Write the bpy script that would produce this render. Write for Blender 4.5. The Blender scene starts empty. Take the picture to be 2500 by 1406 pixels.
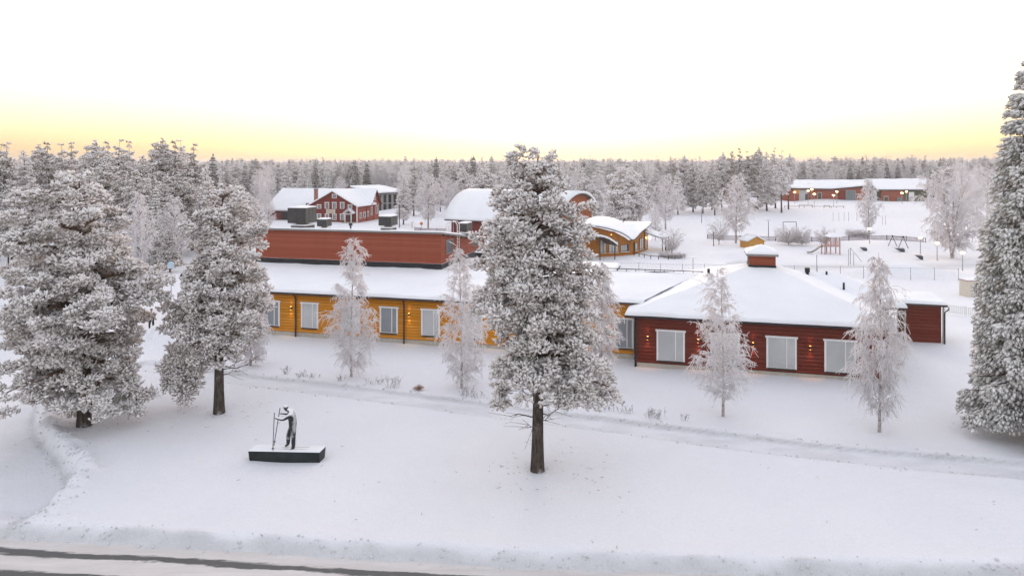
import bpy, bmesh, math, random
import numpy as np
from mathutils import Vector, Matrix

R = math.radians
SC = bpy.context.scene
COL = SC.collection

# ------------------------------------------------------------------ camera
# level camera 12 m up (a drone), lens shifted down so that verticals stay vertical
F, H, CX, HY = 1750.0, 12.0, 1250.0, 400.0
cam_d = bpy.data.cameras.new('camera')
cam = bpy.data.objects.new('camera', cam_d)
COL.objects.link(cam)
cam.location = (0, 0, H)
cam.rotation_euler = (R(90), 0, 0)
cam_d.sensor_width = 36.0
cam_d.lens = 36.0 * F / 2500.0
cam_d.shift_y = -(703.0 - HY) / 2500.0
cam_d.clip_start = 0.5
cam_d.clip_end = 9000
SC.camera = cam

# ------------------------------------------------------------------ sky, sun, exposure
SUN_EL, SUN_AZ = 3.8, 4.0          # degrees above the horizon, degrees right of straight ahead
world = bpy.data.worlds.new('World')
SC.world = world
world.use_nodes = True
wn = world.node_tree.nodes
wl = world.node_tree.links
wn.clear()
sky = wn.new('ShaderNodeTexSky')
sky.sky_type = 'NISHITA'
sky.sun_disc = False
sky.sun_elevation = R(SUN_EL)
sky.sun_rotation = R(SUN_AZ)
sky.altitude = 100
sky.air_density = 1.0
sky.dust_density = 5.9
sky.ozone_density = 1.0
bg = wn.new('ShaderNodeBackground')
bg.inputs['Strength'].default_value = 0.15
wo = wn.new('ShaderNodeOutputWorld')
tint = wn.new('ShaderNodeMix')                    # the camera's white balance, even over the whole sky
tint.data_type = 'RGBA'; tint.blend_type = 'MULTIPLY'
tint.inputs[0].default_value = 1.0
tint.inputs[7].default_value = (1.07, 0.99, 1.0, 1)
hsv = wn.new('ShaderNodeHueSaturation')
hsv.inputs['Saturation'].default_value = 1.13      # film-like colour of the whole sky
gam = wn.new('ShaderNodeGamma')                   # the soft highlight roll-off of the exposure
gam.inputs['Gamma'].default_value = 0.28
wl.new(sky.outputs['Color'], gam.inputs['Color'])
wl.new(gam.outputs['Color'], hsv.inputs['Color'])
wl.new(hsv.outputs['Color'], tint.inputs[6])
wl.new(tint.outputs[2], bg.inputs['Color'])
wl.new(bg.outputs['Background'], wo.inputs['Surface'])

sun_d = bpy.data.lights.new('sun', 'SUN')
sun_d.energy = 0.42
sun_d.angle = R(24)
sun_d.color = (1.0, 0.80, 0.64)
sun = bpy.data.objects.new('sun', sun_d)
COL.objects.link(sun)
sdir = Vector((math.sin(R(SUN_AZ)) * math.cos(R(SUN_EL)), math.cos(R(SUN_AZ)) * math.cos(R(SUN_EL)), math.sin(R(SUN_EL))))
sun.rotation_euler = sdir.to_track_quat('Z', 'Y').to_euler()

vs = SC.view_settings
vs.view_transform = 'Standard'
vs.look = 'None'
vs.gamma = 1.0
vs.use_curve_mapping = False
vs.exposure = 3.04
SC.cycles.max_bounces = 10
SC.cycles.diffuse_bounces = 8
SC.cycles.transparent_max_bounces = 4
SC.cycles.sample_clamp_indirect = 6.0

# ------------------------------------------------------------------ measuring helpers (photo pixels -> metres on site)
def gp(px, py, z=0.0):
    Y = F * (H - z) / (py - HY)
    return Vector(((px - CX) * Y / F, Y, z))
def xat(px, Y): return (px - CX) * Y / F
def zat(py, Y): return H - (py - HY) * Y / F
def on_line(px, p, d):
    """point of the plan line p + t d that is seen in photo column px"""
    r = (px - CX) / F
    t = (r * p[1] - p[0]) / (d[0] - r * d[1])
    return Vector((p[0] + t * d[0], p[1] + t * d[1], 0)), t

# ------------------------------------------------------------------ scene helpers
def thing(name, label, cat, loc=(0, 0, 0), group=None):
    o = bpy.data.objects.new(name, None)
    COL.objects.link(o)
    o.location = loc
    o.empty_display_size = 0.2
    o['label'] = label
    o['category'] = cat
    if group: o['group'] = group
    return o
def tag(o, label, cat, group=None):
    o['label'] = label; o['category'] = cat
    if group: o['group'] = group
    return o
def link(name, me, mat=None, parent=None, loc=(0, 0, 0)):
    o = bpy.data.objects.new(name, me)
    COL.objects.link(o)
    if mat is not None and len(me.materials) == 0: me.materials.append(mat)
    o.location = loc
    if parent is not None: o.parent = parent
    return o
def world_loc(p):
    v = Vector(p.location)
    while p.parent is not None:
        p = p.parent; v = v + Vector(p.location)
    return v
def copy_tree(o, parent=None, loc=None, scale=None, rz=None, label=None):
    c = o.copy(); COL.objects.link(c); c.parent = parent
    if loc is not None: c.location = loc
    if scale is not None: c.scale = scale
    if rz is not None: c.rotation_euler = (0, 0, rz)
    if label: c['label'] = label
    for ch in list(o.children): copy_tree(ch, c)
    return c

class MB:
    """collects boxes, prisms, tubes ... in world coordinates"""
    def __init__(s): s.v = []; s.f = []
    def add(s, vs_, fs_):
        b = len(s.v)
        s.v += [tuple(p) for p in vs_]
        s.f += [tuple(i + b for i in f) for f in fs_]
    def box(s, a, b):
        x0, y0, z0 = a; x1, y1, z1 = b
        s.add([(x0,y0,z0),(x1,y0,z0),(x1,y1,z0),(x0,y1,z0),(x0,y0,z1),(x1,y0,z1),(x1,y1,z1),(x0,y1,z1)],
              [(0,3,2,1),(4,5,6,7),(0,1,5,4),(1,2,6,5),(2,3,7,6),(3,0,4,7)])
    def obox(s, o, u, v, s0, s1, t0, t1, z0, z1):
        """box in plan axes u (along), v (back) from origin o"""
        P = lambda a, b, z: (o[0]+u[0]*a+v[0]*b, o[1]+u[1]*a+v[1]*b, z)
        s.add([P(s0,t0,z0),P(s1,t0,z0),P(s1,t1,z0),P(s0,t1,z0),P(s0,t0,z1),P(s1,t0,z1),P(s1,t1,z1),P(s0,t1,z1)],
              [(0,3,2,1),(4,5,6,7),(0,1,5,4),(1,2,6,5),(2,3,7,6),(3,0,4,7)])
    def prism(s, poly, d):
        """closed polygon of 3-D points extruded by vector d"""
        n = len(poly); d = Vector(d)
        a = [Vector(p) for p in poly]
        s.add(a + [p + d for p in a], [tuple(range(n))[::-1], tuple(range(n, 2*n))] + [(i, (i+1) % n, n+(i+1) % n, n+i) for i in range(n)])
    def tube(s, pts, rad, n=6, cap=True):
        pts = [Vector(p) for p in pts]
        if not hasattr(rad, '__len__'): rad = [rad] * len(pts)
        base = len(s.v); k = len(pts)
        for i, p in enumerate(pts):
            d = (pts[min(i+1, k-1)] - pts[max(i-1, 0)]).normalized()
            a = Vector((0, 0, 1)) if abs(d.z) < 0.9 else Vector((1, 0, 0))
            e1 = d.cross(a).normalized(); e2 = d.cross(e1)
            for j in range(n):
                t = 2*math.pi*j/n
                s.v.append(tuple(p + (e1*math.cos(t) + e2*math.sin(t)) * rad[i]))
        for i in range(k-1):
            for j in range(n):
                s.f.append((base+i*n+j, base+i*n+(j+1) % n, base+(i+1)*n+(j+1) % n, base+(i+1)*n+j))
        if cap:
            s.f.append(tuple(base+j for j in range(n))[::-1])
            s.f.append(tuple(base+(k-1)*n+j for j in range(n)))
    def ball(s, c, r, sc=(1, 1, 1), nu=10, nv=6):
        c = Vector(c); vs_ = []; fs_ = []
        for i in range(nv+1):
            th = math.pi*i/nv
            for j in range(nu):
                ph = 2*math.pi*j/nu
                vs_.append((c.x+r*sc[0]*math.sin(th)*math.cos(ph), c.y+r*sc[1]*math.sin(th)*math.sin(ph), c.z+r*sc[2]*math.cos(th)))
        for i in range(nv):
            for j in range(nu):
                fs_.append((i*nu+j, (i+1)*nu+j, (i+1)*nu+(j+1) % nu, i*nu+(j+1) % nu))
        s.add(vs_, fs_)
    def mesh(s, name, off=(0, 0, 0), smooth=False):
        me = bpy.data.meshes.new(name)
        o = Vector(off)
        me.from_pydata([(x-o.x, y-o.y, z-o.z) for x, y, z in s.v], [], s.f)
        me.validate()
        bm = bmesh.new(); bm.from_mesh(me)
        bmesh.ops.recalc_face_normals(bm, faces=bm.faces[:])
        bm.to_mesh(me); bm.free()
        if smooth: me.polygons.foreach_set('use_smooth', [True]*len(me.polygons))
        return me
    def build(s, name, mat, parent=None, smooth=False):
        off = world_loc(parent) if parent is not None else (0, 0, 0)
        return link(name, s.mesh(name, off, smooth), mat, parent)
def top_mesh(name, mb, mat, loc, label, cat, group=None, smooth=False):
    o = link(name, mb.mesh(name, loc, smooth), mat, None, loc)
    return tag(o, label, cat, group)

def arr_mesh(name, V, T, rnd=None, smooth=False):
    """fast triangle mesh from numpy arrays; rnd = one value per vertex"""
    me = bpy.data.meshes.new(name)
    V = np.ascontiguousarray(V, dtype=np.float32); T = np.ascontiguousarray(T, dtype=np.int32)
    me.vertices.add(len(V)); me.vertices.foreach_set('co', V.ravel())
    me.loops.add(T.size); me.loops.foreach_set('vertex_index', T.ravel())
    k = T.shape[1]
    me.polygons.add(len(T)); me.polygons.foreach_set('loop_start', np.arange(0, T.size, k, dtype=np.int32))
    try: me.polygons.foreach_set('loop_total', np.full(len(T), k, dtype=np.int32))
    except Exception: pass
    if smooth: me.polygons.foreach_set('use_smooth', np.ones(len(T), dtype=bool))
    me.update(calc_edges=True)
    if rnd is not None:
        a = me.attributes.new('rnd', 'FLOAT', 'POINT')
        a.data.foreach_set('value', np.ascontiguousarray(rnd, dtype=np.float32))
    return me

# ------------------------------------------------------------------ materials
def mat_new(name):
    m = bpy.data.materials.new(name)
    m.use_nodes = True
    nt = m.node_tree
    return m, nt, nt.nodes['Principled BSDF'], nt.nodes, nt.links
def noise_of(nt, scale, detail=3, rough=0.55, coord='Object', stretch=None):
    tc = nt.nodes.new('ShaderNodeTexCoord')
    n = nt.nodes.new('ShaderNodeTexNoise')
    n.inputs['Scale'].default_value = scale
    n.inputs['Detail'].default_value = detail
    n.inputs['Roughness'].default_value = rough
    if stretch:
        mp = nt.nodes.new('ShaderNodeMapping')
        mp.inputs['Scale'].default_value = stretch
        nt.links.new(tc.outputs[coord], mp.inputs['Vector']); nt.links.new(mp.outputs['Vector'], n.inputs['Vector'])
    else:
        nt.links.new(tc.outputs[coord], n.inputs['Vector'])
    return n.outputs['Fac']
def ramp(nt, fac, stops):
    r = nt.nodes.new('ShaderNodeValToRGB')
    e = r.color_ramp.elements
    while len(e) < len(stops): e.new(0.5)
    for i, (p, c) in enumerate(stops):
        e[i].position = p
        e[i].color = (*c, 1) if len(c) == 3 else c
    nt.links.new(fac, r.inputs['Fac'])
    return r.outputs['Color']
def mix(nt, fac, a, b):
    m = nt.nodes.new('ShaderNodeMix'); m.data_type = 'RGBA'
    for key, val in (('Factor', fac), ('A', a), ('B', b)):
        idx = {'Factor': 0, 'A': 6, 'B': 7}[key]
        if hasattr(val, 'is_linked') or hasattr(val, 'links'): nt.links.new(val, m.inputs[idx])
        elif isinstance(val, (int, float)): m.inputs[idx].default_value = val
        else: m.inputs[idx].default_value = (*val, 1)
    return m.outputs[2]
def maths(nt, op, a, b=None, c=None, clamp=False):
    m = nt.nodes.new('ShaderNodeMath'); m.operation = op; m.use_clamp = clamp
    for i, val in enumerate((a, b, c)):
        if val is None: continue
        if isinstance(val, (int, float)): m.inputs[i].default_value = val
        else: nt.links.new(val, m.inputs[i])
    return m.outputs[0]
def bump(nt, bs, height, strength=0.3, dist=0.02):
    b = nt.nodes.new('ShaderNodeBump')
    b.inputs['Strength'].default_value = strength
    b.inputs['Distance'].default_value = dist
    nt.links.new(height, b.inputs['Height'])
    nt.links.new(b.outputs['Normal'], bs.inputs['Normal'])
def plain(name, col, rough=0.7, var=0.12, scale=6.0, metal=0.0, stretch=None, spec=0.3, frost=0.0, b=0.0, each=0.0):
    """painted or bare surface with grain; frost = share of hoar lying on upward faces and in patches"""
    m, nt, bs, N, L = mat_new(name)
    f = noise_of(nt, scale, 4, 0.6, 'Object', stretch)
    lo = tuple(c*(1-var) for c in col); hi = tuple(min(1, c*(1+var)) for c in col)
    c = ramp(nt, f, [(0.3, lo), (0.7, hi)])
    if each > 0:                                   # every board weathers a little differently
        oi = N.new('ShaderNodeObjectInfo'); hs = N.new('ShaderNodeHueSaturation')
        L.new(maths(nt, 'MULTIPLY_ADD', oi.outputs['Random'], each, 1-each/2), hs.inputs['Value'])
        L.new(maths(nt, 'MULTIPLY_ADD', oi.outputs['Random'], -each*0.35, 1+each*0.25), hs.inputs['Saturation'])
        L.new(c, hs.inputs['Color']); c = hs.outputs['Color']
    if frost > 0:
        g = N.new('ShaderNodeNewGeometry'); sp = N.new('ShaderNodeSeparateXYZ')
        L.new(g.outputs['Normal'], sp.inputs['Vector'])
        n2 = noise_of(nt, 3.0, 5, 0.65)
        k = maths(nt, 'ADD', maths(nt, 'MULTIPLY', sp.outputs['Z'], 0.9), maths(nt, 'MULTIPLY_ADD', n2, 1.6, -0.8 - (0.5 - frost)))
        k = maths(nt, 'MULTIPLY', k, 2.2, clamp=True)
        c = mix(nt, k, c, (0.80, 0.80, 0.82))
    L.new(c, bs.inputs['Base Color'])
    bs.inputs['Roughness'].default_value = rough
    bs.inputs['Metallic'].default_value = metal
    bs.inputs['Specular IOR Level'].default_value = spec
    if b: bump(nt, bs, f, b, 0.02)
    return m
def emit(name, col, strength):
    m, nt, bs, N, L = mat_new(name)
    bs.inputs['Base Color'].default_value = (*col, 1)
    bs.inputs['Emission Color'].default_value = (*col, 1)
    bs.inputs['Emission Strength'].default_value = strength
    return m

def snow_mat(name, col=(0.80, 0.81, 0.85), fine=14.0, bs_=0.25, dist=0.03):
    m, nt, bs, N, L = mat_new(name)
    a = noise_of(nt, 0.35, 4, 0.6)
    b_ = noise_of(nt, fine, 5, 0.7)
    c = ramp(nt, a, [(0.3, tuple(x*0.965 for x in col)), (0.7, tuple(min(1, x*1.03) for x in col))])
    L.new(c, bs.inputs['Base Color'])
    bs.inputs['Roughness'].default_value = 0.85
    bs.inputs['Specular IOR Level'].default_value = 0.15
    bump(nt, bs, b_, bs_, dist)
    return m
M = {}
M['snow'] = snow_mat('snow')
M['roof_snow'] = snow_mat('roof_snow', (0.82, 0.83, 0.86), 9.0, 0.15)
# ------------------------------------------------------------------ the ground
RNG = np.random.default_rng(7)
def vnoise(x, y, seed=0):
    """smooth value noise, numpy"""
    xi = np.floor(x).astype(np.int64); yi = np.floor(y).astype(np.int64)
    fx = x - xi; fy = y - yi
    fx = fx*fx*(3-2*fx); fy = fy*fy*(3-2*fy)
    def h(a, b):
        n = (a*374761393 + b*668265263 + seed*974711) & 0x7fffffff
        n = ((n ^ (n >> 13)) * 1274126177) & 0x7fffffff
        return ((n ^ (n >> 16)) & 0xffff) / 65535.0
    return (h(xi, yi)*(1-fx) + h(xi+1, yi)*fx)*(1-fy) + (h(xi, yi+1)*(1-fx) + h(xi+1, yi+1)*fx)*fy
def fbm(x, y, seed=0, oct=4):
    s = 0; a = 0.5
    for i in range(oct):
        s = s + a*(vnoise(x*2**i, y*2**i, seed+i*17) - 0.5); a *= 0.5
    return s
def poly_dist(x, y, pts):
    """distance to a polyline and signed side (positive = right of travel direction)"""
    best = np.full(x.shape, 1e9); side = np.zeros(x.shape)
    for (ax, ay), (bx, by) in zip(pts[:-1], pts[1:]):
        dx, dy = bx-ax, by-ay
        t = np.clip(((x-ax)*dx + (y-ay)*dy)/(dx*dx+dy*dy), 0, 1)
        qx, qy = ax+t*dx, ay+t*dy
        d = np.hypot(x-qx, y-qy)
        cr = (x-ax)*dy - (y-ay)*dx
        m = d < best
        best = np.where(m, d, best); side = np.where(m, np.sign(cr), side)
    return best, side
def smooth_pts(pts, n=6):
    out = []
    P = [pts[0]] + list(pts) + [pts[-1]]
    for i in range(1, len(P)-2):
        p0, p1, p2, p3 = [np.array(q, float) for q in P[i-1:i+3]]
        for k in range(n):
            t = k/n
            out.append(tuple(0.5*((2*p1)+(-p0+p2)*t+(2*p0-5*p1+4*p2-p3)*t*t+(-p0+3*p1-3*p2+p3)*t**3)))
    out.append(tuple(pts[-1]))
    return out
ROAD_Z = -0.26
ROAD_EDGE = [(-400, 33.0), (-60, 27.0), (-17, 23.4), (-8, 22.5), (0, 21.65), (8, 21.2), (16, 20.9), (60, 20.5), (400, 20.5)]
PATH = smooth_pts([gp(px, py)[:2] for px, py in [(350, 893), (540, 918), (900, 962), (1250, 1006), (1700, 1066), (2100, 1114), (2500, 1152), (2900, 1190)]])
PATH = PATH
DRIVE = smooth_pts([gp(px, py, -0.1)[:2] for px, py in [(-60, 1330), (40, 1292), (120, 1220), (168, 1160), (135, 1100), (85, 1045), (90, 985), (140, 925), (235, 880), (345, 845), (400, 812), (430, 770)]])
def road_edge(x): return np.interp(x, [p[0] for p in ROAD_EDGE], [p[1] for p in ROAD_EDGE])
def sstep(a, b, x):
    t = np.clip((x-a)/(b-a), 0, 1); return t*t*(3-2*t)
def ground_h(x, y):
    x = np.asarray(x, float); y = np.asarray(y, float)
    fade = 1 - sstep(90, 160, y)
    h = 0.30*fbm(x/9, y/9, 3, 3) + 0.10*fbm(x/2.2, y/2.2, 5, 2)*fade
    # the school stands on a low terrace behind the field
    h = h + 0.8*sstep(158, 169, y)*sstep(38, 60, x)*(1-sstep(280, 420, y))
    # left yard: ploughed lower, with a lumpy edge
    d, s = poly_dist(x, y, DRIVE)
    inside = s < 0
    near = (y < 54)
    sd = np.where(inside, -d, d)
    lump = fbm(x*1.6, y*1.6, 11, 4)
    drop = -0.50*(1-sstep(-0.05, 0.32, sd + 0.28*lump))
    h = h + np.where(near | (sd < 0), drop, 0)*(1-sstep(60, 75, y))*(x < -8)
    h = h + np.where(near, np.exp(-((sd-0.6)/0.4)**2)*(0.2+0.75*lump), 0)*(x < -8)
    # ski track / footpath in front of the building
    d, s = poly_dist(x, y, PATH)
    sd = d*s
    w = 0.85
    fl = (1-sstep(w*0.68, w*1.1, d))
    h = h*(1-0.6*fl) - 0.13*fl + 0.03*np.exp(-((d)/0.3)**2)
    h = h + 0.05*np.exp(-((sd+w*1.4)/0.4)**2) * (1+0.9*fbm(x*0.9, y*0.9, 21, 3)) + 0.03*np.exp(-((sd-w*1.25)/0.35)**2)
    # snow bank beside the road
    e = y - road_edge(x)
    lump = fbm(x*1.3, y*1.9, 31, 5)
    bank = 0.09*np.exp(-((e-0.8)/0.6)**2) * (0.9+0.8*fbm(x/5, y/5, 41, 2))
    slope = sstep(0.0, 0.5, e + 0.25*lump)
    rough = 0.26*lump*sstep(-0.1, 0.2, e)*(1-sstep(0.4, 0.9, e))
    h = np.where(e < 2.5, h*sstep(0.2, 2.5, e), h)
    h = h + bank + rough
    h = ROAD_Z*(1-slope) + h*slope
    h = np.where(e < 0, ROAD_Z - 0.06*sstep(0, 0.4, -e), h)
    # statue hollow and pine wells
    for (qx, qy, r, dp) in WELLS:
        h = h - dp*np.exp(-(((x-qx)**2+(y-qy)**2)/(r*r)))
    for (qx, qy, rx, ry, hh) in MOUNDS:
        h = h + hh*np.exp(-(((x-qx)/rx)**2 + ((y-qy)/ry)**2))
    return h
WELLS = []
for px, py, r, dp in [(1312, 1140, 0.6, 0.16), (535, 1000, 0.7, 0.14), (205, 1030, 0.9, 0.15), (700, 1120, 2.0, 0.14), (2147, 1052, 0.4, 0.08), (1765, 1015, 0.4, 0.08)]:
    q = gp(px, py); WELLS.append((q.x, q.y, r, dp))
MOUNDS = []
for px, py, rx, ry, hh in [(2200, 668, 4.2, 2.2, 1.25), (1790, 625, 2.2, 1.5, 0.8), (1815, 650, 2.6, 1.6, 0.8), (2150, 600, 7, 4, 0.9), (2035, 497, 8, 4, 1.3),
                           (20, 830, 5.0, 2.2, 0.9), (40, 800, 6, 3, 1.0), (395, 835, 2.2, 1.4, 0.9), (980, 520, 6, 4, 1.2)]:
    q = gp(px, py); MOUNDS.append((q.x, q.y, rx, ry, hh))
def gz(x, y): return float(ground_h(np.array([x]), np.array([y]))[0])
def axis(dense_lo, dense_hi, step, far, grow=1.16, zones=None):
    a = list(np.arange(dense_lo, dense_hi, step)); s = step
    while a[-1] < far: s *= grow; a.append(a[-1]+s)
    return a
xp = axis(0, 27, 0.2, 3500); xs = np.array(sorted(set([-v for v in xp[1:]] + xp)))
ys = list(np.arange(14, 20.5, 0.5)) + list(np.arange(20.5, 27, 0.11)) + list(np.arange(27, 42, 0.13)) + list(np.arange(42, 46, 0.25)) + list(np.arange(46, 80, 0.6))
ys = [-60, -20, 0, 8] + ys
s_ = 0.8
while ys[-1] < 7000: ys.append(ys[-1]+s_); s_ *= 1.07
ys = np.array(ys)
gx, gy = np.meshgrid(xs, ys)
gzv = ground_h(gx, gy)
nx, ny = len(xs), len(ys)
V = np.stack([gx.ravel(), gy.ravel(), gzv.ravel()], 1)
idx = np.arange(nx*ny).reshape(ny, nx)
Q = np.stack([idx[:-1, :-1].ravel(), idx[:-1, 1:].ravel(), idx[1:, 1:].ravel(), idx[1:, :-1].ravel()], 1)
def packed_and_shade_of(x, y):
    """where snow is trodden or ploughed: path, yard, foot of the road bank; plus shade painted along path and yard edges"""
    d, s = poly_dist(x, y, PATH)
    k = (1-sstep(0.7, 0.95, d))*(0.14+0.6*fbm(x*0.8, y*2.5, 51, 3)) + 0.85*np.exp(-((d-0.80)/0.10)**2)*(0.75+0.7*fbm(x*0.3, y*0.3, 59, 2))  # second term paints the bank shadow as dark lines along the path edges
    d2, s2 = poly_dist(x, y, DRIVE)
    sd2 = np.where(s2 < 0, -d2, d2)
    k = np.maximum(k, np.where((x < -8) & (y < 62), 0.20*(1-sstep(-0.6, 0.3, sd2))*(0.8+1.0*fbm(x*0.5, y*0.5, 53, 3)) + 0.8*np.exp(-((sd2+0.08)/0.16)**2)*(0.8+1.2*fbm(x*1.2, y*1.2, 55, 3)), 0))  # last term paints the shaded groove along the yard edge
    e = y-road_edge(x)
    k = np.maximum(k, (1-sstep(0.2, 0.6, e+0.5*fbm(x*0.9, y*0.9, 57, 4)))*0.5)
    k = np.maximum(k, 0.5*np.exp(-((y-(82+0.04*x))/2.2)**2)*(x > 25))
    return np.clip(k, 0, 1)
me_g = arr_mesh('ground', V, Q, smooth=True)
at_ = me_g.attributes.new('packed', 'FLOAT', 'POINT'); at_.data.foreach_set('value', packed_and_shade_of(gx, gy).ravel().astype(np.float32))  # 'packed' holds trodden snow and the painted edge shade
def ground_mat():
    m, nt, bs, N, L = mat_new('ground_snow')
    a = noise_of(nt, 0.22, 5, 0.6); b_ = noise_of(nt, 9.0, 6, 0.75); c_ = noise_of(nt, 1.1, 5, 0.65, 'Object', (0.6, 1.4, 1))
    base = ramp(nt, a, [(0.3, (0.785, 0.79, 0.825)), (0.7, (0.84, 0.842, 0.868))])
    g_ = noise_of(nt, 16.0, 3, 0.8)
    base = mix(nt, maths(nt, 'MULTIPLY_ADD', g_, 3.2, -1.3, clamp=True), mix(nt, 0.5, base, (0.66, 0.67, 0.72)), base)
    at = N.new('ShaderNodeAttribute'); at.attribute_name = 'packed'
    dirty_shaded = ramp(nt, c_, [(0.3, (0.46, 0.455, 0.47)), (0.7, (0.66, 0.655, 0.67))])
    L.new(mix(nt, at.outputs['Fac'], base, dirty_shaded), bs.inputs['Base Color'])
    bs.inputs['Roughness'].default_value = 0.85; bs.inputs['Specular IOR Level'].default_value = 0.15
    f_ = noise_of(nt, 4.5, 6, 0.7)
    h = maths(nt, 'ADD', maths(nt, 'MULTIPLY', b_, 0.35), c_)
    h = maths(nt, 'ADD', h, maths(nt, 'MULTIPLY', f_, maths(nt, 'MULTIPLY_ADD', at.outputs['Fac'], 3.5, 0.3)))
    bump(nt, bs, h, 0.7, 0.09)
    return m
ground = link('ground', me_g, ground_mat())
ground['kind'] = 'structure'
ground['label'] = 'snow-covered ground with a trodden path and ploughed edges'

# the road: packed snow worn through to asphalt in wheel tracks
def road_mat():
    m, nt, bs, N, L = mat_new('winter_road')
    tc = N.new('ShaderNodeTexCoord'); sp = N.new('ShaderNodeSeparateXYZ')
    L.new(tc.outputs['UV'], sp.inputs['Vector'])
    n1 = noise_of(nt, 1.0, 8, 0.72, 'Object', (0.4, 2.4, 1))
    n2 = noise_of(nt, 1.0, 4, 0.6, 'Object', (0.12, 0.5, 1))
    v = sp.outputs['Y']                      # metres from the snow bank towards the camera
    v2 = maths(nt, 'ADD', v, maths(nt, 'MULTIPLY_ADD', n1, 0.75, -0.375))
    def track(c, w):
        d = maths(nt, 'ABSOLUTE', maths(nt, 'SUBTRACT', v2, c))
        return maths(nt, 'MULTIPLY', maths(nt, 'SUBTRACT', w, d), 14.0, clamp=True)
    t = maths(nt, 'MAXIMUM', maths(nt, 'MULTIPLY', track(0.62, 0.20), maths(nt, 'MULTIPLY_ADD', n2, 10, -2.2, clamp=True)), maths(nt, 'MULTIPLY', track(1.75, 0.24), maths(nt, 'MULTIPLY_ADD', n2, 9, -2.8, clamp=True)))
    t = maths(nt, 'MAXIMUM', t, maths(nt, 'MAXIMUM', track(4.4, 0.45), track(6.2, 0.45)))
    ice = ramp(nt, n1, [(0.25, (0.50, 0.465, 0.445)), (0.55, (0.62, 0.585, 0.57)), (0.8, (0.72, 0.69, 0.68))])
    n3 = noise_of(nt, 40.0, 4, 0.7)
    asp = ramp(nt, n3, [(0.3, (0.085, 0.083, 0.083)), (0.7, (0.14, 0.138, 0.138))])
    L.new(mix(nt, t, ice, asp), bs.inputs['Base Color'])
    bs.inputs['Roughness'].default_value = 0.75
    bs.inputs['Specular IOR Level'].default_value = 0.25
    bump(nt, bs, n1, 0.25, 0.03)
    return m
rx = np.concatenate([np.linspace(-400, -60, 20), np.arange(-59, 60, 1.0), np.linspace(60, 400, 20)])
rv = np.array([-0.6, 0.0, 0.5, 1.0, 2.0, 3.0, 5.0, 8.0, 9.5])
me = bpy.data.meshes.new('road')
vv = []; ff = []; uvs = []
for i, x in enumerate(rx):
    for j, q in enumerate(rv):
        vv.append((x, float(road_edge(x)) - q, ROAD_Z + 0.015 - 0.02*min(q, 0))); uvs.append((x, q))
for i in range(len(rx)-1):
    for j in range(len(rv)-1):
        a = i*len(rv)+j; ff.append((a, a+1, a+1+len(rv), a+len(rv)))
me.from_pydata(vv, [], ff)
uvl = me.uv_layers.new(name='UVMap')
for lp in me.loops: uvl.data[lp.index].uv = uvs[lp.vertex_index]
for p in me.polygons: p.use_smooth = True
bm = bmesh.new(); bm.from_mesh(me); bmesh.ops.recalc_face_normals(bm, faces=bm.faces[:]); bm.to_mesh(me); bm.free()
if me.polygons[0].normal.z < 0: me.flip_normals()
road = link('road', me, road_mat())
road['kind'] = 'structure'
road['label'] = 'road of packed snow with dark asphalt wheel tracks'

# ploughed crumbs of snow along the road bank, the yard edge and the path
def clods():
    rg = np.random.default_rng(91)
    n1 = 900; x = rg.uniform(-30, 30, n1); e = rg.beta(1.6, 2.6, n1)*0.9 - 0.1; y = road_edge(x)+e
    dr = np.array(DRIVE); i = rg.integers(0, len(dr)-1, 900); t = rg.uniform(0, 1, (900, 1))
    q = dr[i]*(1-t)+dr[i+1]*t; d = dr[i+1]-dr[i]; nn = np.stack([d[:, 1], -d[:, 0]], 1); nn /= np.linalg.norm(nn, axis=1, keepdims=True)
    q = q + nn*(rg.normal(size=(900, 1))*0.4+0.35)
    pa = np.array(PATH); i = rg.integers(0, len(pa)-1, 700); t = rg.uniform(0, 1, (700, 1))
    w_ = pa[i]*(1-t)+pa[i+1]*t; d = pa[i+1]-pa[i]; nn = np.stack([d[:, 1], -d[:, 0]], 1); nn /= np.linalg.norm(nn, axis=1, keepdims=True)
    w_ = w_ + nn*np.where(rg.uniform(0, 1, (700, 1)) < 0.5, -1, 1)*(0.9+rg.normal(size=(700, 1))*0.14)
    X = np.concatenate([x, q[:, 0], w_[:, 0]]); Y = np.concatenate([y, q[:, 1], w_[:, 1]])
    k = (Y < 48); X, Y = X[k], Y[k]
    S = 0.012 + 0.06*rg.uniform(0, 1, len(X))**3.0
    Z = ground_h(X, Y) + S*0.25
    return np.stack([X, Y, Z], 1), S, rg
# ------------------------------------------------------------------ building materials
M['yellow'] = plain('yellow_paint', (0.575, 0.230, 0.017), 0.65, 0.10, 3.0, stretch=(0.5, 0.5, 6), b=0.1, each=0.18)
M['falu'] = plain('falu_red_paint', (0.150, 0.026, 0.015), 0.7, 0.14, 3.0, stretch=(0.5, 0.5, 6), b=0.1, each=0.18)
M['brickred'] = plain('brick_red_paint', (0.31, 0.078, 0.045), 0.7, 0.10, 3.0, stretch=(0.5, 0.5, 6), b=0.1, each=0.18)
M['white'] = plain('white_paint', (0.76, 0.75, 0.74), 0.55, 0.04, 5.0)
M['cream'] = plain('cream_paint', (0.62, 0.56, 0.47), 0.6, 0.06, 4.0)
M['plinth'] = plain('concrete_plinth', (0.44, 0.40, 0.35), 0.85, 0.15, 5.0, b=0.2)
M['black'] = plain('black_metal', (0.018, 0.019, 0.024), 0.5, 0.2, 4.0)
M['dark'] = plain('dark_grey_metal', (0.045, 0.045, 0.047), 0.6, 0.15, 3.0)
M['darkside'] = plain('grey_metal_panel', (0.085, 0.083, 0.078), 0.55, 0.12, 3.0)
M['zinc'] = plain('zinc_metal', (0.25, 0.24, 0.24), 0.45, 0.12, 4.0, metal=0.3)
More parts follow.
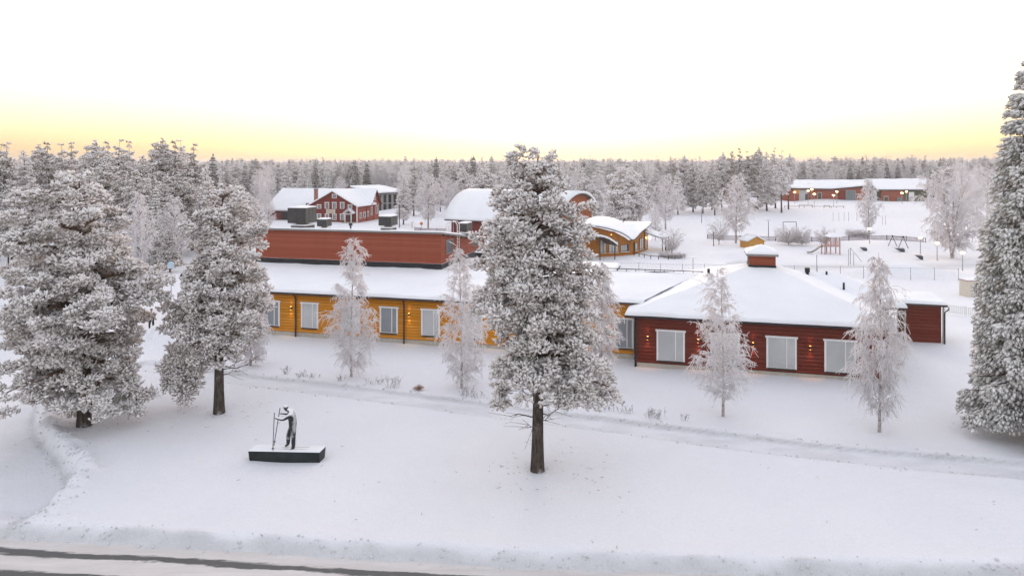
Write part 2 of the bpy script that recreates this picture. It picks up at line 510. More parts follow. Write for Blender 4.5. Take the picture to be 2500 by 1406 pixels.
M['brownpipe'] = plain('brown_metal', (0.055, 0.035, 0.025), 0.5, 0.15, 5.0)
M['backing'] = plain('backing_gap_shade', (0.05, 0.022, 0.012), 0.9, 0.1)  # dark so that the shadow between the boards is in the colour
M['fascia'] = plain('dark_fascia', (0.07, 0.05, 0.045), 0.6, 0.15, 4.0)
M['soffit'] = plain('soffit_boards', (0.10, 0.06, 0.035), 0.7, 0.15, 4.0)
def pane_mat(name, col, rough=0.12):
    m, nt, bs, N, L = mat_new(name)
    f = noise_of(nt, 0.8, 3, 0.5)
    L.new(ramp(nt, f, [(0.3, tuple(c*0.88 for c in col)), (0.7, tuple(c*1.1 for c in col))]), bs.inputs['Base Color'])
    bs.inputs['Roughness'].default_value = rough
    bs.inputs['Specular IOR Level'].default_value = 0.5
    return m
M['blind'] = pane_mat('glass_over_pale_blind', (0.47, 0.48, 0.485))
M['blind_dark'] = pane_mat('glass_over_grey_blind', (0.24, 0.255, 0.275))
M['glass'] = pane_mat('dark_glass', (0.05, 0.055, 0.06))
M['warm'] = emit('lamp_glow', (1.0, 0.50, 0.12), 0.9)
M['warm2'] = emit('lamp_glow_red', (1.0, 0.40, 0.10), 0.9)

TH = R(14.5)
U = Vector((math.cos(TH), -math.sin(TH), 0)); W = Vector((math.sin(TH), math.cos(TH), 0))
def P3(o, s, t, z): return Vector((o[0] + U.x*s + W.x*t, o[1] + U.y*s + W.y*t, z))

def clad(parent, o, u, v, s0, s1, t, z0, z1, n, mat, name='board', tilt=0.018, gap=0.026, th=0.03):
    """horizontal boards, each an object; one shared mesh per wall"""
    pitch = (z1-z0)/n
    mb = MB()
    P = lambda a, b, z: (o[0]+u[0]*a+v[0]*b, o[1]+u[1]*a+v[1]*b, z)
    prof = [(t, z0+gap/2), (t-th-tilt, z0+gap/2), (t-th, z0+pitch-gap/2), (t, z0+pitch-gap/2)]
    mb.prism([P(s0, b, z) for b, z in prof], (u[0]*(s1-s0), u[1]*(s1-s0), 0))
    me = mb.mesh(name, world_loc(parent))
    me.materials.append(mat)
    for i in range(n):
        link(name, me, None, parent, (0, 0, i*pitch))

def snow_patch(mb, p00, p10, p11, p01, nu, nv, th, fall=(1, 1, 1, 1), seed=0, amp=0.03, r=0.22):
    """soft snow layer over a quad: fall = which edges (front, right, back, left) round off; closed down to the roof"""
    p00, p10, p11, p01 = [Vector(p) for p in (p00, p10, p11, p01)]
    lu = max((p10-p00).length, (p11-p01).length); lv = max((p01-p00).length, (p11-p10).length)
    def knots(n, L, a, b):
        ks = set(np.linspace(0, 1, n+1))
        if a: ks |= {min(1, q/L) for q in (0.03, 0.08, 0.15, 0.25)}
        if b: ks |= {max(0, 1-q/L) for q in (0.03, 0.08, 0.15, 0.25)}
        return sorted(ks)
    ku = knots(nu, lu, fall[3], fall[1]); kv = knots(nv, lv, fall[0], fall[2])
    base = len(mb.v)
    A_, B_ = np.meshgrid(np.array(ku), np.array(kv))
    A_ = A_.ravel()[:, None]; B_ = B_.ravel()[:, None]
    q00, q10, q11, q01 = [np.array(q)[None] for q in (p00, p10, p11, p01)]
    p = (q00*(1-A_)+q10*A_)*(1-B_) + (q01*(1-A_)+q11*A_)*B_
    def edge(d):
        q = np.clip(d/r, 0, 1); return np.sqrt(np.maximum(0, 1-(1-q)**2))
    k = np.ones((len(p), 1))
    if fall[0]: k = k*edge(B_*lv)
    if fall[2]: k = k*edge((1-B_)*lv)
    if fall[3]: k = k*edge(A_*lu)
    if fall[1]: k = k*edge((1-A_)*lu)
    nz = fbm(p[:, 0]*0.7+seed, p[:, 1]*0.7, 5, 3)
    p[:, 2] += th*k[:, 0]*(1+0.7*nz) + amp*nz
    mb.v += [tuple(q) for q in p.tolist()]
    n = len(ku)
    for j in range(len(kv)-1):
        for i in range(n-1):
            q = base+j*n+i
            mb.f.append((q, q+1, q+1+n, q+n))

def window(parent, o, u, v, sc, t, w, z0, z1, kind='blind', side=0.3, sill=True, trim=0.11, crown=True, name='window', mull=True, tmat='white', panes=None):
    """window on the wall plane t: white frame, panes, sill; sizes include the trim"""
    a, b = sc-w/2, sc+w/2
    mb = MB()
    mb.obox(o, u, v, a, a+trim, t-0.055, t, z0, z1-trim)
    mb.obox(o, u, v, b-trim, b, t-0.055, t, z0, z1-trim)
    mb.obox(o, u, v, a-(0.06 if crown else 0), b+(0.06 if crown else 0), t-0.065, t, z1-trim, z1)
    mb.obox(o, u, v, a+trim+0.002, b-trim-0.002, t-0.045, t, z0, z0+0.07)
    fr = mb.build(name, M[tmat], parent)
    if panes is None:
        xm = b-trim-(w-2*trim)*side
        spans = [(a+trim, xm-0.03, z0+0.07, z1-trim), (xm+0.03, b-trim, z0+0.07, z1-trim)] if mull else [(a+trim, b-trim, z0+0.07, z1-trim)]
        if mull:
            m2 = MB(); m2.obox(o, u, v, xm-0.03, xm+0.03, t-0.042, t, z0+0.072, z1-trim-0.002)
            m2.build('mullion', M[tmat], fr)
    else:
        spans = panes(a+trim, b-trim, z0+0.07, z1-trim, fr)
    for (s0, s1, q0, q1) in spans:
        mp = MB(); mp.obox(o, u, v, s0+0.004, s1-0.004, t-0.022, t, q0+0.004, q1-0.004)
        pn = mp.build('pane', M[kind], fr)
    if sill:
        ms = MB(); ms.obox(o, u, v, a+trim*0.5, b-trim*0.6, t-0.10, t-0.057, z0-0.05, z0+0.03)
        ms.build('sill', M['dark'], fr)
    return fr
def sconce(parent, o, u, v, s, t, z, mat, col, energy):
    mb = MB(); mb.obox(o, u, v, s-0.05, s+0.05, t-0.14, t-0.02, z-0.09, z+0.09)
    lm = mb.build('wall_lamp', M['black'], parent)
    for k in (1, -1):
        q = MB(); q.obox(o, u, v, s-0.04, s+0.04, t-0.12, t-0.05, z+k*0.093, z+k*0.103)
        q.build('lamp_lens', M[mat], lm)
        ld = bpy.data.lights.new('lamp_light', 'SPOT'); ld.energy = energy; ld.color = col
        ld.spot_size = R(62); ld.spot_blend = 0.8; ld.shadow_soft_size = 0.03
        lo = bpy.data.objects.new('lamp_light', ld); COL.objects.link(lo)
        lo.parent = lm
        pw = world_loc(parent)
        lo.location = Vector((o[0]+u[0]*s+v[0]*(t-0.11), o[1]+u[1]*s+v[1]*(t-0.11), z+k*0.12)) - pw
        lo.rotation_euler = (R(180) if k > 0 else 0, 0, 0)
def downpipe(parent, o, u, v, s, t, z0, z1, mat='brownpipe', r=0.055, out=0.3):
    mb = MB()
    q = lambda tt, z: (o[0]+u[0]*s+v[0]*tt, o[1]+u[1]*s+v[1]*tt, z)
    mb.tube([q(t-0.10, z0), q(t-0.10, z1-0.35), q(t-0.16, z1-0.25), q(t-out, z1-0.08), q(t-out, z1)], r, 6)
    mb.build('downpipe', M[mat], parent)

# ------------------------------------------------------------------ the long yellow and red building
O = gp(1552, 893)
YO = gp(1549, 876)                          # where the yellow wall meets the red pavilion
def sy(px, t=0.0): return on_line(px, P3(YO, 0, t, 0), U)[1]
def sr(px, t=0.0): return on_line(px, P3(O, 0, t, 0), U)[1]
main = thing('care_home', 'long low building of yellow boards with red upper storey and red hip-roofed pavilion', 'building', (O.x, O.y, 0))
yl, ym, yr = sy(500), sy(1446), 0.0
for s0, s1, zt, nb in ((yl, ym, 3.0, 14), (ym, yr-0.03, 3.42, 16)):
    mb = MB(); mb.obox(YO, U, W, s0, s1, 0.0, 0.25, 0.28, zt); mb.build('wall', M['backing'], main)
    clad(main, YO, U, W, s0, s1, 0.0, 0.3, zt, nb, M['yellow'])
    mb = MB(); mb.obox(YO, U, W, s0, s1, -0.015, 0.2, -0.6, 0.28); mb.build('plinth', M['plinth'], main)
mb = MB(); mb.obox(YO, U, W, yl, yl+0.25, 0.252, 12, -0.5, 3.0); mb.build('end_wall', M['yellow'], main)
# windows of the yellow wall
for i, (px, k) in enumerate([(566, 'blind'), (664, 'blind_dark'), (757, 'blind'), (858, 'blind'), (950, 'blind_dark'), (1052, 'blind'), (1155, 'blind'), (1290, 'blind'), (1395, 'blind')]):
    window(main, YO, U, W, sy(px), -0.03, 1.32, 0.62, 2.42, k)
window(main, YO, U, W, sy(1523), -0.03, 1.22, 0.62, 2.50, 'blind_dark')
for px in (724, 988, 1240): downpipe(main, YO, U, W, sy(px), -0.03, -0.02, 2.98)
for px in (712, 1000, 1212, 1490): sconce(main, YO, U, W, sy(px), -0.03, 1.95 if px < 1400 else 1.75, 'warm', (1.0, 0.62, 0.18), 2.2)
# left roof
def slab(mb, pts, th):
    mb.prism([Vector(p) for p in pts], (0, 0, -th))
UP_T = 7.0
zE, zU = 3.12, 3.76
mb = MB(); slab(mb, [P3(YO, yl-0.5, -0.5, zE), P3(YO, ym+0.3, -0.5, zE), P3(YO, ym+0.3, UP_T, zU), P3(YO, yl-0.5, UP_T, zU)], 0.16)
slab(mb, [P3(YO, yl-0.5, UP_T+0.003, zU), P3(YO, ym+0.3, UP_T+0.003, zU), P3(YO, ym+0.3, 14, zU+0.02), P3(YO, yl-0.5, 14, zU+0.02)], 0.16)
mb.build('roof', M['fascia'], main)
mb = MB()
snow_patch(mb, P3(YO, yl-0.55, -0.56, zE), P3(YO, ym+0.3, -0.56, zE), P3(YO, ym+0.3, UP_T, zU), P3(YO, yl-0.55, UP_T, zU), 90, 18, 0.22, (1, 0, 0, 1), 1)
snow_patch(mb, P3(YO, yl-0.55, UP_T, zU), P3(YO, ym+0.3, UP_T, zU), P3(YO, ym+0.3, 14, zU+0.02), P3(YO, yl-0.55, 14, zU+0.02), 60, 14, 0.22, (0, 1, 1, 1), 2)
mb.build('roof_snow', M['roof_snow'], main, True)
mb = MB(); mb.tube([P3(YO, yl-0.5, -0.57, zE-0.10), P3(YO, ym+0.3, -0.57, zE-0.10)], 0.055, 6); mb.build('gutter', M['brownpipe'], main)
# right roof (a little higher), with a black snow rail along its ridge
zE2, zU2 = 3.52, 4.30
rs1 = sr(1745, 6)
mb = MB(); slab(mb, [P3(YO, ym, -0.35, zE2), P3(YO, 0.55, -0.35, zE2), P3(YO, 3.9, 6, zU2), P3(YO, ym, 6, zU2)], 0.14)
slab(mb, [P3(YO, ym, 6.003, zU2), P3(YO, 3.9, 6.003, zU2), P3(YO, 3.9, 11, 3.3), P3(YO, ym, 11, 3.3)], 0.14)
mb.build('roof', M['fascia'], main)
mb = MB()
snow_patch(mb, P3(YO, ym, -0.4, zE2), P3(YO, 0.6, -0.4, zE2), P3(YO, 3.9, 6, zU2), P3(YO, ym, 6, zU2), 30, 14, 0.2, (1, 0, 0, 1), 5)
snow_patch(mb, P3(YO, ym, 6, zU2), P3(YO, 3.9, 6, zU2), P3(YO, 3.9, 11, 3.3), P3(YO, ym, 11, 3.3), 24, 10, 0.2, (0, 0, 1, 1), 6)
mb.build('roof_snow', M['roof_snow'], main, True)
mb = MB()
ra, rb = sy(1440, 6), sy(1716, 6)
mb.tube([P3(YO, ra, 6, zU2+0.34), P3(YO, rb, 6, zU2+0.34)], 0.03, 5)
for k in range(13):
    s = ra + (rb-ra)*k/12
    mb.tube([P3(YO, s, 6, zU2+0.1), P3(YO, s, 6, zU2+0.36)], 0.02, 4)
mb.build('snow_rail', M['black'], main)
# upper storey
US0, US1, UD = sy(625, UP_T), sy(1077, UP_T), 11.5
zb, zt1, zt2 = 4.24, 6.62, 5.05
mb = MB()
A = [P3(YO, US0, UP_T+0.03, zU-0.1), P3(YO, US0, UP_T+0.03, zt1), P3(YO, US0, UP_T+UD, zt2), P3(YO, US0, UP_T+UD, zU-0.1)]
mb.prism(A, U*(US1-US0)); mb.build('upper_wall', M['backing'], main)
clad(main, YO, U, W, US0, US1, UP_T+0.03, zb+0.12, zt1-0.02, 15, M['brickred'], 'board', 0.012, 0.018)
# other lantern sides and right-hand end boards of the upper storey follow the falling roof: stepped lengths
UE = P3(YO, US1, UP_T+0.03, 0)
nb = 15; pit = (zt1-0.02-zb-0.12)/nb
for i in range(nb):
    z0 = zb+0.12+i*pit
    tmax = min(UD-0.06, UD*(zt1-(z0+pit))/(zt1-zt2))
    if tmax < 0.3: continue
    mb = MB(); mb.obox(UE, W, U, 0.0, tmax, 0.002, 0.03, z0+0.013, z0+pit-0.013); mb.build('board', M['brickred'], main)
mb = MB(); mb.obox(YO, U, W, US1-0.04, US1+0.045, UP_T-0.03, UP_T+0.06, zb+0.12, zt1-0.02); mb.build('corner_board', M['brickred'], main)
mb = MB(); mb.obox(YO, U, W, US0-0.02, US1+0.07, UP_T-0.10, UP_T+0.028, zU-0.1, zb+0.06)
mb.obox(YO, U, W, US1+0.003, US1+0.07, UP_T+0.03, UP_T+UD, zU-0.1, zb+0.06); mb.build('flashing', M['black'], main)
mb = MB(); snow_patch(mb, P3(YO, US0-0.02, UP_T-0.14, zb+0.065), P3(YO, US1+0.1, UP_T-0.14, zb+0.065), P3(YO, US1+0.1, UP_T-0.02, zb+0.065), P3(YO, US0-0.02, UP_T-0.02, zb+0.065), 40, 2, 0.05, (0, 0, 0, 0), 9, 0.02, 0.05)
snow_patch(mb, P3(YO, US1+0.03, UP_T-0.02, zb+0.065), P3(YO, US1+0.12, UP_T-0.02, zb+0.065), P3(YO, US1+0.12, UP_T+UD, zb+0.065), P3(YO, US1+0.03, UP_T+UD, zb+0.065), 2, 14, 0.05, (0, 0, 0, 0), 9, 0.02, 0.05)
mb.build('ledge_snow', M['roof_snow'], main, True)
mb = MB()
slab(mb, [P3(YO, US0-0.35, UP_T-0.35, zt1+0.17), P3(YO, US1+0.35, UP_T-0.35, zt1+0.17), P3(YO, US1+0.35, UP_T+UD+0.3, zt2+0.10), P3(YO, US0-0.35, UP_T+UD+0.3, zt2+0.10)], 0.13)
mb.build('upper_roof', M['zinc'], main)
mb = MB(); snow_patch(mb, P3(YO, US0-0.3, UP_T-0.28, zt1+0.17), P3(YO, US1+0.3, UP_T-0.28, zt1+0.17), P3(YO, US1+0.3, UP_T+UD+0.28, zt2+0.10), P3(YO, US0-0.3, UP_T+UD+0.28, zt2+0.10), 50, 16, 0.12, (1, 1, 1, 1), 12, 0.03, 0.5)
mb.build('upper_roof_snow', M['roof_snow'], main, True)
# windows in the end of the upper storey
for t0, w, za, zc in ((1.75, 1.55, 4.95, 6.05), (8.4, 1.0, 4.75, 5.35), (9.9, 0.8, 4.6, 5.2)):
    window(main, UE, W, -U, t0, -0.03, w, za, zc, 'glass', 0.35, False, 0.09, False, tmat='zinc', mull=False)
# red pavilion
RW = 13.25
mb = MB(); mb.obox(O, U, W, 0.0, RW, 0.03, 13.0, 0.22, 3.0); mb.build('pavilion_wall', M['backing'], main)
clad(main, O, U, W, 0.0, RW, 0.03, 0.25, 3.0, 13, M['falu'])
mb = MB(); mb.obox(O, U, W, 0.02, RW-0.02, 0.0, 12.9, -0.6, 0.22); mb.build('plinth', M['plinth'], main)
for s, k in ((2.03, 'blind'), (5.09, 'blind'), (8.15, 'blind'), (11.21, 'blind')):
    window(main, O, U, W, s, 0.0, 1.62, 0.42, 2.26, k)
for s in (0.7, 3.58, 6.62, 9.66): sconce(main, O, U, W, s, 0.0, 1.72, 'warm2', (1.0, 0.36, 0.10), 3.0)
mb = MB()
for s in (-0.03, RW-0.07): mb.obox(O, U, W, s, s+0.10, -0.05, 0.02, 0.0, 2.95)
mb.build('corner_board', M['fascia'], main)
zr = 3.10
LT0, LT1 = 5.6, 7.4
L0, L1 = sr(1829, LT0), sr(1893, LT0)
zl = 5.18
E = lambda s, t, z: P3(O, s, t, z)
e0, e1, e2, e3 = E(-0.55, -0.5, zr), E(13.8, -0.5, zr), E(13.8, 13.5, zr), E(-0.55, 13.5, zr)
l0, l1, l2, l3 = E(L0, LT0, zl), E(L1, LT0, zl), E(L1, LT1, zl), E(L0, LT1, zl)
mb = MB()
dn = Vector((0, 0, -0.14))
mb.add([e0, e1, e2, e3, l0, l1, l2, l3, e0+dn, e1+dn, e2+dn, e3+dn], [(0,1,5,4),(1,2,6,5),(2,3,7,6),(3,0,4,7),(4,5,6,7),(0,8,9,1),(1,9,10,2),(2,10,11,3),(3,11,8,0),(11,10,9,8)])
mb.build('hip_roof', M['fascia'], main)
mb = MB()
k = 1.004
e0, e1, e2, e3 = E(-0.60, -0.56, zr), E(13.86, -0.56, zr), E(13.86, 13.56, zr), E(-0.60, 13.56, zr)
for q, sd in (((e0, e1, l1, l0), 1), ((e1, e2, l2, l1), 2), ((e2, e3, l3, l2), 3), ((e3, e0, l0, l3), 4)):
    snow_patch(mb, *q, 40, 24, 0.2, (1, 0, 0, 0), 20, 0.05)
mb.build('hip_roof_snow', M['roof_snow'], main, True)
mb = MB(); mb.tube([E(-0.6, -0.58, zr-0.08), E(13.85, -0.58, zr-0.08)], 0.05, 6); mb.build('gutter', M['black'], main)
downpipe(main, O, U, W, -0.02, 0.0, -0.02, zr-0.08, 'black', 0.05, 0.55)
# lantern on the pavilion
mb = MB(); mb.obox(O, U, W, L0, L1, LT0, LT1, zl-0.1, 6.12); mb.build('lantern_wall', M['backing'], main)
clad(main, O, U, W, L0, L1, LT0, zl+0.30, 6.10, 5, M['brickred'], 'board', 0.01, 0.026, 0.022)
for i in range(5):
    z0 = zl+0.30+i*(6.10-zl-0.30)/5; mb = MB(); mb.obox(P3(O, L1, LT0, 0), W, U, 0.0, LT1-LT0, 0.002, 0.024, z0+0.013, z0+(6.10-zl-0.30)/5-0.013); mb.build('board', M['brickred'], main)
mb = MB(); mb.obox(O, U, W, L0-0.05, L1+0.05, LT0-0.07, LT1+0.03, zl-0.1, zl+0.29); mb.build('lantern_flashing', M['black'], main)
c0, c1, c2, c3 = E(L0-0.18, LT0-0.18, 6.2), E(L1+0.18, LT0-0.18, 6.2), E(L1+0.18, LT1+0.18, 6.2), E(L0-0.18, LT1+0.18, 6.2)
pk = E((L0+L1)/2, (LT0+LT1)/2, 6.62)
mb = MB(); mb.add([c0, c1, c2, c3, pk]+[c+Vector((0, 0, -0.14)) for c in (c0, c1, c2, c3)], [(0,1,4),(1,2,4),(2,3,4),(3,0,4),(0,5,6,1),(1,6,7,2),(2,7,8,3),(3,8,5,0),(8,7,6,5)])
mb.build('lantern_roof', M['zinc'], main)
mb = MB()
for q in ((c0, c1), (c1, c2), (c2, c3), (c3, c0)):
    snow_patch(mb, q[0], q[1], pk, pk, 10, 8, 0.12, (1, 0, 0, 0), 30, 0.02, 0.15)
mb.build('lantern_snow', M['roof_snow'], main, True)
# rear wing of the pavilion
mb = MB(); mb.obox(O, U, W, 13.3, 15.6, 8.2, 12.4, -0.5, 2.85); mb.build('rear_wall', M['falu'], main)
r0, r1 = E(7.5, 9.8, 4.3), E(13.0, 9.8, 4.3)
f0, f1, b0, b1 = E(7.5, 6.6, 2.95), E(16.3, 6.6, 2.95), E(7.5, 13.0, 2.95), E(16.3, 13.0, 2.95)
mb = MB(); mb.add([f0, f1, b1, b0, r0, r1]+[p+Vector((0, 0, -0.14)) for p in (f0, f1, b1, b0)], [(0,1,5,4),(1,2,5),(2,3,4,5),(3,0,4),(0,6,7,1),(1,7,8,2),(2,8,9,3),(3,9,6,0),(9,8,7,6)])
mb.build('rear_roof', M['fascia'], main)
mb = MB()
snow_patch(mb, f0, f1, r1, r0, 24, 12, 0.22, (1, 0, 0, 0), 31, 0.05)
snow_patch(mb, f1, b1, r1, r1, 12, 10, 0.22, (1, 0, 0, 0), 31, 0.05)
snow_patch(mb, b1, b0, r0, r1, 24, 12, 0.22, (1, 0, 0, 0), 31, 0.05)
mb.build('rear_roof_snow', M['roof_snow'], main, True)
def cowl(px, py, t, h, r=0.09):
    p = on_line(px, P3(O, 0, t, 0), U)[0]; z = zat(py, p.y)
    mb = MB(); mb.tube([(p.x, p.y, z-0.9), (p.x, p.y, z+h)], r, 8)
    if r > 0.1: mb.tube([(p.x, p.y, z+h), (p.x, p.y, z+h+0.3)], r*1.6, 8)
    return mb.build('vent_pipe', M['black'], main)
cowl(1971, 660, 9.5, -0.12, 0.11); cowl(2018, 664, 9.6, 0.05, 0.07); cowl(2060, 690, 8.0, 0.0, 0.07); cowl(1730, 662, 6.3, 0.16)

# open shed to the right of it
SO = gp(2213, 833); 
sw = on_line(2298, SO, U)[1]
shed = thing('shed', 'dark red boarded shed with snowy flat roof, right of the red pavilion', 'shed', (SO.x, SO.y, 0))
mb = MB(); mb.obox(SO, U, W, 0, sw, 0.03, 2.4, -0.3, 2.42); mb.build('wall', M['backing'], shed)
clad(shed, SO, U, W, 0.0, sw, 0.03, -0.1, 2.42, 11, M['falu'])
for s in (-0.16, sw+0.06):
    mb = MB(); mb.obox(SO, U, W, s, s+0.1, -0.12, -0.02, -0.3, 2.44); mb.build('post', M['plinth'], shed)
mb = MB(); slab(mb, [P3(SO, -1.6, -0.3, 2.62), P3(SO, sw+0.3, -0.3, 2.62), P3(SO, sw+0.3, 2.8, 2.74), P3(SO, -1.6, 2.8, 2.74)], 0.15); mb.build('roof', M['fascia'], shed)
mb = MB(); snow_patch(mb, P3(SO, -1.65, -0.34, 2.62), P3(SO, sw+0.36, -0.34, 2.62), P3(SO, sw+0.36, 2.85, 2.74), P3(SO, -1.65, 2.85, 2.74), 16, 10, 0.22, (1, 1, 1, 1), 40); mb.build('roof_snow', M['roof_snow'], shed, True)
mb = MB(); q = lambda s, t, z: P3(SO, s, t, z)
mb.tube([q(sw+0.33, -0.36, 2.5), q(sw+0.36, -0.36, 2.35), q(sw+0.15, -0.2, 2.1), q(sw+0.15, -0.2, 0)], 0.045, 6); mb.build('downpipe', M['dark'], shed)

# things on the roof
def vent_unit(px0, pxe, px1, yt, yb, ybase, t, label):
    """dark boxed ventilation unit on a low curb"""
    p0, s0 = on_line(px0, P3(YO, 0, UP_T+t, 0), U); pe, s1 = on_line(pxe, P3(YO, 0, UP_T+t, 0), U)
    Y = p0.y
    # depth so that the far right edge is seen in column px1
    r = (px1-CX)/F
    d = (r*pe.y - pe.x)/(W.x - r*W.y); d = max(0.7, min(abs(d), 1.9))
    zt_, zb_ = zat(yt, Y), zat(yb, Y)
    zroof = zt1+0.1 + (zt2-zt1)*t/UD
    root = thing('ventilation_unit', label, 'ventilation unit', (p0.x, p0.y, zroof), 'ventilation units on the red upper storey')
    w = s1-s0; o = p0
    mb = MB(); mb.obox(o, U, W, w*0.12, w*0.95, d*0.1, d*0.9, zroof-0.1, zb_-0.22); mb.build('curb', M['darkside'], root)
    mb = MB(); mb.obox(o, U, W, w*0.3, w*0.7, d*0.3, d*0.7, zb_-0.25, zb_+0.02); mb.build('duct', M['zinc'], root)
    mb = MB(); mb.obox(o, U, W, w*0.08, w*0.95, d*0.08, d*0.92, zb_-0.216, zb_-0.12); mb.build('curb_snow', M['roof_snow'], root)
    mb = MB(); mb.obox(o, U, W, 0, w, 0, d, zb_, zt_-0.09); mb.build('casing', M['dark'], root)
    for k in range(3):
        mb = MB(); mb.obox(o+U*w, W, -U, d*(0.03+k*0.32), d*(0.31+k*0.32), -0.012, -0.001, zb_+0.04, zt_-0.13); mb.build('side_panel', M['darkside'], root)
    for k in range(2):
        mb = MB(); mb.obox(o, U, W, w*(0.03+k*0.475), w*(0.49+k*0.475), -0.012, -0.001, zb_+0.04, zt_-0.13); mb.build('front_panel', M['dark'], root)
    mb = MB(); snow_patch(mb, o+Vector((0, 0, zt_-0.09)), o+U*w+Vector((0, 0, zt_-0.09)), o+U*w+W*d+Vector((0, 0, zt_-0.09)), o+W*d+Vector((0, 0, zt_-0.09)), 6, 6, 0.09, (1, 1, 1, 1), 50, 0.02, 0.1); mb.build('snow_cap', M['roof_snow'], root, True)
vent_unit(702, 745, 773, 505, 545, 557, 2.2, 'largest dark ventilation box on the red upper storey roof')
vent_unit(774, 796, 810, 533, 553, 559, 1.6, 'small dark ventilation box next to the largest one on the roof')
vent_unit(924, 954, 971, 526, 551, 562, 2.0, 'dark ventilation box alone in the middle of the upper roof')
vent_unit(1119, 1139, 1153, 543, 564, 578, 5.0, 'dark ventilation box behind the roof ladder hoops')
p, _ = on_line(856, P3(YO, 0, UP_T+1.2, 0), U)
mb = MB(); mb.tube([(p.x, p.y, 6.4), (p.x, p.y, 7.0)], 0.07, 8); mb.tube([(p.x, p.y, 7.0), (p.x, p.y, 7.22)], 0.15, 8); mb.tube([(p.x, p.y, 6.5), (p.x, p.y, 6.72)], [0.2, 0.1], 8)
top_mesh('vent_cowl', mb, M['dark'], (p.x, p.y, 6.5), 'slim dark vent cowl standing on the red upper storey roof', 'vent')
# ladder with hoops on the end wall
lad = thing('roof_ladder', 'frosted ladder with curved hoop rails over the upper roof edge', 'ladder', tuple(P3(YO, US1+0.2, UP_T+3.0, 4.3)))
for dt in (0, 0.5):
    mb = MB(); q = lambda s, z: P3(YO, US1+s, UP_T+3.2+dt, z)
    zr_ = zt1 + (zt2-zt1)*3.2/UD
    mb.tube([q(0.2, 4.3), q(0.2, zr_+0.9), q(0.05, zr_+1.12), q(-0.3, zr_+1.16), q(-0.65, zr_+1.0), q(-0.75, zr_+0.1)], 0.03, 6); mb.build('hoop_rail', M['white'], lad, True)
for k in range(8):
    mb = MB(); z = 4.55+k*0.28; mb.tube([P3(YO, US1+0.2, UP_T+3.2, z), P3(YO, US1+0.2, UP_T+3.7, z)], 0.02, 5); mb.build('rung', M['white'], lad)
# cooling unit on the lower roof
zc = zU+0.12
c0_, s0 = on_line(1160, P3(YO, 0, UP_T+3.2, 0), U); c1_, s1 = on_line(1191, P3(YO, 0, UP_T+3.2, 0), U)
w = s1-s0; d = 2.2
cu = thing('cooling_unit', 'black cooling unit with snow on top beside the red upper storey end', 'cooling unit', (c0_.x, c0_.y, zc))
mb = MB(); mb.obox(c0_, U, W, 0, w, 0, d, zc+0.12, zc+1.02); mb.build('casing', M['black'], cu)
mb = MB(); mb.obox(c0_+U*w, W, -U, 0.04, d-0.04, -0.015, -0.001, zc+0.2, zc+0.98); mb.build('side_panel', M['darkside'], cu)
mb = MB(); mb.obox(c0_, U, W, 0.05, w-0.05, -0.06, -0.001, zc+0.50, zc+0.54); mb.build('front_bar', M['zinc'], cu)
for a in (0.05, w-0.15):
    mb = MB(); mb.obox(c0_, U, W, a, a+0.1, 0.05, d-0.05, zc-0.1, zc+0.117); mb.build('foot', M['zinc'], cu)
mb = MB(); snow_patch(mb, *[c0_+U*a+W*b+Vector((0, 0, zc+1.02)) for a, b in ((-0.05, -0.05), (w+0.05, -0.05), (w+0.05, d+0.05), (-0.05, d+0.05))], 6, 8, 0.15, (1, 1, 1, 1), 55); mb.build('snow_cap', M['roof_snow'], cu, True)
# maintenance railing
rl = thing('roof_railing', 'frosted white railing on the flat roof beside the black cooling unit', 'railing', tuple(P3(c1_, 0.4, -0.1, zc)))
for k in range(4):
    mb = MB(); q = P3(c1_, 0.4, -0.3+k*1.0, zc-0.1); mb.tube([q, q+Vector((0, 0, 1.05))], 0.03, 5); mb.build('post', M['white'], rl)
for z in (0.5, 0.92):
    mb = MB(); mb.tube([P3(c1_, 0.4, -0.3, zc+z), P3(c1_, 0.4, 2.7, zc+z)], 0.028, 5); mb.build('rail', M['white'], rl)
# ------------------------------------------------------------------ frosted trees
def frost_mat(name, needle, frost, bias=0.5, nzk=0.55, rk=0.6, ork=0.0, trans=0.12):
    """hoar frost lies on needles and twigs: thick on top of each tuft, thin beneath; 'rnd' differs per tuft"""
    m, nt, bs, N, L = mat_new(name)
    g = N.new('ShaderNodeNewGeometry'); sp = N.new('ShaderNodeSeparateXYZ')
    L.new(g.outputs['Normal'], sp.inputs['Vector'])
    at = N.new('ShaderNodeAttribute'); at.attribute_name = 'rnd'
    k = maths(nt, 'MULTIPLY_ADD', sp.outputs['Z'], nzk, bias)
    oi = N.new('ShaderNodeObjectInfo')
    k = maths(nt, 'ADD', k, maths(nt, 'MULTIPLY_ADD', oi.outputs['Random'], ork, -ork/2))
    k = maths(nt, 'ADD', k, maths(nt, 'MULTIPLY_ADD', at.outputs['Fac'], rk, -rk/2), clamp=True)
    c = mix(nt, k, needle, frost)
    df = N.new('ShaderNodeBsdfDiffuse'); tr = N.new('ShaderNodeBsdfTranslucent'); mx = N.new('ShaderNodeMixShader')
    L.new(c, df.inputs['Color']); L.new(c, tr.inputs['Color'])
    mx.inputs[0].default_value = trans                      # ice crystals let light through
    L.new(df.outputs[0], mx.inputs[1]); L.new(tr.outputs[0], mx.inputs[2])
    L.new(mx.outputs[0], N['Material Output'].inputs['Surface'])
    N.remove(bs)
    return m
M['pine_frost'] = frost_mat('frosted_pine_needles', (0.22, 0.192, 0.16), (0.94, 0.905, 0.90), 0.79, 0.42, 0.55)
M['wood_frost'] = frost_mat('frosted_wood_needles', (0.24, 0.205, 0.175), (0.94, 0.905, 0.90), 0.78, 0.40, 0.55, 0.75)
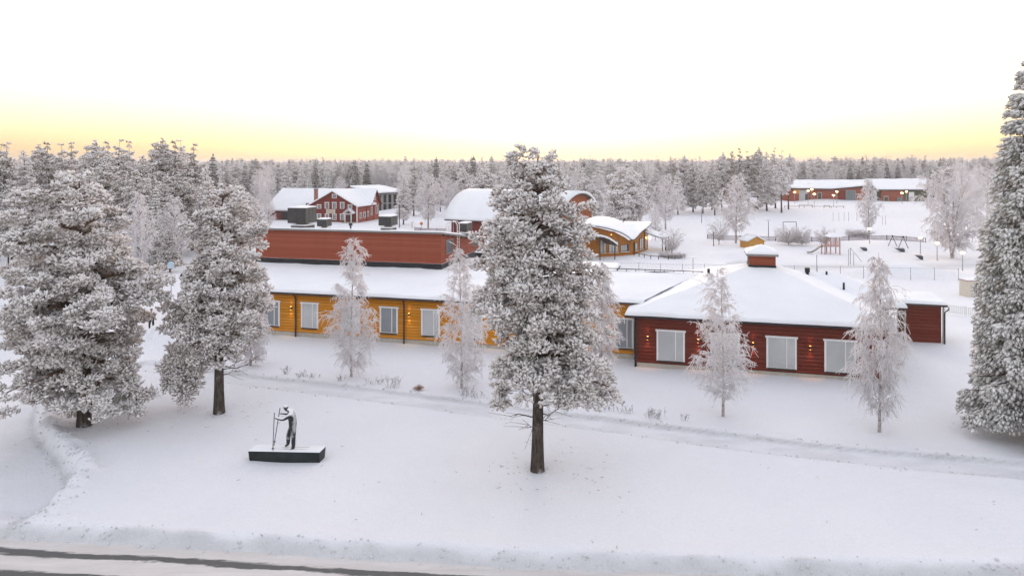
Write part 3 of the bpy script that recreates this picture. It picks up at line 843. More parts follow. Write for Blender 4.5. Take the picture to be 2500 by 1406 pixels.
M['spruce_frost'] = frost_mat('frosted_spruce_needles', (0.21, 0.215, 0.18), (0.90, 0.885, 0.875), 0.76, 0.40, 0.55)
M['dark_spruce'] = frost_mat('sparsely_frosted_spruce', (0.085, 0.085, 0.075), (0.76, 0.73, 0.73), 0.38, 0.42, 0.5, 0.3)
M['twig_frost'] = frost_mat('frosted_birch_twigs', (0.62, 0.56, 0.545), (0.95, 0.935, 0.945), 1.0, 0.10, 0.6, 0.0, 0.55)
M['shrub_frost'] = frost_mat('frosted_shrub_twigs', (0.34, 0.28, 0.25), (0.86, 0.83, 0.84), 0.74, 0.12, 0.7)
def bark_mat(name, lo, hi, frost, scale=(6, 6, 1.2)):
    m, nt, bs, N, L = mat_new(name)
    a = noise_of(nt, 2.0, 6, 0.7, 'Object', scale)
    b_ = noise_of(nt, 1.3, 4, 0.7)
    c = ramp(nt, a, [(0.35, lo), (0.65, hi)])
    k = maths(nt, 'MULTIPLY_ADD', b_, 4.0, -2.0 - (0.5-frost)*3, clamp=True)
    c = mix(nt, k, c, (0.74, 0.73, 0.74))
    L.new(c, bs.inputs['Base Color'])
    bs.inputs['Roughness'].default_value = 0.9
    bs.inputs['Specular IOR Level'].default_value = 0.1
    bump(nt, bs, a, 0.7, 0.04)
    return m
M['pine_bark'] = bark_mat('pine_bark', (0.030, 0.026, 0.024), (0.115, 0.090, 0.075), 0.40)
M['limb_bark'] = bark_mat('pine_limb_bark', (0.06, 0.045, 0.036), (0.17, 0.11, 0.075), 0.50)
M['birch_bark'] = bark_mat('birch_bark', (0.10, 0.075, 0.065), (0.55, 0.48, 0.44), 0.58, (1.5, 1.5, 9))

PHI = (1+5**0.5)/2
ICO_V = np.array([(-1, PHI, 0), (1, PHI, 0), (-1, -PHI, 0), (1, -PHI, 0), (0, -1, PHI), (0, 1, PHI), (0, -1, -PHI), (0, 1, -PHI), (PHI, 0, -1), (PHI, 0, 1), (-PHI, 0, -1), (-PHI, 0, 1)])/math.sqrt(1+PHI*PHI)
ICO_F = np.array([(0,11,5),(0,5,1),(0,1,7),(0,7,10),(0,10,11),(1,5,9),(5,11,4),(11,10,2),(10,7,6),(7,1,8),(3,9,4),(3,4,2),(3,2,6),(3,6,8),(3,8,9),(4,9,5),(2,4,11),(6,2,10),(8,6,7),(9,8,1)])
OCT_V = np.array([(1,0,0),(-1,0,0),(0,1,0),(0,-1,0),(0,0,1),(0,0,-1)], float)
OCT_F = np.array([(0,2,4),(2,1,4),(1,3,4),(3,0,4),(2,0,5),(1,2,5),(3,1,5),(0,3,5)])
def rand_rot(n, rng):
    q = rng.normal(size=(n, 4)); q /= np.linalg.norm(q, axis=1, keepdims=True)
    w, x, y, z = q.T
    return np.stack([np.stack([1-2*(y*y+z*z), 2*(x*y-z*w), 2*(x*z+y*w)], 1), np.stack([2*(x*y+z*w), 1-2*(x*x+z*z), 2*(y*z-x*w)], 1), np.stack([2*(x*z-y*w), 2*(y*z+x*w), 1-2*(x*x+y*y)], 1)], 1)
def tufts(C, S, rng, lo=0.45, hi=1.35, axis=None, elong=1.0, oct_=False):
    """crumpled spiky tufts at C with sizes S"""
    BV, BF = (OCT_V, OCT_F) if oct_ else (ICO_V, ICO_F)
    n = len(C); k = len(BV)
    v = np.einsum('nij,kj->nki', rand_rot(n, rng), BV)
    v = v * rng.uniform(lo, hi, size=(n, k, 1))
    if axis is not None:
        d = np.einsum('nki,ni->nk', v, axis)
        v = v + d[:, :, None]*axis[:, None, :]*(elong-1)
    v = v * S[:, None, None] + C[:, None, :]
    f = BF[None] + (np.arange(n)*k)[:, None, None]
    r = np.repeat(rng.uniform(0, 1, n), k)
    return v.reshape(-1, 3), f.reshape(-1, 3), r
def tubes(P, Rd, sides=3):
    """many thin tubes at once: P (N,K,3), Rd (N,K); returns quads"""
    N_, K, _ = P.shape
    d = np.gradient(P, axis=1); d /= np.linalg.norm(d, axis=2, keepdims=True)+1e-9
    a = np.where(np.abs(d[..., 2:3]) < 0.9, np.array([0, 0, 1.0]), np.array([1.0, 0, 0]))
    e1 = np.cross(d, a); e1 /= np.linalg.norm(e1, axis=2, keepdims=True)+1e-9
    e2 = np.cross(d, e1)
    th = 2*np.pi*np.arange(sides)/sides
    v = P[:, :, None, :] + (e1[:, :, None, :]*np.cos(th)[None, None, :, None] + e2[:, :, None, :]*np.sin(th)[None, None, :, None])*Rd[:, :, None, None]
    id_ = np.arange(N_*K*sides).reshape(N_, K, sides)
    nx = np.roll(id_, -1, axis=2)
    f = np.stack([id_[:, :-1], nx[:, :-1], nx[:, 1:], id_[:, 1:]], -1).reshape(-1, 4)
    return v.reshape(-1, 3), f
def ext(rows, z, az, depth=0.92):
    zs = [r[0] for r in rows]; l = np.interp(z, zs, [r[1] for r in rows]); r_ = np.interp(z, zs, [r[2] for r in rows])
    c = np.cos(az); m = (l+r_)/2*depth
    return np.where(c > 0, r_*c*c, l*c*c) + m*(1-c*c)

def pine_mesh(rng, h, rows, n_limbs, tuft, per, trunk_r, pad=(0.35, 0.75), bend=0.25, tops=None, dead=None, droop=0.25, oct_=False, flat=0.6, inner=0.35, el_=1.6):
    """rows: (height, reach to the left, reach to the right) in metres from the trunk, bottom to top; returns trunk, limbs and crown meshes"""
    ph = rng.uniform(0, 6.28)
    def trunk_xy(z):
        t = z/h
        return np.stack([bend*np.sin(t*2.6+ph)*t, bend*0.7*np.cos(t*2.1+ph)*t], -1)
    zs = np.linspace(-0.35, h*0.97, 16)
    T = np.concatenate([trunk_xy(np.clip(zs, 0, h)), zs[:, None]], 1)[None]
    rad = trunk_r*np.clip(1-zs/h, 0.04, 1)**0.8; rad[0] *= 1.25; rad[1] *= 1.08
    tv, tf = tubes(T, rad[None], 10)
    # limbs
    zlo, zhi = rows[0][0], rows[-1][0]
    zz = np.array([r[0] for r in rows]); ww = np.array([(r[1]+r[2])/2+0.25 for r in rows])
    grid = np.linspace(zlo, zhi, 200); dens = np.interp(grid, zz, ww)**1.15; cdf = np.cumsum(dens); cdf /= cdf[-1]
    z = np.interp((np.arange(n_limbs)+rng.uniform(0.1, 0.9, n_limbs))/n_limbs, cdf, grid)
    az = np.arange(n_limbs)*2.39996 + rng.uniform(-0.4, 0.4, n_limbs)
    r_full = np.maximum(0.12, ext(rows, z, az) - 0.62*pad[0] - 0.05)
    L = r_full*(1.06-0.52*rng.uniform(0, 1, n_limbs)**1.6)
    tt = np.linspace(0, 1, 6)
    rel = (z-zlo)/max(0.01, zhi-zlo)
    z0 = np.clip(z + L*(0.30 - 0.75*rel), zlo*0.85, h*0.96)
    dirs = np.stack([np.cos(az), np.sin(az)], 1)
    base = trunk_xy(z0)
    P = np.zeros((n_limbs, 6, 3))
    wob = rng.normal(size=(n_limbs, 2))*0.12
    for i, t in enumerate(tt):
        P[:, i, :2] = base + dirs*(L*t)[:, None] + wob*(math.sin(t*3.1))*L[:, None]
        P[:, i, 2] = z0 + (z-z0)*t + droop*L*0.35*math.sin(t*math.pi)*(1-rel) 
    lr = np.clip(0.035+0.02*L, 0.02, 0.11)*trunk_r/0.2
    Rl = lr[:, None]*(1-0.8*tt)[None, :]
    lv, lf = tubes(P, Rl, 5)
    if dead is not None:
        n = len(dead)
        D = np.zeros((n, 6, 3)); dr = np.zeros((n, 6))
        for i, (zd, azd, ld, rise) in enumerate(dead):
            b = trunk_xy(np.array([zd]))[0]
            for j, t in enumerate(tt):
                D[i, j] = (b[0]+math.cos(azd)*ld*t, b[1]+math.sin(azd)*ld*t, zd + rise*t*t + 0.06*math.sin(t*9+i))
            dr[i] = 0.032*(1-0.75*tt)
        dv, df = tubes(D, dr, 5)
        # side twigs on the dead branches
        nt_ = n*9; TP = np.zeros((nt_, 4, 3)); TR = np.zeros((nt_, 4))
        for q in range(nt_):
            i = q % n; t = rng.uniform(0.35, 1.0); b = D[i][min(5, int(t*5))]
            dd = rng.normal(size=3)*0.5; dd[:2] += np.array([math.cos(dead[i][1]), math.sin(dead[i][1])])*0.6; dd[2] *= 0.7
            ln = rng.uniform(0.25, 0.7)
            for j in range(4): TP[q, j] = b + dd*ln*j/3; TR[q, j] = 0.012*(1-0.2*j)
        tv2, tf2 = tubes(TP, TR, 3)
        lf = np.concatenate([lf, df+len(lv), tf2+len(lv)+len(dv)]); lv = np.concatenate([lv, dv, tv2])
    # pads of needles
    pc = []; pr = []; po = []
    for i in range(n_limbs):
        k = int(np.clip(2 + L[i]*1.9, 2, 9))
        f = rng.uniform(inner, 1.0, k); f[0] = 1.0
        for t in f:
            b = t*5; j = min(4, int(b)); q = P[i, j]*(1-(b-j)) + P[i, j+1]*(b-j)
            s = 0.10*L[i]+0.12
            q = q + np.array([rng.normal()*s, rng.normal()*s, rng.normal()*s*0.8+0.05])
            pc.append(q); pr.append(rng.uniform(*pad)*(0.42+0.40*min(L[i], 1.1)+0.06*min(L[i], 3))); po.append(dirs[i])
    if tops:
        for (tx, ty, z0_, z1_, w) in tops:
            for q in range(int((z1_-z0_)/0.17)+1):
                t = rng.uniform(0, 1)
                rr = w*(1-t*0.78)
                a_ = rng.uniform(0, 6.28)
                pc.append(np.array([tx+math.cos(a_)*rr*0.75, ty+math.sin(a_)*rr*0.75, z0_+(z1_-z0_)*t])); pr.append(rng.uniform(0.5, 0.8)*pad[1]*(1-0.45*t)); po.append(np.array([math.cos(a_), math.sin(a_)]))
    pc = np.array(pc); pr = np.array(pr); po = np.array(po)
    ok = pc[:, 2] > zlo-0.25; pc, pr, po = pc[ok], pr[ok], po[ok]
    cnt = np.maximum(4, (per*(pr/0.5)**2).astype(int))
    ids = np.repeat(np.arange(len(pc)), cnt)
    n = len(ids)
    d = rng.normal(size=(n, 3)); d[:, 2] += 0.35; d[:, :2] += po[ids]*0.35
    d /= np.linalg.norm(d, axis=1, keepdims=True)
    rr = pr[ids]*rng.uniform(0.55, 1.08, n)
    C = pc[ids] + d*np.stack([rr, rr, rr*flat], 1)
    C[:, 2] = np.maximum(C[:, 2], 0.12)
    S = tuft*rng.uniform(0.7, 1.3, n)
    ax = d*np.array([1, 1, 0.8]) + rng.normal(size=(n, 3))*0.35 + np.array([0, 0, 0.25]); ax /= np.linalg.norm(ax, axis=1, keepdims=True)
    cv, cf, cr = tufts(C, S, rng, 0.3, 1.25, ax, el_, oct_)
    return (tv, tf), (lv, lf), (cv, cf, cr)

def spruce_mesh(rng, h, r0, n_whorl, tuft, trunk_r, zlo=0.3, per=9, oct_=False, shape=0.85):
    zs = np.linspace(-0.3, h*0.98, 12)
    T = np.stack([np.zeros(12), np.zeros(12), zs], 1)[None]
    tv, tf = tubes(T, (trunk_r*np.clip(1-zs/h, 0.03, 1))[None], 8)
    Cs = []; Ax = []; Ss = []
    LP = []; LR = []
    for w in range(n_whorl):
        t = (w+rng.uniform(-0.3, 0.3))/n_whorl; t = min(max(t, 0), 0.985)
        z = zlo + (h-zlo)*t
        k = int(rng.integers(6, 10))
        a0 = rng.uniform(0, 6.28)
        for j in range(k):
            a = a0 + 6.28*j/k + rng.uniform(-0.25, 0.25)
            L = r0*(1-t)**shape*rng.uniform(0.78, 1.08)+0.18
            d = np.array([math.cos(a), math.sin(a), 0]); sd = np.array([-d[1], d[0], 0])
            dr = rng.uniform(0.28, 0.5)*(1-t*0.9)
            ts = np.linspace(0, 1, 6)
            pts = np.array([d*L*q + np.array([0, 0, z - L*dr*(q - 0.35*q**3)]) for q in ts])
            LP.append(pts); LR.append((0.03+0.012*L)*(1-0.85*ts))
            n = max(5, int(per*L*2.0))
            q = np.sqrt(rng.uniform(0.02, 1, n))
            b = q*5; jj = np.minimum(4, b.astype(int)); fr = (b-jj)[:, None]
            c = pts[jj]*(1-fr)+pts[jj+1]*fr
            wd = 0.34*L*(1-q*0.75)+0.06
            sidew = rng.uniform(-1, 1, n)*wd
            c = c + sd*sidew[:, None]
            hang = rng.uniform(0, 1, n)**1.5*0.26*min(L, 2.0) + np.abs(sidew)*0.25
            c[:, 2] -= hang
            ax = d[None]*0.8 + sd[None]*np.sign(sidew)[:, None]*0.5 + np.array([0, 0, -1.0])*(0.35+hang*1.6)[:, None]
            ax /= np.linalg.norm(ax, axis=1, keepdims=True)
            Cs.append(c); Ax.append(ax); Ss.append(tuft*rng.uniform(0.7, 1.25, n))
    n = 16
    c = np.stack([rng.normal(size=n)*0.06, rng.normal(size=n)*0.06, np.linspace(h*0.93, h*1.01, n)], 1)
    Cs.append(c); Ax.append(np.tile(np.array([0, 0, 1.0]), (n, 1))); Ss.append(np.full(n, tuft*0.7))
    C = np.concatenate(Cs); A_ = np.concatenate(Ax); S = np.concatenate(Ss)
    C[:, 2] = np.maximum(C[:, 2], 0.1)
    cv, cf, cr = tufts(C, S, rng, 0.4, 1.25, A_, 2.4, oct_)
    lv, lf = tubes(np.array(LP), np.array(LR), 4)
    return (tv, tf), (lv, lf), (cv, cf, cr)

def birch_mesh(rng, h, rows, n_br, n_tw, n_sub, trunk_r, rad=1.0, hang=0.6, bend=0.15, stems=1, up=0.75, bare_top=True, tuft=0.0):
    """airy frosted birch: trunk, ascending branches, fans of hanging twigs"""
    TV = []; TF = []; off = 0
    BP = []; BR = []; TP = []; TRd = []; SP = []; SR = []
    tt = np.linspace(0, 1, 6)
    for st in range(stems):
        ph = rng.uniform(0, 6.28); lean = 0 if stems == 1 else 0.09*h
        la = 6.28*st/stems + 0.6
        hh = h*(1 if st == 0 else rng.uniform(0.8, 0.97))
        def txy(z):
            t = z/hh
            return np.stack([bend*np.sin(t*3+ph)*t + math.cos(la)*lean*t, bend*np.cos(t*2.5+ph)*t + math.sin(la)*lean*t], -1)
        zs = np.linspace(-0.3, hh, 16)
        T = np.concatenate([txy(np.clip(zs, 0, hh)), zs[:, None]], 1)[None]
        tv, tf = tubes(T, (trunk_r*np.clip(1-zs/hh, 0.06, 1)**0.9)[None], 7)
        TV.append(tv); TF.append(tf+off); off += len(tv)
        zlo, zhi = rows[0][0], rows[-1][0]*hh/h
        n = n_br//stems
        z = zlo + (zhi-zlo)*((np.arange(n)+rng.uniform(0, 1, n))/n)
        az = np.arange(n)*2.39996 + rng.uniform(-0.5, 0.5, n)
        L = ext(rows, z, az, 1.0)*rng.uniform(0.65, 1.05, n)
        z0 = np.clip(z - L*up*rng.uniform(0.6, 1.1, n), zlo*0.6, hh*0.97)
        b = txy(z0); d = np.stack([np.cos(az), np.sin(az)], 1)
        for i in range(n):
            P = np.zeros((6, 3))
            for j, t in enumerate(tt):
                P[j, :2] = b[i] + d[i]*L[i]*t
                P[j, 2] = z0[i] + (z[i]-z0[i])*(1.35*t-0.35*t**3) + 0.03*math.sin(7*t+i)
            BP.append(P); BR.append((0.012+0.012*L[i])*(1-0.7*tt)*rad)
            m = max(3, int(n_tw*(0.35+0.65*L[i]/max(0.3, L.max()))))
            for q in range(m):
                t = rng.uniform(0.2, 1.0); bb = t*5; j = min(4, int(bb)); p = P[j]*(1-(bb-j))+P[j+1]*(bb-j)
                dv = np.array([d[i][0], d[i][1], 0.35])*0.55 + rng.normal(size=3)*0.5
                ln = rng.uniform(0.25, 0.62)*(0.55+0.35*min(L[i], 1.8))
                hg = hang*rng.uniform(0.5, 1.3)
                K = np.linspace(0, 1, 5)
                pts = p[None] + dv[None]*ln*K[:, None] + np.stack([0*K, 0*K, -hg*ln*1.5*K**2], 1)
                TP.append(pts); TRd.append((0.013-0.005*K)*rad)
                for s in range(n_sub):
                    tq = rng.uniform(0.25, 1.0); b2 = tq*4; j2 = min(3, int(b2)); p2 = pts[j2]*(1-(b2-j2))+pts[j2+1]*(b2-j2)
                    dv2 = rng.normal(size=3)*0.55 + dv*0.35
                    l2 = ln*rng.uniform(0.25, 0.55)
                    K3 = np.linspace(0, 1, 3)
                    SP.append(p2[None] + dv2[None]*l2*K3[:, None] + np.stack([0*K3, 0*K3, -hg*l2*1.6*K3**1.6], 1)); SR.append((0.011-0.004*K3)*rad)
    bv, bf = tubes(np.array(BP), np.array(BR), 4)
    v1, f1 = tubes(np.array(TP), np.array(TRd), 3)
    v2, f2 = tubes(np.array(SP), np.array(SR), 3)
    r = np.concatenate([np.repeat(rng.uniform(0, 0.45, len(BP)), 6*4), np.repeat(rng.uniform(0.2, 1, len(TP)), 5*3), np.repeat(rng.uniform(0.3, 1, len(SP)), 3*3)])
    cv = np.concatenate([bv, v1, v2]); cf = np.concatenate([bf, f1+len(bv), f2+len(bv)+len(v1)])
    return (np.concatenate(TV), np.concatenate(TF)), None, (cv, cf, r)

def make_tree(name, label, cat, loc, meshes, mats, group=None, scale=1.0, rz=0.0):
    (tv, tf), lm, (cv, cf, cr) = meshes
    t = thing(name, label, cat, loc, group)
    link('trunk', arr_mesh('trunk', tv, tf, smooth=True), M[mats[0]], t)
    if lm is not None: link('limbs', arr_mesh('limbs', lm[0], lm[1], smooth=True), M[mats[1]], t)['kind'] = 'stuff'
    link('crown', arr_mesh('crown', cv, cf, cr), M[mats[2]], t)
    t.scale = (scale, scale, scale); t.rotation_euler = (0, 0, rz)
    return t
def rows_px(bx, by, rows):
    """photo silhouette rows (y, x_left, x_right) -> (height, left reach, right reach) in metres"""
    q = gp(bx, by); m = q.y/F
    return q, sorted([((by-y)*m, (bx-l)*m, (r-bx)*m) for y, l, r in rows])

def litter():
    """fallen twigs and needles on the snow under the near pines"""
    rg = np.random.default_rng(92); P_ = []
    for (bx, by, n, sp_) in ((1312, 1140, 70, 1.6), (535, 1000, 60, 1.7), (205, 1030, 60, 2.0), (1000, 1180, 40, 6.0), (1800, 1180, 40, 7.0)):
        q = gp(bx, by)
        for i in range(n):
            x, y = q.x+rg.normal()*sp_, q.y+rg.normal()*sp_*0.8
            z = gz(x, y)+0.012; a = rg.uniform(0, 6.28); l = rg.uniform(0.03, 0.14)
            d = np.array([math.cos(a)*l, math.sin(a)*l, rg.uniform(0, 0.03)]); P_.append([np.array([x, y, z]), np.array([x, y, z])+d*0.5+rg.normal(size=3)*0.008, np.array([x, y, z])+d])
    return tubes(np.array(P_), np.tile(np.array([[0.008, 0.006, 0.005]]), (len(P_), 1)), 3)
v_, f_ = litter()
lt_ = link('fallen_twigs', arr_mesh('fallen_twigs', v_, f_), M['limb_bark']); lt_['kind'] = 'stuff'; lt_['label'] = 'fallen twigs scattered on the snow under the pines'
C_, S_, rg_ = clods()
v_, f_, r_ = tufts(C_, S_, rg_, 0.6, 1.2)
cl_ = link('snow_clods', arr_mesh('snow_clods', v_, f_, smooth=False), snow_mat('ploughed_snow', (0.62, 0.615, 0.635)))
cl_['kind'] = 'stuff'; cl_['label'] = 'crumbs of ploughed snow along road bank, yard edge and path'

def add_boughs(mp, bx, by, boughs, r=0.42, n=120, size=0.068, seed=0):
    """single long boughs: each a limb from the trunk at photo row y0 with pads at the photo points"""
    rg = np.random.default_rng(seed); m = gp(bx, by).y/F
    c0 = mp[2]; cv, cf, cr = [c0[0]], [c0[1]], [c0[2]]; off = len(c0[0]); LP = []; LR = []
    for y0, pts in boughs:
        dy = rg.normal()*0.3
        pc = np.array([[(x-bx)*m, dy+rg.normal()*0.25, (by-y)*m] for x, y in pts])
        ids = np.repeat(np.arange(len(pc)), n); d = rg.normal(size=(len(ids), 3)); d[:, 2] += 0.3; d /= np.linalg.norm(d, axis=1, keepdims=True)
        v, f, r_ = tufts(pc[ids]+d*np.array([1, 1, 0.6])*r*rg.uniform(0.4, 1.05, (len(ids), 1)), size*rg.uniform(0.7, 1.3, len(ids)), rg, 0.3, 1.25, d, 2.4, True)
        cv.append(v); cf.append(f+off); cr.append(r_); off += len(v)
        k = [0, (len(pc)-1)//2, len(pc)-1]; P_ = np.array([[0, 0, (by-y0)*m]]+[pc[i] for i in k])
        t = np.linspace(0, 3, 6); LP.append(np.stack([np.interp(t, range(4), P_[:, j]) for j in range(3)], 1)); LR.append(np.linspace(0.06, 0.02, 6))
    lv, lf = tubes(np.array(LP), np.array(LR), 5); l0 = mp[1]
    return (mp[0], (np.concatenate([l0[0], lv]), np.concatenate([l0[1], lf+len(l0[0])])), (np.concatenate(cv), np.concatenate(cf), np.concatenate(cr)))

# ---- the three near pines and the spruce at the edge of the picture
q, rows = rows_px(1312, 1140, [(352, 1262, 1300), (385, 1240, 1370), (430, 1226, 1388), (480, 1205, 1398), (540, 1180, 1425), (600, 1190, 1440), (660, 1190, 1450), (710, 1150, 1462), (750, 1175, 1450), (800, 1225, 1462), (850, 1215, 1490), (900, 1205, 1508), (930, 1212, 1515), (955, 1210, 1495)])
m = q.y/F
dead = [((1140-y)*m, az, l, r) for y, az, l, r in [(985, 0.1, 1.3, 0.75), (1000, -0.5, 1.2, 0.6), (955, 3.0, 1.1, 0.35), (1003, 3.3, 1.35, 0.1), (930, 3.9, 1.1, 0.6), (1020, 0.4, 0.5, 0.2), (1030, 2.9, 0.45, 0.0), (960, -1.3, 1.0, 0.3), (940, 1.6, 1.2, 0.4)]]
tops = [((1276-1312)*m, 0, (1140-470)*m, (1140-345)*m, 0.62), ((1346-1312)*m, 0.1, (1140-470)*m, (1140-362)*m, 0.45)]
mp = pine_mesh(np.random.default_rng(11), 12.2, rows, 135, 0.066, 84, 0.26, (0.28, 0.48), 0.12, tops, dead, 0.15, flat=0.62, inner=0.45, oct_=True, el_=2.4)
mp = add_boughs(mp, 1312, 1140, [(880, [(1395, 890), (1420, 885), (1435, 915), (1455, 905), (1470, 930), (1485, 915), (1490, 945), (1450, 945), (1425, 930), (1465, 955)]), (870, [(1262, 895), (1248, 915), (1235, 935), (1225, 955), (1218, 972), (1240, 920)]), (720, [(1230, 705), (1208, 712), (1190, 718), (1172, 722), (1215, 730)]), (560, [(1400, 545), (1412, 555), (1395, 575)])], 0.36, 105, seed=31)
make_tree('pine_tree', 'tall frosted pine with two tops and bare lower trunk, in front of the yellow wall', 'tree', (q.x, q.y, gz(q.x, q.y)), mp, ('pine_bark', 'limb_bark', 'pine_frost'))
q, rows = rows_px(205, 1030, [(412, 130, 195), (440, 95, 220), (480, 35, 270), (520, 25, 265), (560, 20, 295), (610, -10, 320), (660, -20, 330), (700, -10, 400), (740, 5, 390), (790, 15, 338), (840, 20, 322), (890, 30, 330), (930, 35, 365), (960, 60, 375), (985, 140, 360)])
mp = pine_mesh(np.random.default_rng(12), 11.8, rows, 98, 0.070, 76, 0.30, (0.32, 0.58), 0.2, [(-0.9, 0, 9.4, 11.8, 1.2)], None, 0.2, flat=0.48, inner=0.5, oct_=True, el_=2.4)
mp = add_boughs(mp, 205, 1030, [(830, [(130, 850), (105, 870), (85, 890), (70, 905), (95, 915), (60, 925), (115, 890)]), (860, [(270, 890), (300, 910), (325, 935), (340, 960), (320, 975), (300, 950), (345, 985)]), (700, [(330, 690), (355, 695), (378, 705), (395, 715), (365, 720)]), (480, [(75, 470), (55, 468), (95, 480)]), (900, [(180, 950), (165, 975), (170, 1000), (190, 985)])], 0.42, 125, 0.07, seed=32)
make_tree('pine_tree', 'broad frosted pine branched down to the snow, beside the ploughed yard', 'tree', (q.x, q.y, gz(q.x, q.y)), mp, ('pine_bark', 'limb_bark', 'pine_frost'))
q, rows = rows_px(535, 1000, [(448, 510, 580), (480, 480, 602), (530, 468, 622), (600, 455, 640), (650, 455, 648), (700, 430, 658), (750, 408, 662), (800, 405, 640), (840, 412, 600), (880, 412, 560)])
m = q.y/F
dead = [((1000-y)*m, az, l, r) for y, az, l, r in [(895, 0.1, 2.1, 0.75), (885, -0.3, 1.5, 0.5), (905, 0.5, 1.0, 0.05), (875, 0.9, 1.4, 0.5), (870, 3.2, 1.3, -0.2), (860, 2.6, 1.1, 0.3), (850, -0.9, 1.2, 0.2)]]
mp = pine_mesh(np.random.default_rng(13), 11.0, rows, 98, 0.068, 74, 0.25, (0.28, 0.50), 0.15, [(0.1, 0, 8.6, 11.1, 0.9)], dead, 0.15, inner=0.45, oct_=True, el_=2.4)
# the separate low-hanging bough on its left
rg = np.random.default_rng(15)
pc = np.array([[(x-535)*m, rg.normal()*0.35, (1000-y)*m] for x, y in [(450, 850), (430, 870), (465, 880), (440, 900), (470, 905), (450, 925), (425, 915), (465, 935), (455, 950), (440, 945), (480, 890), (415, 885)]])
ids = np.repeat(np.arange(len(pc)), 170); d = rg.normal(size=(len(ids), 3)); d /= np.linalg.norm(d, axis=1, keepdims=True)
cv, cf, cr = tufts(pc[ids]+d*0.48*rg.uniform(0.4, 1.05, (len(ids), 1)), 0.07*rg.uniform(0.7, 1.3, len(ids)), rg, 0.3, 1.25, d, 2.4, True)
c0 = mp[2]; mp = (mp[0], mp[1], (np.concatenate([c0[0], cv]), np.concatenate([c0[1], cf+len(c0[0])]), np.concatenate([c0[2], cr])))
bp = np.array([[[0.0, 0, 4.0], [-0.5, 0, 3.7], [-1.1, 0, 3.2], [-1.5, 0, 2.6], [-1.8, 0, 2.0], [-1.9, 0, 1.5]]])
lv, lf = tubes(bp, np.array([[0.07, 0.06, 0.05, 0.04, 0.03, 0.02]]), 5)
pt2 = make_tree('pine_tree', 'frosted pine with dark bare trunk and dead lower branches, left of the skier statue', 'tree', (q.x, q.y, gz(q.x, q.y)), mp, ('pine_bark', 'limb_bark', 'pine_frost'))
link('low_bough', arr_mesh('low_bough', lv, lf, smooth=True), M['limb_bark'], pt2)
q = gp(2530, 1075)
mp = spruce_mesh(np.random.default_rng(14), 16.8, 2.65, 44, 0.075, 0.28, 1.5, 32, shape=0.55, oct_=True)
make_tree('spruce_tree', 'tall grey-green frosted spruce cut off by the picture edge, beside the shed', 'tree', (q.x, q.y, gz(q.x, q.y)), mp, ('pine_bark', 'limb_bark', 'spruce_frost'))

# ---- young birches along the path
def near_birch(bx, by, rows, label, seed, n_br=60, hang=0.6, up=0.75, tr=0.075, n_tw=25, n_sub=6, rad=1.15):
    q, rows = rows_px(bx, by, rows)
    h = rows[-1][0]*1.02
    mp = birch_mesh(np.random.default_rng(seed), h, rows, n_br, n_tw, n_sub, tr, rad, hang, 0.12, up=up)
    return make_tree('birch_tree', label, 'tree', (q.x, q.y, gz(q.x, q.y)), mp, ('birch_bark', None, 'twig_frost'), 'young frosted birches along the path')
near_birch(858, 922, [(583, 852, 864), (610, 835, 885), (640, 832, 882), (680, 828, 886), (730, 812, 905), (765, 795, 918), (800, 800, 925), (835, 810, 925), (865, 825, 900), (890, 830, 890)], 'frosted young birch with a spiky top against the red upper storey', 21, hang=0.5)
near_birch(1127, 948, [(602, 1120, 1132), (630, 1108, 1148), (670, 1100, 1155), (720, 1085, 1170), (765, 1068, 1190), (810, 1070, 1205), (850, 1075, 1195), (890, 1085, 1180), (920, 1095, 1160)], 'frosted young birch just left of the two-topped pine', 22, hang=0.5)
near_birch(1470, 955, [(640, 1464, 1476), (680, 1455, 1488), (720, 1440, 1500), (770, 1430, 1508), (820, 1432, 1506), (860, 1440, 1500), (900, 1450, 1490)], 'frosted young birch half hidden behind the two-topped pine', 23, hang=0.6)
near_birch(1765, 1015, [(655, 1742, 1752), (700, 1728, 1775), (750, 1705, 1800), (790, 1690, 1815), (830, 1680, 1830), (870, 1690, 1828), (905, 1685, 1838), (935, 1712, 1800), (965, 1735, 1790)], 'frosted young birch with stiff outstretched branches before the red pavilion', 24, n_br=54, hang=0.35, up=0.45)
near_birch(2147, 1052, [(620, 2135, 2150), (660, 2125, 2160), (710, 2108, 2180), (760, 2090, 2195), (810, 2078, 2208), (860, 2078, 2212), (910, 2082, 2205), (950, 2100, 2185), (990, 2110, 2170)], 'frosted weeping young birch at the right corner of the red pavilion', 25, hang=0.75, up=0.8)
near_birch(612, 893, [(660, 606, 618), (700, 595, 640), (750, 588, 660), (800, 590, 670), (840, 590, 655), (870, 598, 630)], 'slender frosted birch half hidden behind the pine by the statue', 26, n_br=44, hang=0.7)
# ------------------------------------------------------------------ farther buildings
M['farm_red'] = plain('farmhouse_red', (0.17, 0.022, 0.016), 0.75, 0.14, 1.5, stretch=(1, 1, 4))
M['farm_red_lit'] = plain('farmhouse_red_lit_side', (0.30, 0.075, 0.055), 0.75, 0.12, 1.5)  # farmhouse red painted paler for the lit side wall; also on barn window frames
M['brick'] = plain('chimney_brick', (0.26, 0.12, 0.10), 0.85, 0.25, 6.0)
M['ochre'] = plain('ochre_boards', (0.36, 0.135, 0.020), 0.7, 0.16, 1.2, stretch=(5, 5, 0.6))
M['rust'] = plain('rust_brick', (0.30, 0.085, 0.030), 0.8, 0.15, 3.0)
M['curtain'] = pane_mat('glass_over_white_curtain', (0.46, 0.45, 0.44), 0.2)
M['grey_green'] = plain('olive_panel', (0.10, 0.105, 0.07), 0.7, 0.15, 1.0)
M['school_red'] = plain('school_brick', (0.28, 0.080, 0.050), 0.8, 0.15, 1.5)
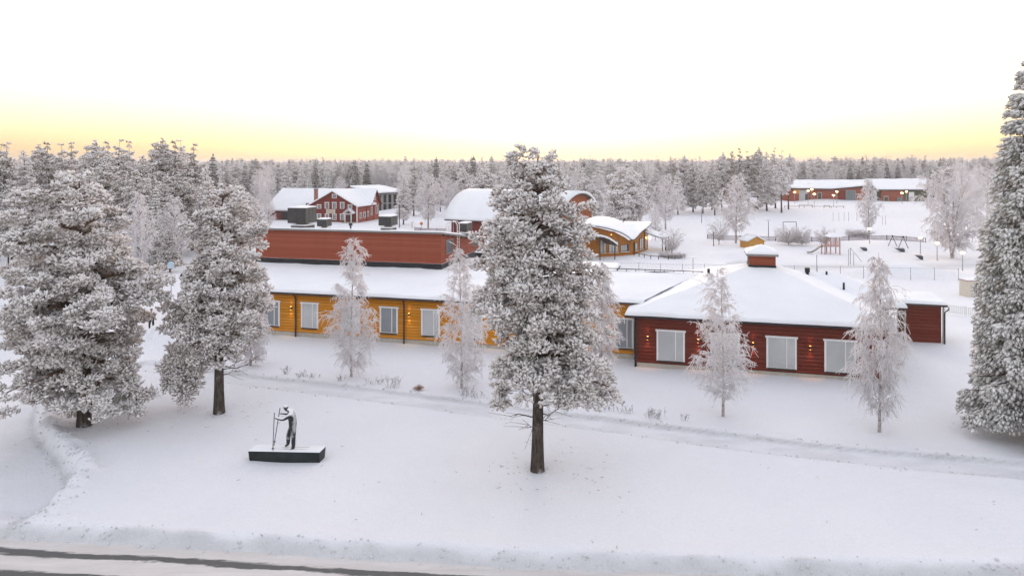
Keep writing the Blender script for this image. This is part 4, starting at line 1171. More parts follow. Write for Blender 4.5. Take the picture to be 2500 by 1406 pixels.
M['school_orange'] = plain('school_orange_panel', (0.55, 0.24, 0.04), 0.7, 0.08, 1.5)
M['pale_grey'] = plain('pale_grey_panel', (0.42, 0.43, 0.44), 0.6, 0.08, 2.0)
M['greenish'] = pane_mat('teal_glazing', (0.16, 0.20, 0.21))
def grid_panes(nx_, ny_, mat='white', bar=0.05):
    def f(a, b, z0, z1, fr):
        out = []
        for i in range(nx_):
            for j in range(ny_):
                out.append((a+(b-a)*i/nx_+bar/2, a+(b-a)*(i+1)/nx_-bar/2, z0+(z1-z0)*j/ny_+bar/2, z0+(z1-z0)*(j+1)/ny_-bar/2))
        return out
    return f
def farm_panes(o, u, v, t, mat='white'):
    def f(a, b, z0, z1, fr):
        mb = MB(); mb.obox(o, u, v, a+0.002, b-0.002, t-0.018, t, z0+0.002, z1-0.002); mb.build('muntins', M[mat], fr)
        n = 3 if (z1-z0) > 0.9 else 2
        return grid_panes(2, n)(a, b, z0, z1, fr)
    return f
# ---- red farmhouse with a white-framed front gable
TF = R(14); FU = Vector((math.cos(TF), -math.sin(TF), 0)); FW = Vector((math.sin(TF), math.cos(TF), 0))
FC = gp(871.5, 544)
def FP(s, t, z): return Vector((FC.x+FU.x*s+FW.x*t, FC.y+FU.y*s+FW.y*t, z))
gl = on_line(757, FC, FU)[1]
farm = thing('farmhouse', 'dark red wooden farmhouse with white-framed windows, front gable and snowy roof', 'house', tuple(FC))
ze, zp = 3.45, 6.35
gc = gl/2
mb = MB(); mb.prism([FP(gl, 0, -0.5), FP(0, 0, -0.5), FP(0, 0, ze), FP(gc, 0, zp), FP(gl, 0, ze)], FW*8.2); mb.build('front_wall', M['farm_red'], farm)
mb = MB(); mb.obox(FC, FU, FW, 0.002, 0.06, 0.0, 10.4, -0.5, ze-0.02); mb.build('side_wall', M['farm_red_lit'], farm)
mb = MB(); mb.prism([FP(0.003, 6.2, ze-0.1), FP(0.003, 10.4, ze-0.1), FP(0.003, 8.3, 6.3)], FU*0.06); mb.build('side_gable', M['farm_red_lit'], farm)
mb = MB(); mb.obox(FC, FU, FW, -0.12, 0.075, -0.035, 0.1, -0.1, ze-0.03); mb.obox(FC, FU, FW, -0.05, 0.075, 10.3, 10.44, -0.1, ze-0.03); mb.build('corner_board', M['white'], farm)
mb = MB(); mb.obox(FC, FU, FW, -8.0, 0.0, 6.25, 10.4, -0.5, ze-0.02); mb.build('rear_wall', M['farm_red'], farm)
# roofs
sl = (zp-ze)/abs(gc)
def rslab(mb, a, b, c, d, th=0.18): mb.prism([a, b, c, d], (0, 0, -th))
mb = MB()
rslab(mb, FP(gc, -0.5, zp+0.12), FP(0.5, -0.5, ze+0.12-0.5*sl), FP(0.5, 8.3, ze+0.12-0.5*sl), FP(gc, 8.3, zp+0.12))
rslab(mb, FP(gl-0.5, -0.5, ze+0.12-0.5*sl), FP(gc-0.003, -0.5, zp+0.12), FP(gc-0.003, 8.3, zp+0.12), FP(gl-0.5, 8.3, ze+0.12-0.5*sl))
rslab(mb, FP(gc, 8.3, 6.5), FP(gc, 5.9, ze+0.0), FP(0.6, 5.9, ze+0.0), FP(0.6, 8.3, 6.5))
rslab(mb, FP(gc, 8.303, 6.5), FP(0.6, 8.303, 6.5), FP(0.6, 10.9, ze-0.1), FP(gc, 10.9, ze-0.1))
mb.build('roof', M['farm_red'], farm)
for a, b in (((0.52, ze-0.5*sl), (gc, zp)), ((gl-0.52, ze-0.5*sl), (gc, zp))):
    mb = MB(); mb.prism([FP(a[0], -0.53, a[1]-0.02), FP(b[0], -0.53, b[1]-0.02), FP(b[0], -0.53, b[1]+0.17), FP(a[0], -0.53, a[1]+0.17)], FW*-0.04); mb.build('bargeboard', M['white'], farm)
mb = MB()
snow_patch(mb, FP(0.55, -0.52, ze+0.10-0.5*sl), FP(0.55, 8.3, ze+0.10-0.5*sl), FP(gc, 8.3, zp+0.12), FP(gc, -0.52, zp+0.12), 14, 10, 0.22, (1, 0, 0, 1), 60)
snow_patch(mb, FP(gl-0.55, 8.3, ze+0.10-0.5*sl), FP(gl-0.55, -0.52, ze+0.10-0.5*sl), FP(gc, -0.52, zp+0.12), FP(gc, 8.3, zp+0.12), 14, 10, 0.22, (1, 1, 0, 0), 60)
snow_patch(mb, FP(gc, 5.85, ze), FP(0.62, 5.85, ze), FP(0.62, 8.3, 6.5), FP(gc, 8.3, 6.5), 8, 8, 0.2, (0, 1, 0, 0), 60)
snow_patch(mb, FP(0.62, 10.95, ze-0.1), FP(gc, 10.95, ze-0.1), FP(gc, 8.3, 6.5), FP(0.62, 8.3, 6.5), 8, 8, 0.2, (1, 0, 0, 1), 60)
mb.build('roof_snow', M['roof_snow'], farm, True)
# left barn wing with a long low roof
bl = on_line(646, FP(0, 2.6, 0), FU)[1]; br = on_line(690, FP(0, 8.6, 0), FU)[1]
mb = MB(); mb.obox(FC, FU, FW, bl+0.5, gl-0.003, 3.2, 13.5, -0.5, 2.1); mb.build('barn_wall', M['farm_red'], farm)
fa, fb, fc, fd = FP(bl, 2.6, 2.05), FP(gl+1.5, 2.6, 2.05), FP(gc, 8.6, 6.35), FP(br, 8.6, 6.35)
ba, bb_ = FP(bl, 14.4, 2.05), FP(gc, 14.4, 2.05)
mb = MB(); rslab(mb, fa, fb, fc, fd); mb.prism([fa, fd, ba], (0, 0, -0.18)); rslab(mb, ba, fd, fc, bb_); mb.build('barn_roof', M['zinc'], farm)
mb = MB()
snow_patch(mb, fa, fb, fc, fd, 18, 14, 0.28, (1, 0, 0, 0), 61); snow_patch(mb, ba, fa, fd, fd, 10, 10, 0.28, (1, 0, 0, 0), 61); snow_patch(mb, bb_, ba, fd, fc, 16, 10, 0.28, (1, 0, 0, 0), 61)
mb.build('barn_roof_snow', M['roof_snow'], farm, True)
for px in (651, 661, 671, 681):
    s = on_line(px, FP(0, 3.2, 0), FU)[1]
    window(farm, FC, FU, FW, s, 3.18, 0.72, 1.15, 1.62, 'glass', 0.3, False, 0.05, False, 'window', False, tmat='farm_red_lit')
mb = MB(); s = on_line(696, FP(0, 3.2, 0), FU)[1]; mb.obox(FC, FU, FW, s-0.9, s+0.9, 3.15, 3.19, -0.1, 1.9); mb.build('barn_door', M['black'], farm)
# front windows (photo columns and rows)
def farm_win(zx0, zx1, zy0, zy1):
    px0, px1 = 730+zx0/12.5, 730+zx1/12.5
    s0, s1 = on_line(px0, FC, FU)[1], on_line(px1, FC, FU)[1]
    Y = FP((s0+s1)/2, 0, 0).y
    window(farm, FC, FU, FW, (s0+s1)/2, -0.02, s1-s0, zat(460+zy1/12.5, Y), zat(460+zy0/12.5, Y), 'glass', 0.3, False, 0.13, True, panes=farm_panes(FC, FU, FW, -0.02))
for w_ in [(1010, 1150, 175, 300), (550, 680, 490, 620), (790, 920, 420, 620), (1015, 1145, 420, 620), (1255, 1385, 420, 620), (1495, 1625, 495, 620), (550, 680, 770, 940), (795, 920, 770, 960), (1020, 1145, 775, 965), (1255, 1385, 770, 965)]: farm_win(*w_)
for t0, w_, za, zc_ in ((1.6, 0.9, 0.75, 1.95), (3.3, 0.9, 0.8, 2.0), (4.9, 0.8, 0.9, 2.05), (6.8, 0.8, 1.1, 2.9), (9.2, 0.8, 1.2, 2.95)):
    window(farm, FP(0.06, 0, 0), FW, -FU, t0, -0.01, w_, za, zc_, 'glass', 0.3, False, 0.13, False, mull=False)
window(farm, FP(0.06, 0, 0), FW, -FU, 8.3, -0.01, 0.6, 4.2, 5.3, 'glass', 0.3, False, 0.12, False, mull=False)
mb = MB(); q = FP(0.14, 4.3, 0); mb.tube([(q.x, q.y, -0.1), (q.x, q.y, ze-0.3)], 0.06, 5); q = FP(0.14, 7.6, 0); mb.tube([(q.x, q.y, -0.1), (q.x, q.y, ze-0.3)], 0.06, 5); mb.build('downpipe', M['farm_red'], farm)
# porch
s = on_line(730+1575/12.5, FC, FU)[1]
mb = MB(); mb.obox(FC, FU, FW, s-0.75, s-0.6, -1.2, -1.05, -0.1, 1.75); mb.obox(FC, FU, FW, s+0.6, s+0.75, -1.2, -1.05, -0.1, 1.75); mb.obox(FC, FU, FW, s-0.75, s+0.75, -1.21, -1.04, 1.752, 1.9); mb.build('porch_frame', M['white'], farm)
mb = MB(); mb.obox(FC, FU, FW, s-0.45, s+0.45, -0.06, -0.02, 0.0, 1.6); mb.build('door', M['glass'], farm)
mb = MB(); mb.prism([FP(s-0.95, -1.3, 1.85), FP(s, -1.3, 2.7), FP(s, -1.3, 2.82), FP(s-1.05, -1.3, 1.97)], FW*1.28); mb.prism([FP(s+0.95, -1.3, 1.85), FP(s+0.003, -1.3, 2.7), FP(s+0.003, -1.3, 2.82), FP(s+1.05, -1.3, 1.97)], FW*1.28); mb.build('porch_roof', M['white'], farm)
mb = MB()
for sg in (-1, 1): snow_patch(mb, *( [FP(s-1.08, -1.0, 1.98), FP(s-1.08, -1.34, 1.98), FP(s, -1.34, 2.84), FP(s, -1.0, 2.84)] if sg < 0 else [FP(s+1.08, -1.34, 1.98), FP(s+1.08, -0.03, 1.98), FP(s, -0.03, 2.84), FP(s, -1.34, 2.84)]), 4, 6, 0.16, (1, 0, 0, 0), 62)
mb.build('porch_snow', M['roof_snow'], farm, True)
mb = MB(); mb.obox(FC, FU, FW, s-1.3, s+1.4, -2.0, -0.05, -0.3, 0.12); mb.build('steps', M['plinth'], farm)
# name board with two lines of faded red script
s0, s1 = on_line(730+835/12.5, FC, FU)[1], on_line(730+1110/12.5, FC, FU)[1]
Y = FP(s0, 0, 0).y; za, zc_ = zat(460+760/12.5, Y), zat(460+640/12.5, Y)
mb = MB(); mb.obox(FC, FU, FW, s0, s1, -0.10, -0.04, za, zc_); sg = mb.build('name_board', M['cream'], farm)
M['script'] = plain('faded_red_lettering', (0.32, 0.14, 0.13), 0.7)
for line, (a0, a1, zz) in enumerate(((0.16, 0.84, 0.66), (0.12, 0.9, 0.22))):
    mb = MB(); n = 60; pts = []
    for i in range(n+1):
        t = i/n; w_ = s1-s0
        pts.append(FP(s0 + w_*(a0+(a1-a0)*t + 0.012*math.sin(t*55+line)), -0.112, za + (zc_-za)*(zz + 0.09*math.sin(t*62+line*2) + (0.10 if i < 4 else 0))))
    mb.tube(pts, 0.022, 4); mb.build('script_line', M['script'], sg)
# chimneys
def chimney(px0, px1, yt, Y_, zb_, mat, dp=0.7):
    x0, x1 = xat(px0, Y_), xat(px1, Y_); z = zat(yt, Y_)
    mb = MB(); mb.box((x0, Y_, zb_), (x1, Y_+dp, z)); c = mb.build('chimney', M[mat], farm)
    mb = MB(); mb.box((x0-0.06, Y_-0.06, z+0.002), (x1+0.06, Y_+dp+0.06, z+0.14)); mb.build('chimney_cap', M['dark'], c)
chimney(766.5, 774.5, 463, 150.5, 3.0, 'brick'); chimney(848, 853, 457, 154, 5.8, 'brick'); chimney(792, 806, 469, 156.5, 4.5, 'darkside'); chimney(747, 753, 498, 150, 2.3, 'zinc', 0.4)

# ---- pale apartment block behind the farmhouse
AC = Vector((xat(921, 176), 176, 0)); AU = Vector((0.62, 0.785, 0)); AV = Vector((-0.785, 0.62, 0))
apt = thing('apartment_block', 'pale grey block with dark balcony bays and snowy roof behind the farmhouse', 'building', tuple(AC))
al = on_line(985, AC, AU)[1]
mb = MB(); mb.obox(AC, AU, AV, 0, al, 0, 9, -0.5, 4.6); mb.build('wall', M['pale_grey'], apt)
for k in range(5):
    a = al*(0.04+k*0.19)
    mb = MB(); mb.obox(AC, AU, AV, a, a+al*0.10, -0.04, -0.001, 0.1, 4.3); bay = mb.build('balcony_bay', M['black' if k % 2 == 0 else 'dark'], apt)
    mb = MB(); mb.obox(AC, AU, AV, a-0.1, a+al*0.10+0.1, -1.0, -0.042, 2.1, 2.3); mb.build('balcony_slab', M['pale_grey'], bay)
    mb = MB(); mb.obox(AC, AU, AV, a-0.06, a+0.06, -1.0, -0.9, 0, 2.098); mb.obox(AC, AU, AV, a-0.06, a+0.06, -1.0, -0.9, 2.302, 4.4); mb.build('balcony_post', M['dark'], bay)
mb = MB(); mb.obox(AC, AU, AV, -0.6, al+0.6, -1.3, 9.6, 4.62, 4.85); mb.build('roof', M['dark'], apt)
mb = MB(); snow_patch(mb, *[AC+AU*a+AV*b+Vector((0, 0, z)) for a, b, z in ((-0.7, -1.35, 4.85), (al+0.7, -1.35, 4.85), (al+0.7, 9.7, 6.2), (-0.7, 9.7, 6.2))], 14, 10, 0.3, (1, 1, 1, 1), 65); mb.build('roof_snow', M['roof_snow'], apt, True)

# ---- barrel-roofed hall
ang = R(32); BU = Vector((math.cos(ang), -math.sin(ang), 0)); BW = Vector((math.sin(ang), math.cos(ang), 0))
BC = Vector((xat(1085, 122), 122, 0)); BL = 22.0
hall = thing('arched_hall', 'hall with high arched snow-covered roof and rust-red gable, behind the two-topped pine', 'hall', tuple(BC))
def BP_(s, t, z): return Vector((BC.x+BU.x*s+BW.x*t, BC.y+BU.y*s+BW.y*t, z))
PF = smooth_pts([(0, 2.35), (0.7, 3.5), (1.9, 4.85), (3.6, 6.0), (5.8, 6.75), (8, 6.95), (10.2, 6.7), (12, 6.0), (13.3, 5.1), (14.2, 4.45)], 3)
def loft(mb, s0, s1, prof0, prof1):
    n = len(prof0); ks = 8
    vs_ = [BP_(s0+(s1-s0)*k/ks, t, z) for k in range(ks+1) for t, z in prof0] + [BP_(s0+(s1-s0)*k/ks, t, z) for k in range(ks+1) for t, z in prof1]
    o2 = (ks+1)*n; fs_ = []
    for k in range(ks):
        for i in range(n-1):
            a = k*n+i; fs_.append((a, a+1, a+1+n, a+n)); fs_.append((o2+a, o2+a+n, o2+a+1+n, o2+a+1))
        fs_.append((k*n, k*n+n, o2+k*n+n, o2+k*n)); a = k*n+n-1; fs_.append((a, o2+a, o2+a+n, a+n))
    for k in (0, ks):
        for i in range(n-1): a = k*n+i; fs_.append((a, o2+a, o2+a+1, a+1))
    mb.add(vs_, fs_)
low = [(t, z) for t, z in PF]; mid = [(t, z+0.2) for t, z in PF]
mb = MB(); loft(mb, 0, BL, low, mid); mb.build('roof', M['fascia'], hall, True)
up_ = []
for i, (t, z) in enumerate(PF):
    k = min(i, len(PF)-1-i)/4.0; up_.append((t-(0.12 if i == 0 else 0), z+0.21+0.40*min(1, 0.25+k)))
mb = MB(); loft(mb, -0.08, BL+0.1, [(t, z+0.205) for t, z in PF], up_); mb.build('roof_snow', M['roof_snow'], hall, True)
def gable(s, mat, name):
    pts = [(t, z-0.02) for t, z in PF if 0.9 < t < 13.3]
    mb = MB(); mb.prism([BP_(s, 0.9, -0.5)] + [BP_(s, t, z) for t, z in pts] + [BP_(s, 13.3, -0.5)], BU*0.25); return mb.build(name, M[mat], hall)
gable(0.8, 'farm_red', 'left_gable_wall'); gable(BL-0.9, 'rust', 'right_gable_wall')
mb = MB(); mb.obox(BC, BU, BW, 0.8, BL-0.9, 0.9, 1.1, -0.5, 3.55); mb.build('front_wall', M['farm_red'], hall)
mb = MB(); mb.obox(BC, BU, BW, 0.8, BL-0.9, 13.05, 13.29, -0.5, 4.9); mb.build('back_wall', M['rust'], hall)
for z in (2.2, 3.6, 5.0):
    for t in (6.5, 7.9, 9.3, 10.7, 12.1):
        if z > 4.5 and t > 11: continue
        mb = MB(); mb.obox(BP_(BL-0.65, 0, 0), BW, -BU, t-0.16, t+0.16, -0.03, -0.001, z, z+0.42); mb.build('window', M['glass'], hall)
mb = MB()
for px in (1174, 1179, 1212, 1216):
    t = 8.0; p, s = on_line(px, BP_(0, t, 0), BU); mb.tube([BP_(s, t, 6.9), BP_(s, t, 7.95)], 0.06, 5)
mb.build('vent_pipe', M['dark'], hall)
mb = MB(); q = BP_(1.3, 0.8, 0); mb.tube([q+Vector((0, 0, -0.1)), q+Vector((0, 0, 2.6))], 0.07, 5); mb.build('downpipe', M['pale_grey'], hall)

# ---- ochre nursery with a waving roof
NC = Vector((16.1, 94.6, 0)); NL = Vector((-0.932, -0.362, 0)); NR = Vector((0.45, 0.893, 0))
NLn = Vector((NL.y, -NL.x, 0)); NLn = NLn if NLn.y < 0 else -NLn     # outward normals
NRn = Vector((NR.y, -NR.x, 0)); NRn = NRn if NRn.x > 0 else -NRn
nur = thing('nursery_house', 'ochre boarded house with a waving snow roof beside the playground', 'house', tuple(NC))
Epx = [(1376, 551), (1393, 559), (1409, 555), (1438, 552), (1464, 555), (1490, 560.5), (1517, 569.5), (1532, 578), (1547, 587)]
E2px = [(1566, 568), (1583, 555.5)]
Bpx = [(1385, 545), (1400, 543), (1420, 538), (1440, 532), (1457, 528), (1480, 528.5), (1495, 531), (1508, 536), (1521, 539.6), (1560, 540), (1592, 540.5)]
Ev = []
for px, py in Epx:
    p, _ = on_line(px, NC+NLn*0.8, NL); Ev.append(Vector((p.x, p.y, zat(py, p.y))))
for px, py in E2px:
    p, _ = on_line(px, NC+NRn*0.7, NR); Ev.append(Vector((p.x, p.y, zat(py, p.y))))
Bv = []
for i, (px, py) in enumerate(Bpx):
    Y_ = 103.5 if i < 9 else 105.5 + (i-9)*1.5
    Bv.append(Vector((xat(px, Y_), Y_, zat(py, Y_)-0.3)))
Es = smooth_pts([tuple(v) for v in Ev], 4); Bs = smooth_pts([tuple(v) for v in Bv], 4)
def roof_sheet(mb, th, off, seed):
    n = len(Es); kv = [0, 0.015, 0.04, 0.1, 0.25, 0.5, 0.75, 1.0]
    b0 = len(mb.v)
    for layer in (0, 1):
        for k in kv:
            for i in range(n):
                p = Vector(Es[i])*(1-k) + Vector(Bs[i])*k
                e = min(1, 0.35+k/0.05)
                mb.v.append((p.x, p.y, p.z+off+(th*e if layer else 0)))
    m_ = len(kv)*n
    for j in range(len(kv)-1):
        for i in range(n-1):
            a = b0+j*n+i; mb.f.append((a, a+1, a+1+n, a+n)); mb.f.append((a+m_, a+n+m_, a+1+n+m_, a+1+m_))
    for i in range(n-1):
        a = b0+i; mb.f.append((a, a+m_, a+1+m_, a+1)); a = b0+(len(kv)-1)*n+i; mb.f.append((a, a+1, a+1+m_, a+m_))
    for j in range(len(kv)-1):
        a = b0+j*n; mb.f.append((a, a+n, a+n+m_, a+m_)); a = b0+j*n+n-1; mb.f.append((a, a+m_, a+n+m_, a+n))
mb = MB(); roof_sheet(mb, 0.10, -0.02, 0); mb.build('roof', M['soffit'], nur)
mb = MB(); roof_sheet(mb, 0.20, 0.095, 1); mb.build('roof_snow', M['roof_snow'], nur, True)
def roof_z(x, y):
    """height of the roof edge over the nearest wall point"""
    return min(Es, key=lambda p: (p[0]-x)**2+(p[1]-y)**2)[2]
def wall_strip(p0, d, length, nrm, name, n=14, cut=0.12):
    mb = MB()
    top = []; bot = []
    for i in range(n+1):
        q = p0 + d*(length*i/n); z = roof_z(q.x+nrm.x*0.8, q.y+nrm.y*0.8)-cut
        bot.append(Vector((q.x, q.y, -0.4))); top.append(Vector((q.x, q.y, max(z, 1.2))))
    for i in range(n):
        mb.prism([bot[i], bot[i+1], top[i+1], top[i]], nrm*-0.3)
    return mb.build(name, M['ochre'], nur)
ll = on_line(1374, NC, NL)[1]; lr_ = on_line(1582, NC, NR)[1]
wall_strip(NC, NL, ll, NLn, 'front_wall'); wall_strip(NC, NR, lr_, NRn, 'side_wall', 8, 0.5)
def nwin(px0, px1, y0, y1, n, left=True, mat='curtain'):
    D, Nn = (NL, NLn) if left else (NR, NRn)
    p0, t0 = on_line(px0, NC, D); p1, t1 = on_line(px1, NC, D)
    u_ = (p1-p0).normalized(); w_ = (p1-p0).length; v_ = -Nn
    Y_ = (p0.y+p1.y)/2; za, zc_ = zat(y1, Y_), zat(y0, Y_)
    mb = MB(); mb.obox(p0, u_, v_, 0, w_, -0.05, -0.01, za, zc_); fr = mb.build('window', M['soffit'], nur)
    for k in range(n):
        mb = MB(); mb.obox(p0, u_, v_, w_*(k+0.12)/n, w_*(k+0.88)/n, -0.07, -0.051, za+0.08, zc_-0.06); mb.build('pane', M[mat if not (mat == 'curtain' and n == 4 and k == 3 and left) else 'glass'], fr)
    mb = MB(); mb.obox(p0, u_, v_, -0.05, w_+0.05, -0.14, -0.01, za-0.09, za-0.002); mb.build('sill', M['cream'], fr)
nwin(1418, 1443, 561, 574, 4); nwin(1464.5, 1479.5, 577, 617, 2); nwin(1486, 1509, 588, 616, 3); nwin(1515, 1535, 597, 614, 4)
nwin(1549.5, 1555, 593, 611, 1, False); nwin(1561, 1569, 581, 608.5, 2, False); nwin(1574, 1578, 566, 605, 1, False)
mb = MB(); q = NC+NLn*0.06; mb.tube([(q.x, q.y, -0.1), (q.x, q.y, 1.6), (Ev[8].x, Ev[8].y, Ev[8].z-0.3)], 0.06, 6); mb.build('downpipe', M['brownpipe'], nur)
mb = MB(); q = on_line(1492, NC, NL)[0]+NLn*0.05; mb.ball((q.x, q.y, zat(573, q.y)), 0.05); mb.build('wall_lamp', M['warm'], nur)
mb = MB(); q = on_line(1581, NC, NR)[0]+NRn*0.3; mb.ball((q.x, q.y, zat(581, q.y)), 0.16); mb.build('wall_lamp', emit('porch_lamp_glow', (1, 0.68, 0.22), 2.5), nur)
for px, py in ((1492, 536), (1521, 540)):
    mb = MB(); Y_ = 102.5; x = xat(px, Y_); z = zat(py, Y_); mb.tube([(x, Y_, z-0.6), (x, Y_, z+0.25)], 0.07, 5); mb.build('vent_pipe', M['dark'], nur)
# entrance canopy with an arched snow roof on two posts
cp = thing('entrance_canopy', 'small arched snow-covered canopy on two posts before the ochre house', 'canopy', tuple(gp(1471, 633)))
D_ = NLn; Pq = on_line(1458, NC, NL)[0]
def CP(a, b, z): return Vector((Pq.x - NL.x*a + D_.x*b, Pq.y - NL.y*a + D_.y*b, z))
prof = [(-1.5, 2.95), (-0.8, 2.85), (-0.1, 2.6), (0.6, 2.2), (1.2, 1.75)]
mb = MB()
for (a0, z0), (a1, z1) in zip(prof[:-1], prof[1:]): mb.prism([CP(a0, 0.05, z0), CP(a1, 0.05, z1), CP(a1, 3.2, z1), CP(a0, 3.2, z0)], (0, 0, -0.10))
mb.build('roof', M['fascia'], cp)
mb = MB()
for (a0, z0), (a1, z1) in zip(prof[:-1], prof[1:]): mb.prism([CP(a0, 0.02, z0+0.003), CP(a1, 0.02, z1+0.003), CP(a1, 3.28, z1+0.003), CP(a0, 3.28, z0+0.003)], (0, 0, 0.24))
mb.build('roof_snow', M['roof_snow'], cp, True)
for a, z in ((-1.2, 2.75), (0.9, 1.85)):
    mb = MB(); q = CP(a, 3.0, 0); mb.tube([(q.x, q.y, -0.3), (q.x, q.y, z)], 0.07, 6); mb.build('post', M['brownpipe'], cp)
# veranda roof and railing on its far side
vd = thing('veranda', 'snow-roofed veranda with wooden railing at the right end of the ochre house', 'veranda', tuple(NC+NR*5+NRn*0.5))
def VP(a, b, z): return Vector((NC.x+NR.x*a+NRn.x*b, NC.y+NR.y*a+NRn.y*b, z))
mb = MB(); rslab(mb, VP(4.8, 0.1, 2.55), VP(4.8, 2.6, 1.8), VP(8.2, 2.6, 1.8), VP(8.2, 0.1, 2.55), 0.1); mb.build('roof', M['fascia'], vd)
mb = MB(); snow_patch(mb, VP(4.75, 2.65, 1.8), VP(8.25, 2.65, 1.8), VP(8.25, 0.1, 2.55), VP(4.75, 0.1, 2.55), 8, 8, 0.2, (1, 1, 0, 1), 70); mb.build('roof_snow', M['roof_snow'], vd, True)
for a in (4.9, 6.5, 8.1):
    mb = MB(); q = VP(a, 2.5, 0); mb.tube([(q.x, q.y, -0.3), (q.x, q.y, 1.74)], 0.06, 5); mb.build('post', M['brownpipe'], vd)
for z in (0.35, 0.62, 0.9):
    mb = MB(); mb.tube([VP(3.4, 3.4, z), VP(8.2, 3.4, z)], 0.035, 5); mb.build('rail', M['brownpipe'], vd)
for k in range(6):
    mb = MB(); q = VP(3.4+k*0.96, 3.4, 0); mb.tube([(q.x, q.y, -0.2), (q.x, q.y, 0.95)], 0.045, 5); mb.build('railing_post', M['brownpipe'], vd)

# ---- low school in the distance on the right
SY = 214.0
sch = thing('school', 'long low distant school in red brick, orange and olive with a white roof', 'building', (xat(2090, SY), SY, 0))
def sbox(px0, px1, y0, y1, mat, name, dy=0.0, dp=8.0, parent=None):
    Y_ = SY+dy; mb = MB(); mb.box((xat(px0, Y_), Y_, zat(y1, Y_)), (xat(px1, Y_), Y_+dp, zat(y0, Y_))); return mb.build(name, M[mat], parent or sch)
sbox(1925, 2112, 459, 500, 'school_red', 'wall', 0.0, 14)
sbox(2150, 2262, 462, 505, 'grey_green', 'wall', 0.3, 14)
sbox(2112.5, 2149.5, 456, 503, 'dark', 'link_wall', 6.0, 8)
sbox(1938, 1952, 462, 474, 'school_orange', 'orange_panel', -0.1, 0.09); sbox(1951, 1971, 464, 490, 'pale_grey', 'gate_panel', -0.14, 0.13)
sbox(1966, 1974, 474, 491, 'glass', 'door', -0.2, 0.05)
w_ = sbox(1996, 2006, 470, 488, 'cream', 'window', -0.1, 0.09); sbox(1997, 2005, 471, 487, 'glass', 'pane', -0.16, 0.05, w_)
sbox(2046, 2064, 466, 490, 'farm_red', 'entrance_recess', -0.12, 0.1)
w_ = sbox(2065, 2089, 465, 489, 'pale_grey', 'window', -0.12, 0.1)
for k in range(4): sbox(2066+k*5.7, 2071+k*5.7, 466, 488.5, 'greenish', 'pane', -0.2, 0.07, w_)
sbox(2151, 2206, 464, 496, 'school_red', 'brick_panel', 0.15, 0.14)
w_ = sbox(2158, 2169, 479, 493, 'cream', 'window', 0.0, 0.14); sbox(2159.3, 2168, 480.5, 491, 'glass', 'pane', -0.06, 0.05, w_)
sbox(2190, 2201, 482, 496.5, 'greenish', 'door', 0.0, 0.14)
w_ = sbox(2219, 2232, 469, 495, 'white', 'window', 0.1, 0.14); sbox(2220.5, 2230.5, 481, 494, 'pale_grey', 'pane', 0.03, 0.05, w_)
def sroof(pts, name):
    mb = MB(); P_ = [Vector((xat(px, SY+dy), SY+dy, zat(py, SY+dy))) for px, py, dy in pts]
    mb.prism(P_, (0, 0, -0.3)); mb.build(name, M['dark'], sch)
    mb = MB(); snow_patch(mb, *[p+Vector((0, 0, 0.003)) for p in P_], 16, 8, 0.4, (1, 1, 1, 1), 80); mb.build(name+'_snow', M['roof_snow'], sch, True)
sroof([(1920, 459, -0.8), (2030, 461, -0.8), (2108, 441.5, 16), (1930, 441.5, 16)], 'left_roof')
sroof([(2031, 461, -0.8), (2114, 453.5, -0.8), (2120, 441.2, 16), (2109, 441.2, 16)], 'middle_roof')
sroof([(2140, 463, -0.6), (2262, 463, -0.6), (2262, 438.5, 16), (2112, 439.5, 16)], 'right_roof')
# back wing whose roof shows between them
sbox(1936, 1985, 448.5, 453, 'school_red', 'upper_wall', 6.5, 2.0)
# ------------------------------------------------------------------ middle-distance trees and the wood behind
def proto_pine(seed, h, rows, n, tuft=0.14, per=19, tr=0.19, pad=(0.42, 0.80), **k):
    return pine_mesh(np.random.default_rng(seed), h, rows, n, tuft, per, tr, pad, 0.3, None, None, 0.15, True, **k)
PROTO = {}
class Kind:
    """shared meshes of one kind of tree"""
    def __init__(s, h, meshes, mats):
        (tv, tf), lm, (cv, cf, cr) = meshes
        s.h = h
        s.parts = [('trunk', arr_mesh('trunk', tv, tf, smooth=True), M[mats[0]])]
        if lm is not None: s.parts.append(('limbs', arr_mesh('limbs', lm[0], lm[1], smooth=True), M[mats[1]]))
        s.parts.append(('crown', arr_mesh('crown', cv, cf, cr), M[mats[2]]))
        for _, me, m in s.parts: me.materials.append(m)
    def place(s, name, label, cat, loc, h, group, wide=1.0, rz=0.0):
        t = thing(name, label, cat, loc, group)
        k = h/s.h
        t.scale = (k*wide, k*wide, k); t.rotation_euler = (0, 0, rz)
        for nm, me, _ in s.parts:
            o = link(nm, me, None, t)
            if nm == 'limbs': o['kind'] = 'stuff'
        return t
PM = ('pine_bark', 'limb_bark', 'wood_frost')
PROTO['pine1'] = Kind(14, proto_pine(101, 14, [(4.0, 1.3, 1.4), (5.5, 2.1, 2.3), (8, 2.2, 2.0), (10, 1.7, 1.6), (12, 1.0, 1.1), (13.2, 0.5, 0.5), (14, 0.12, 0.12)], 58, flat=0.5, inner=0.5), PM)
PROTO['pine2'] = Kind(14, proto_pine(102, 14, [(6, 1.0, 1.2), (7.5, 1.9, 1.6), (9.5, 2.1, 2.2), (11.3, 1.6, 1.8), (12.8, 1.2, 0.9), (13.9, 0.3, 0.3)], 50, flat=0.5, inner=0.5), PM)
PROTO['pine3'] = Kind(14, proto_pine(103, 14, [(2.0, 1.6, 1.4), (4.0, 2.3, 2.1), (6.5, 2.0, 2.3), (9, 1.7, 1.6), (11.5, 1.0, 0.8), (13, 0.45, 0.5), (14, 0.1, 0.1)], 64, flat=0.5, inner=0.45), PM)
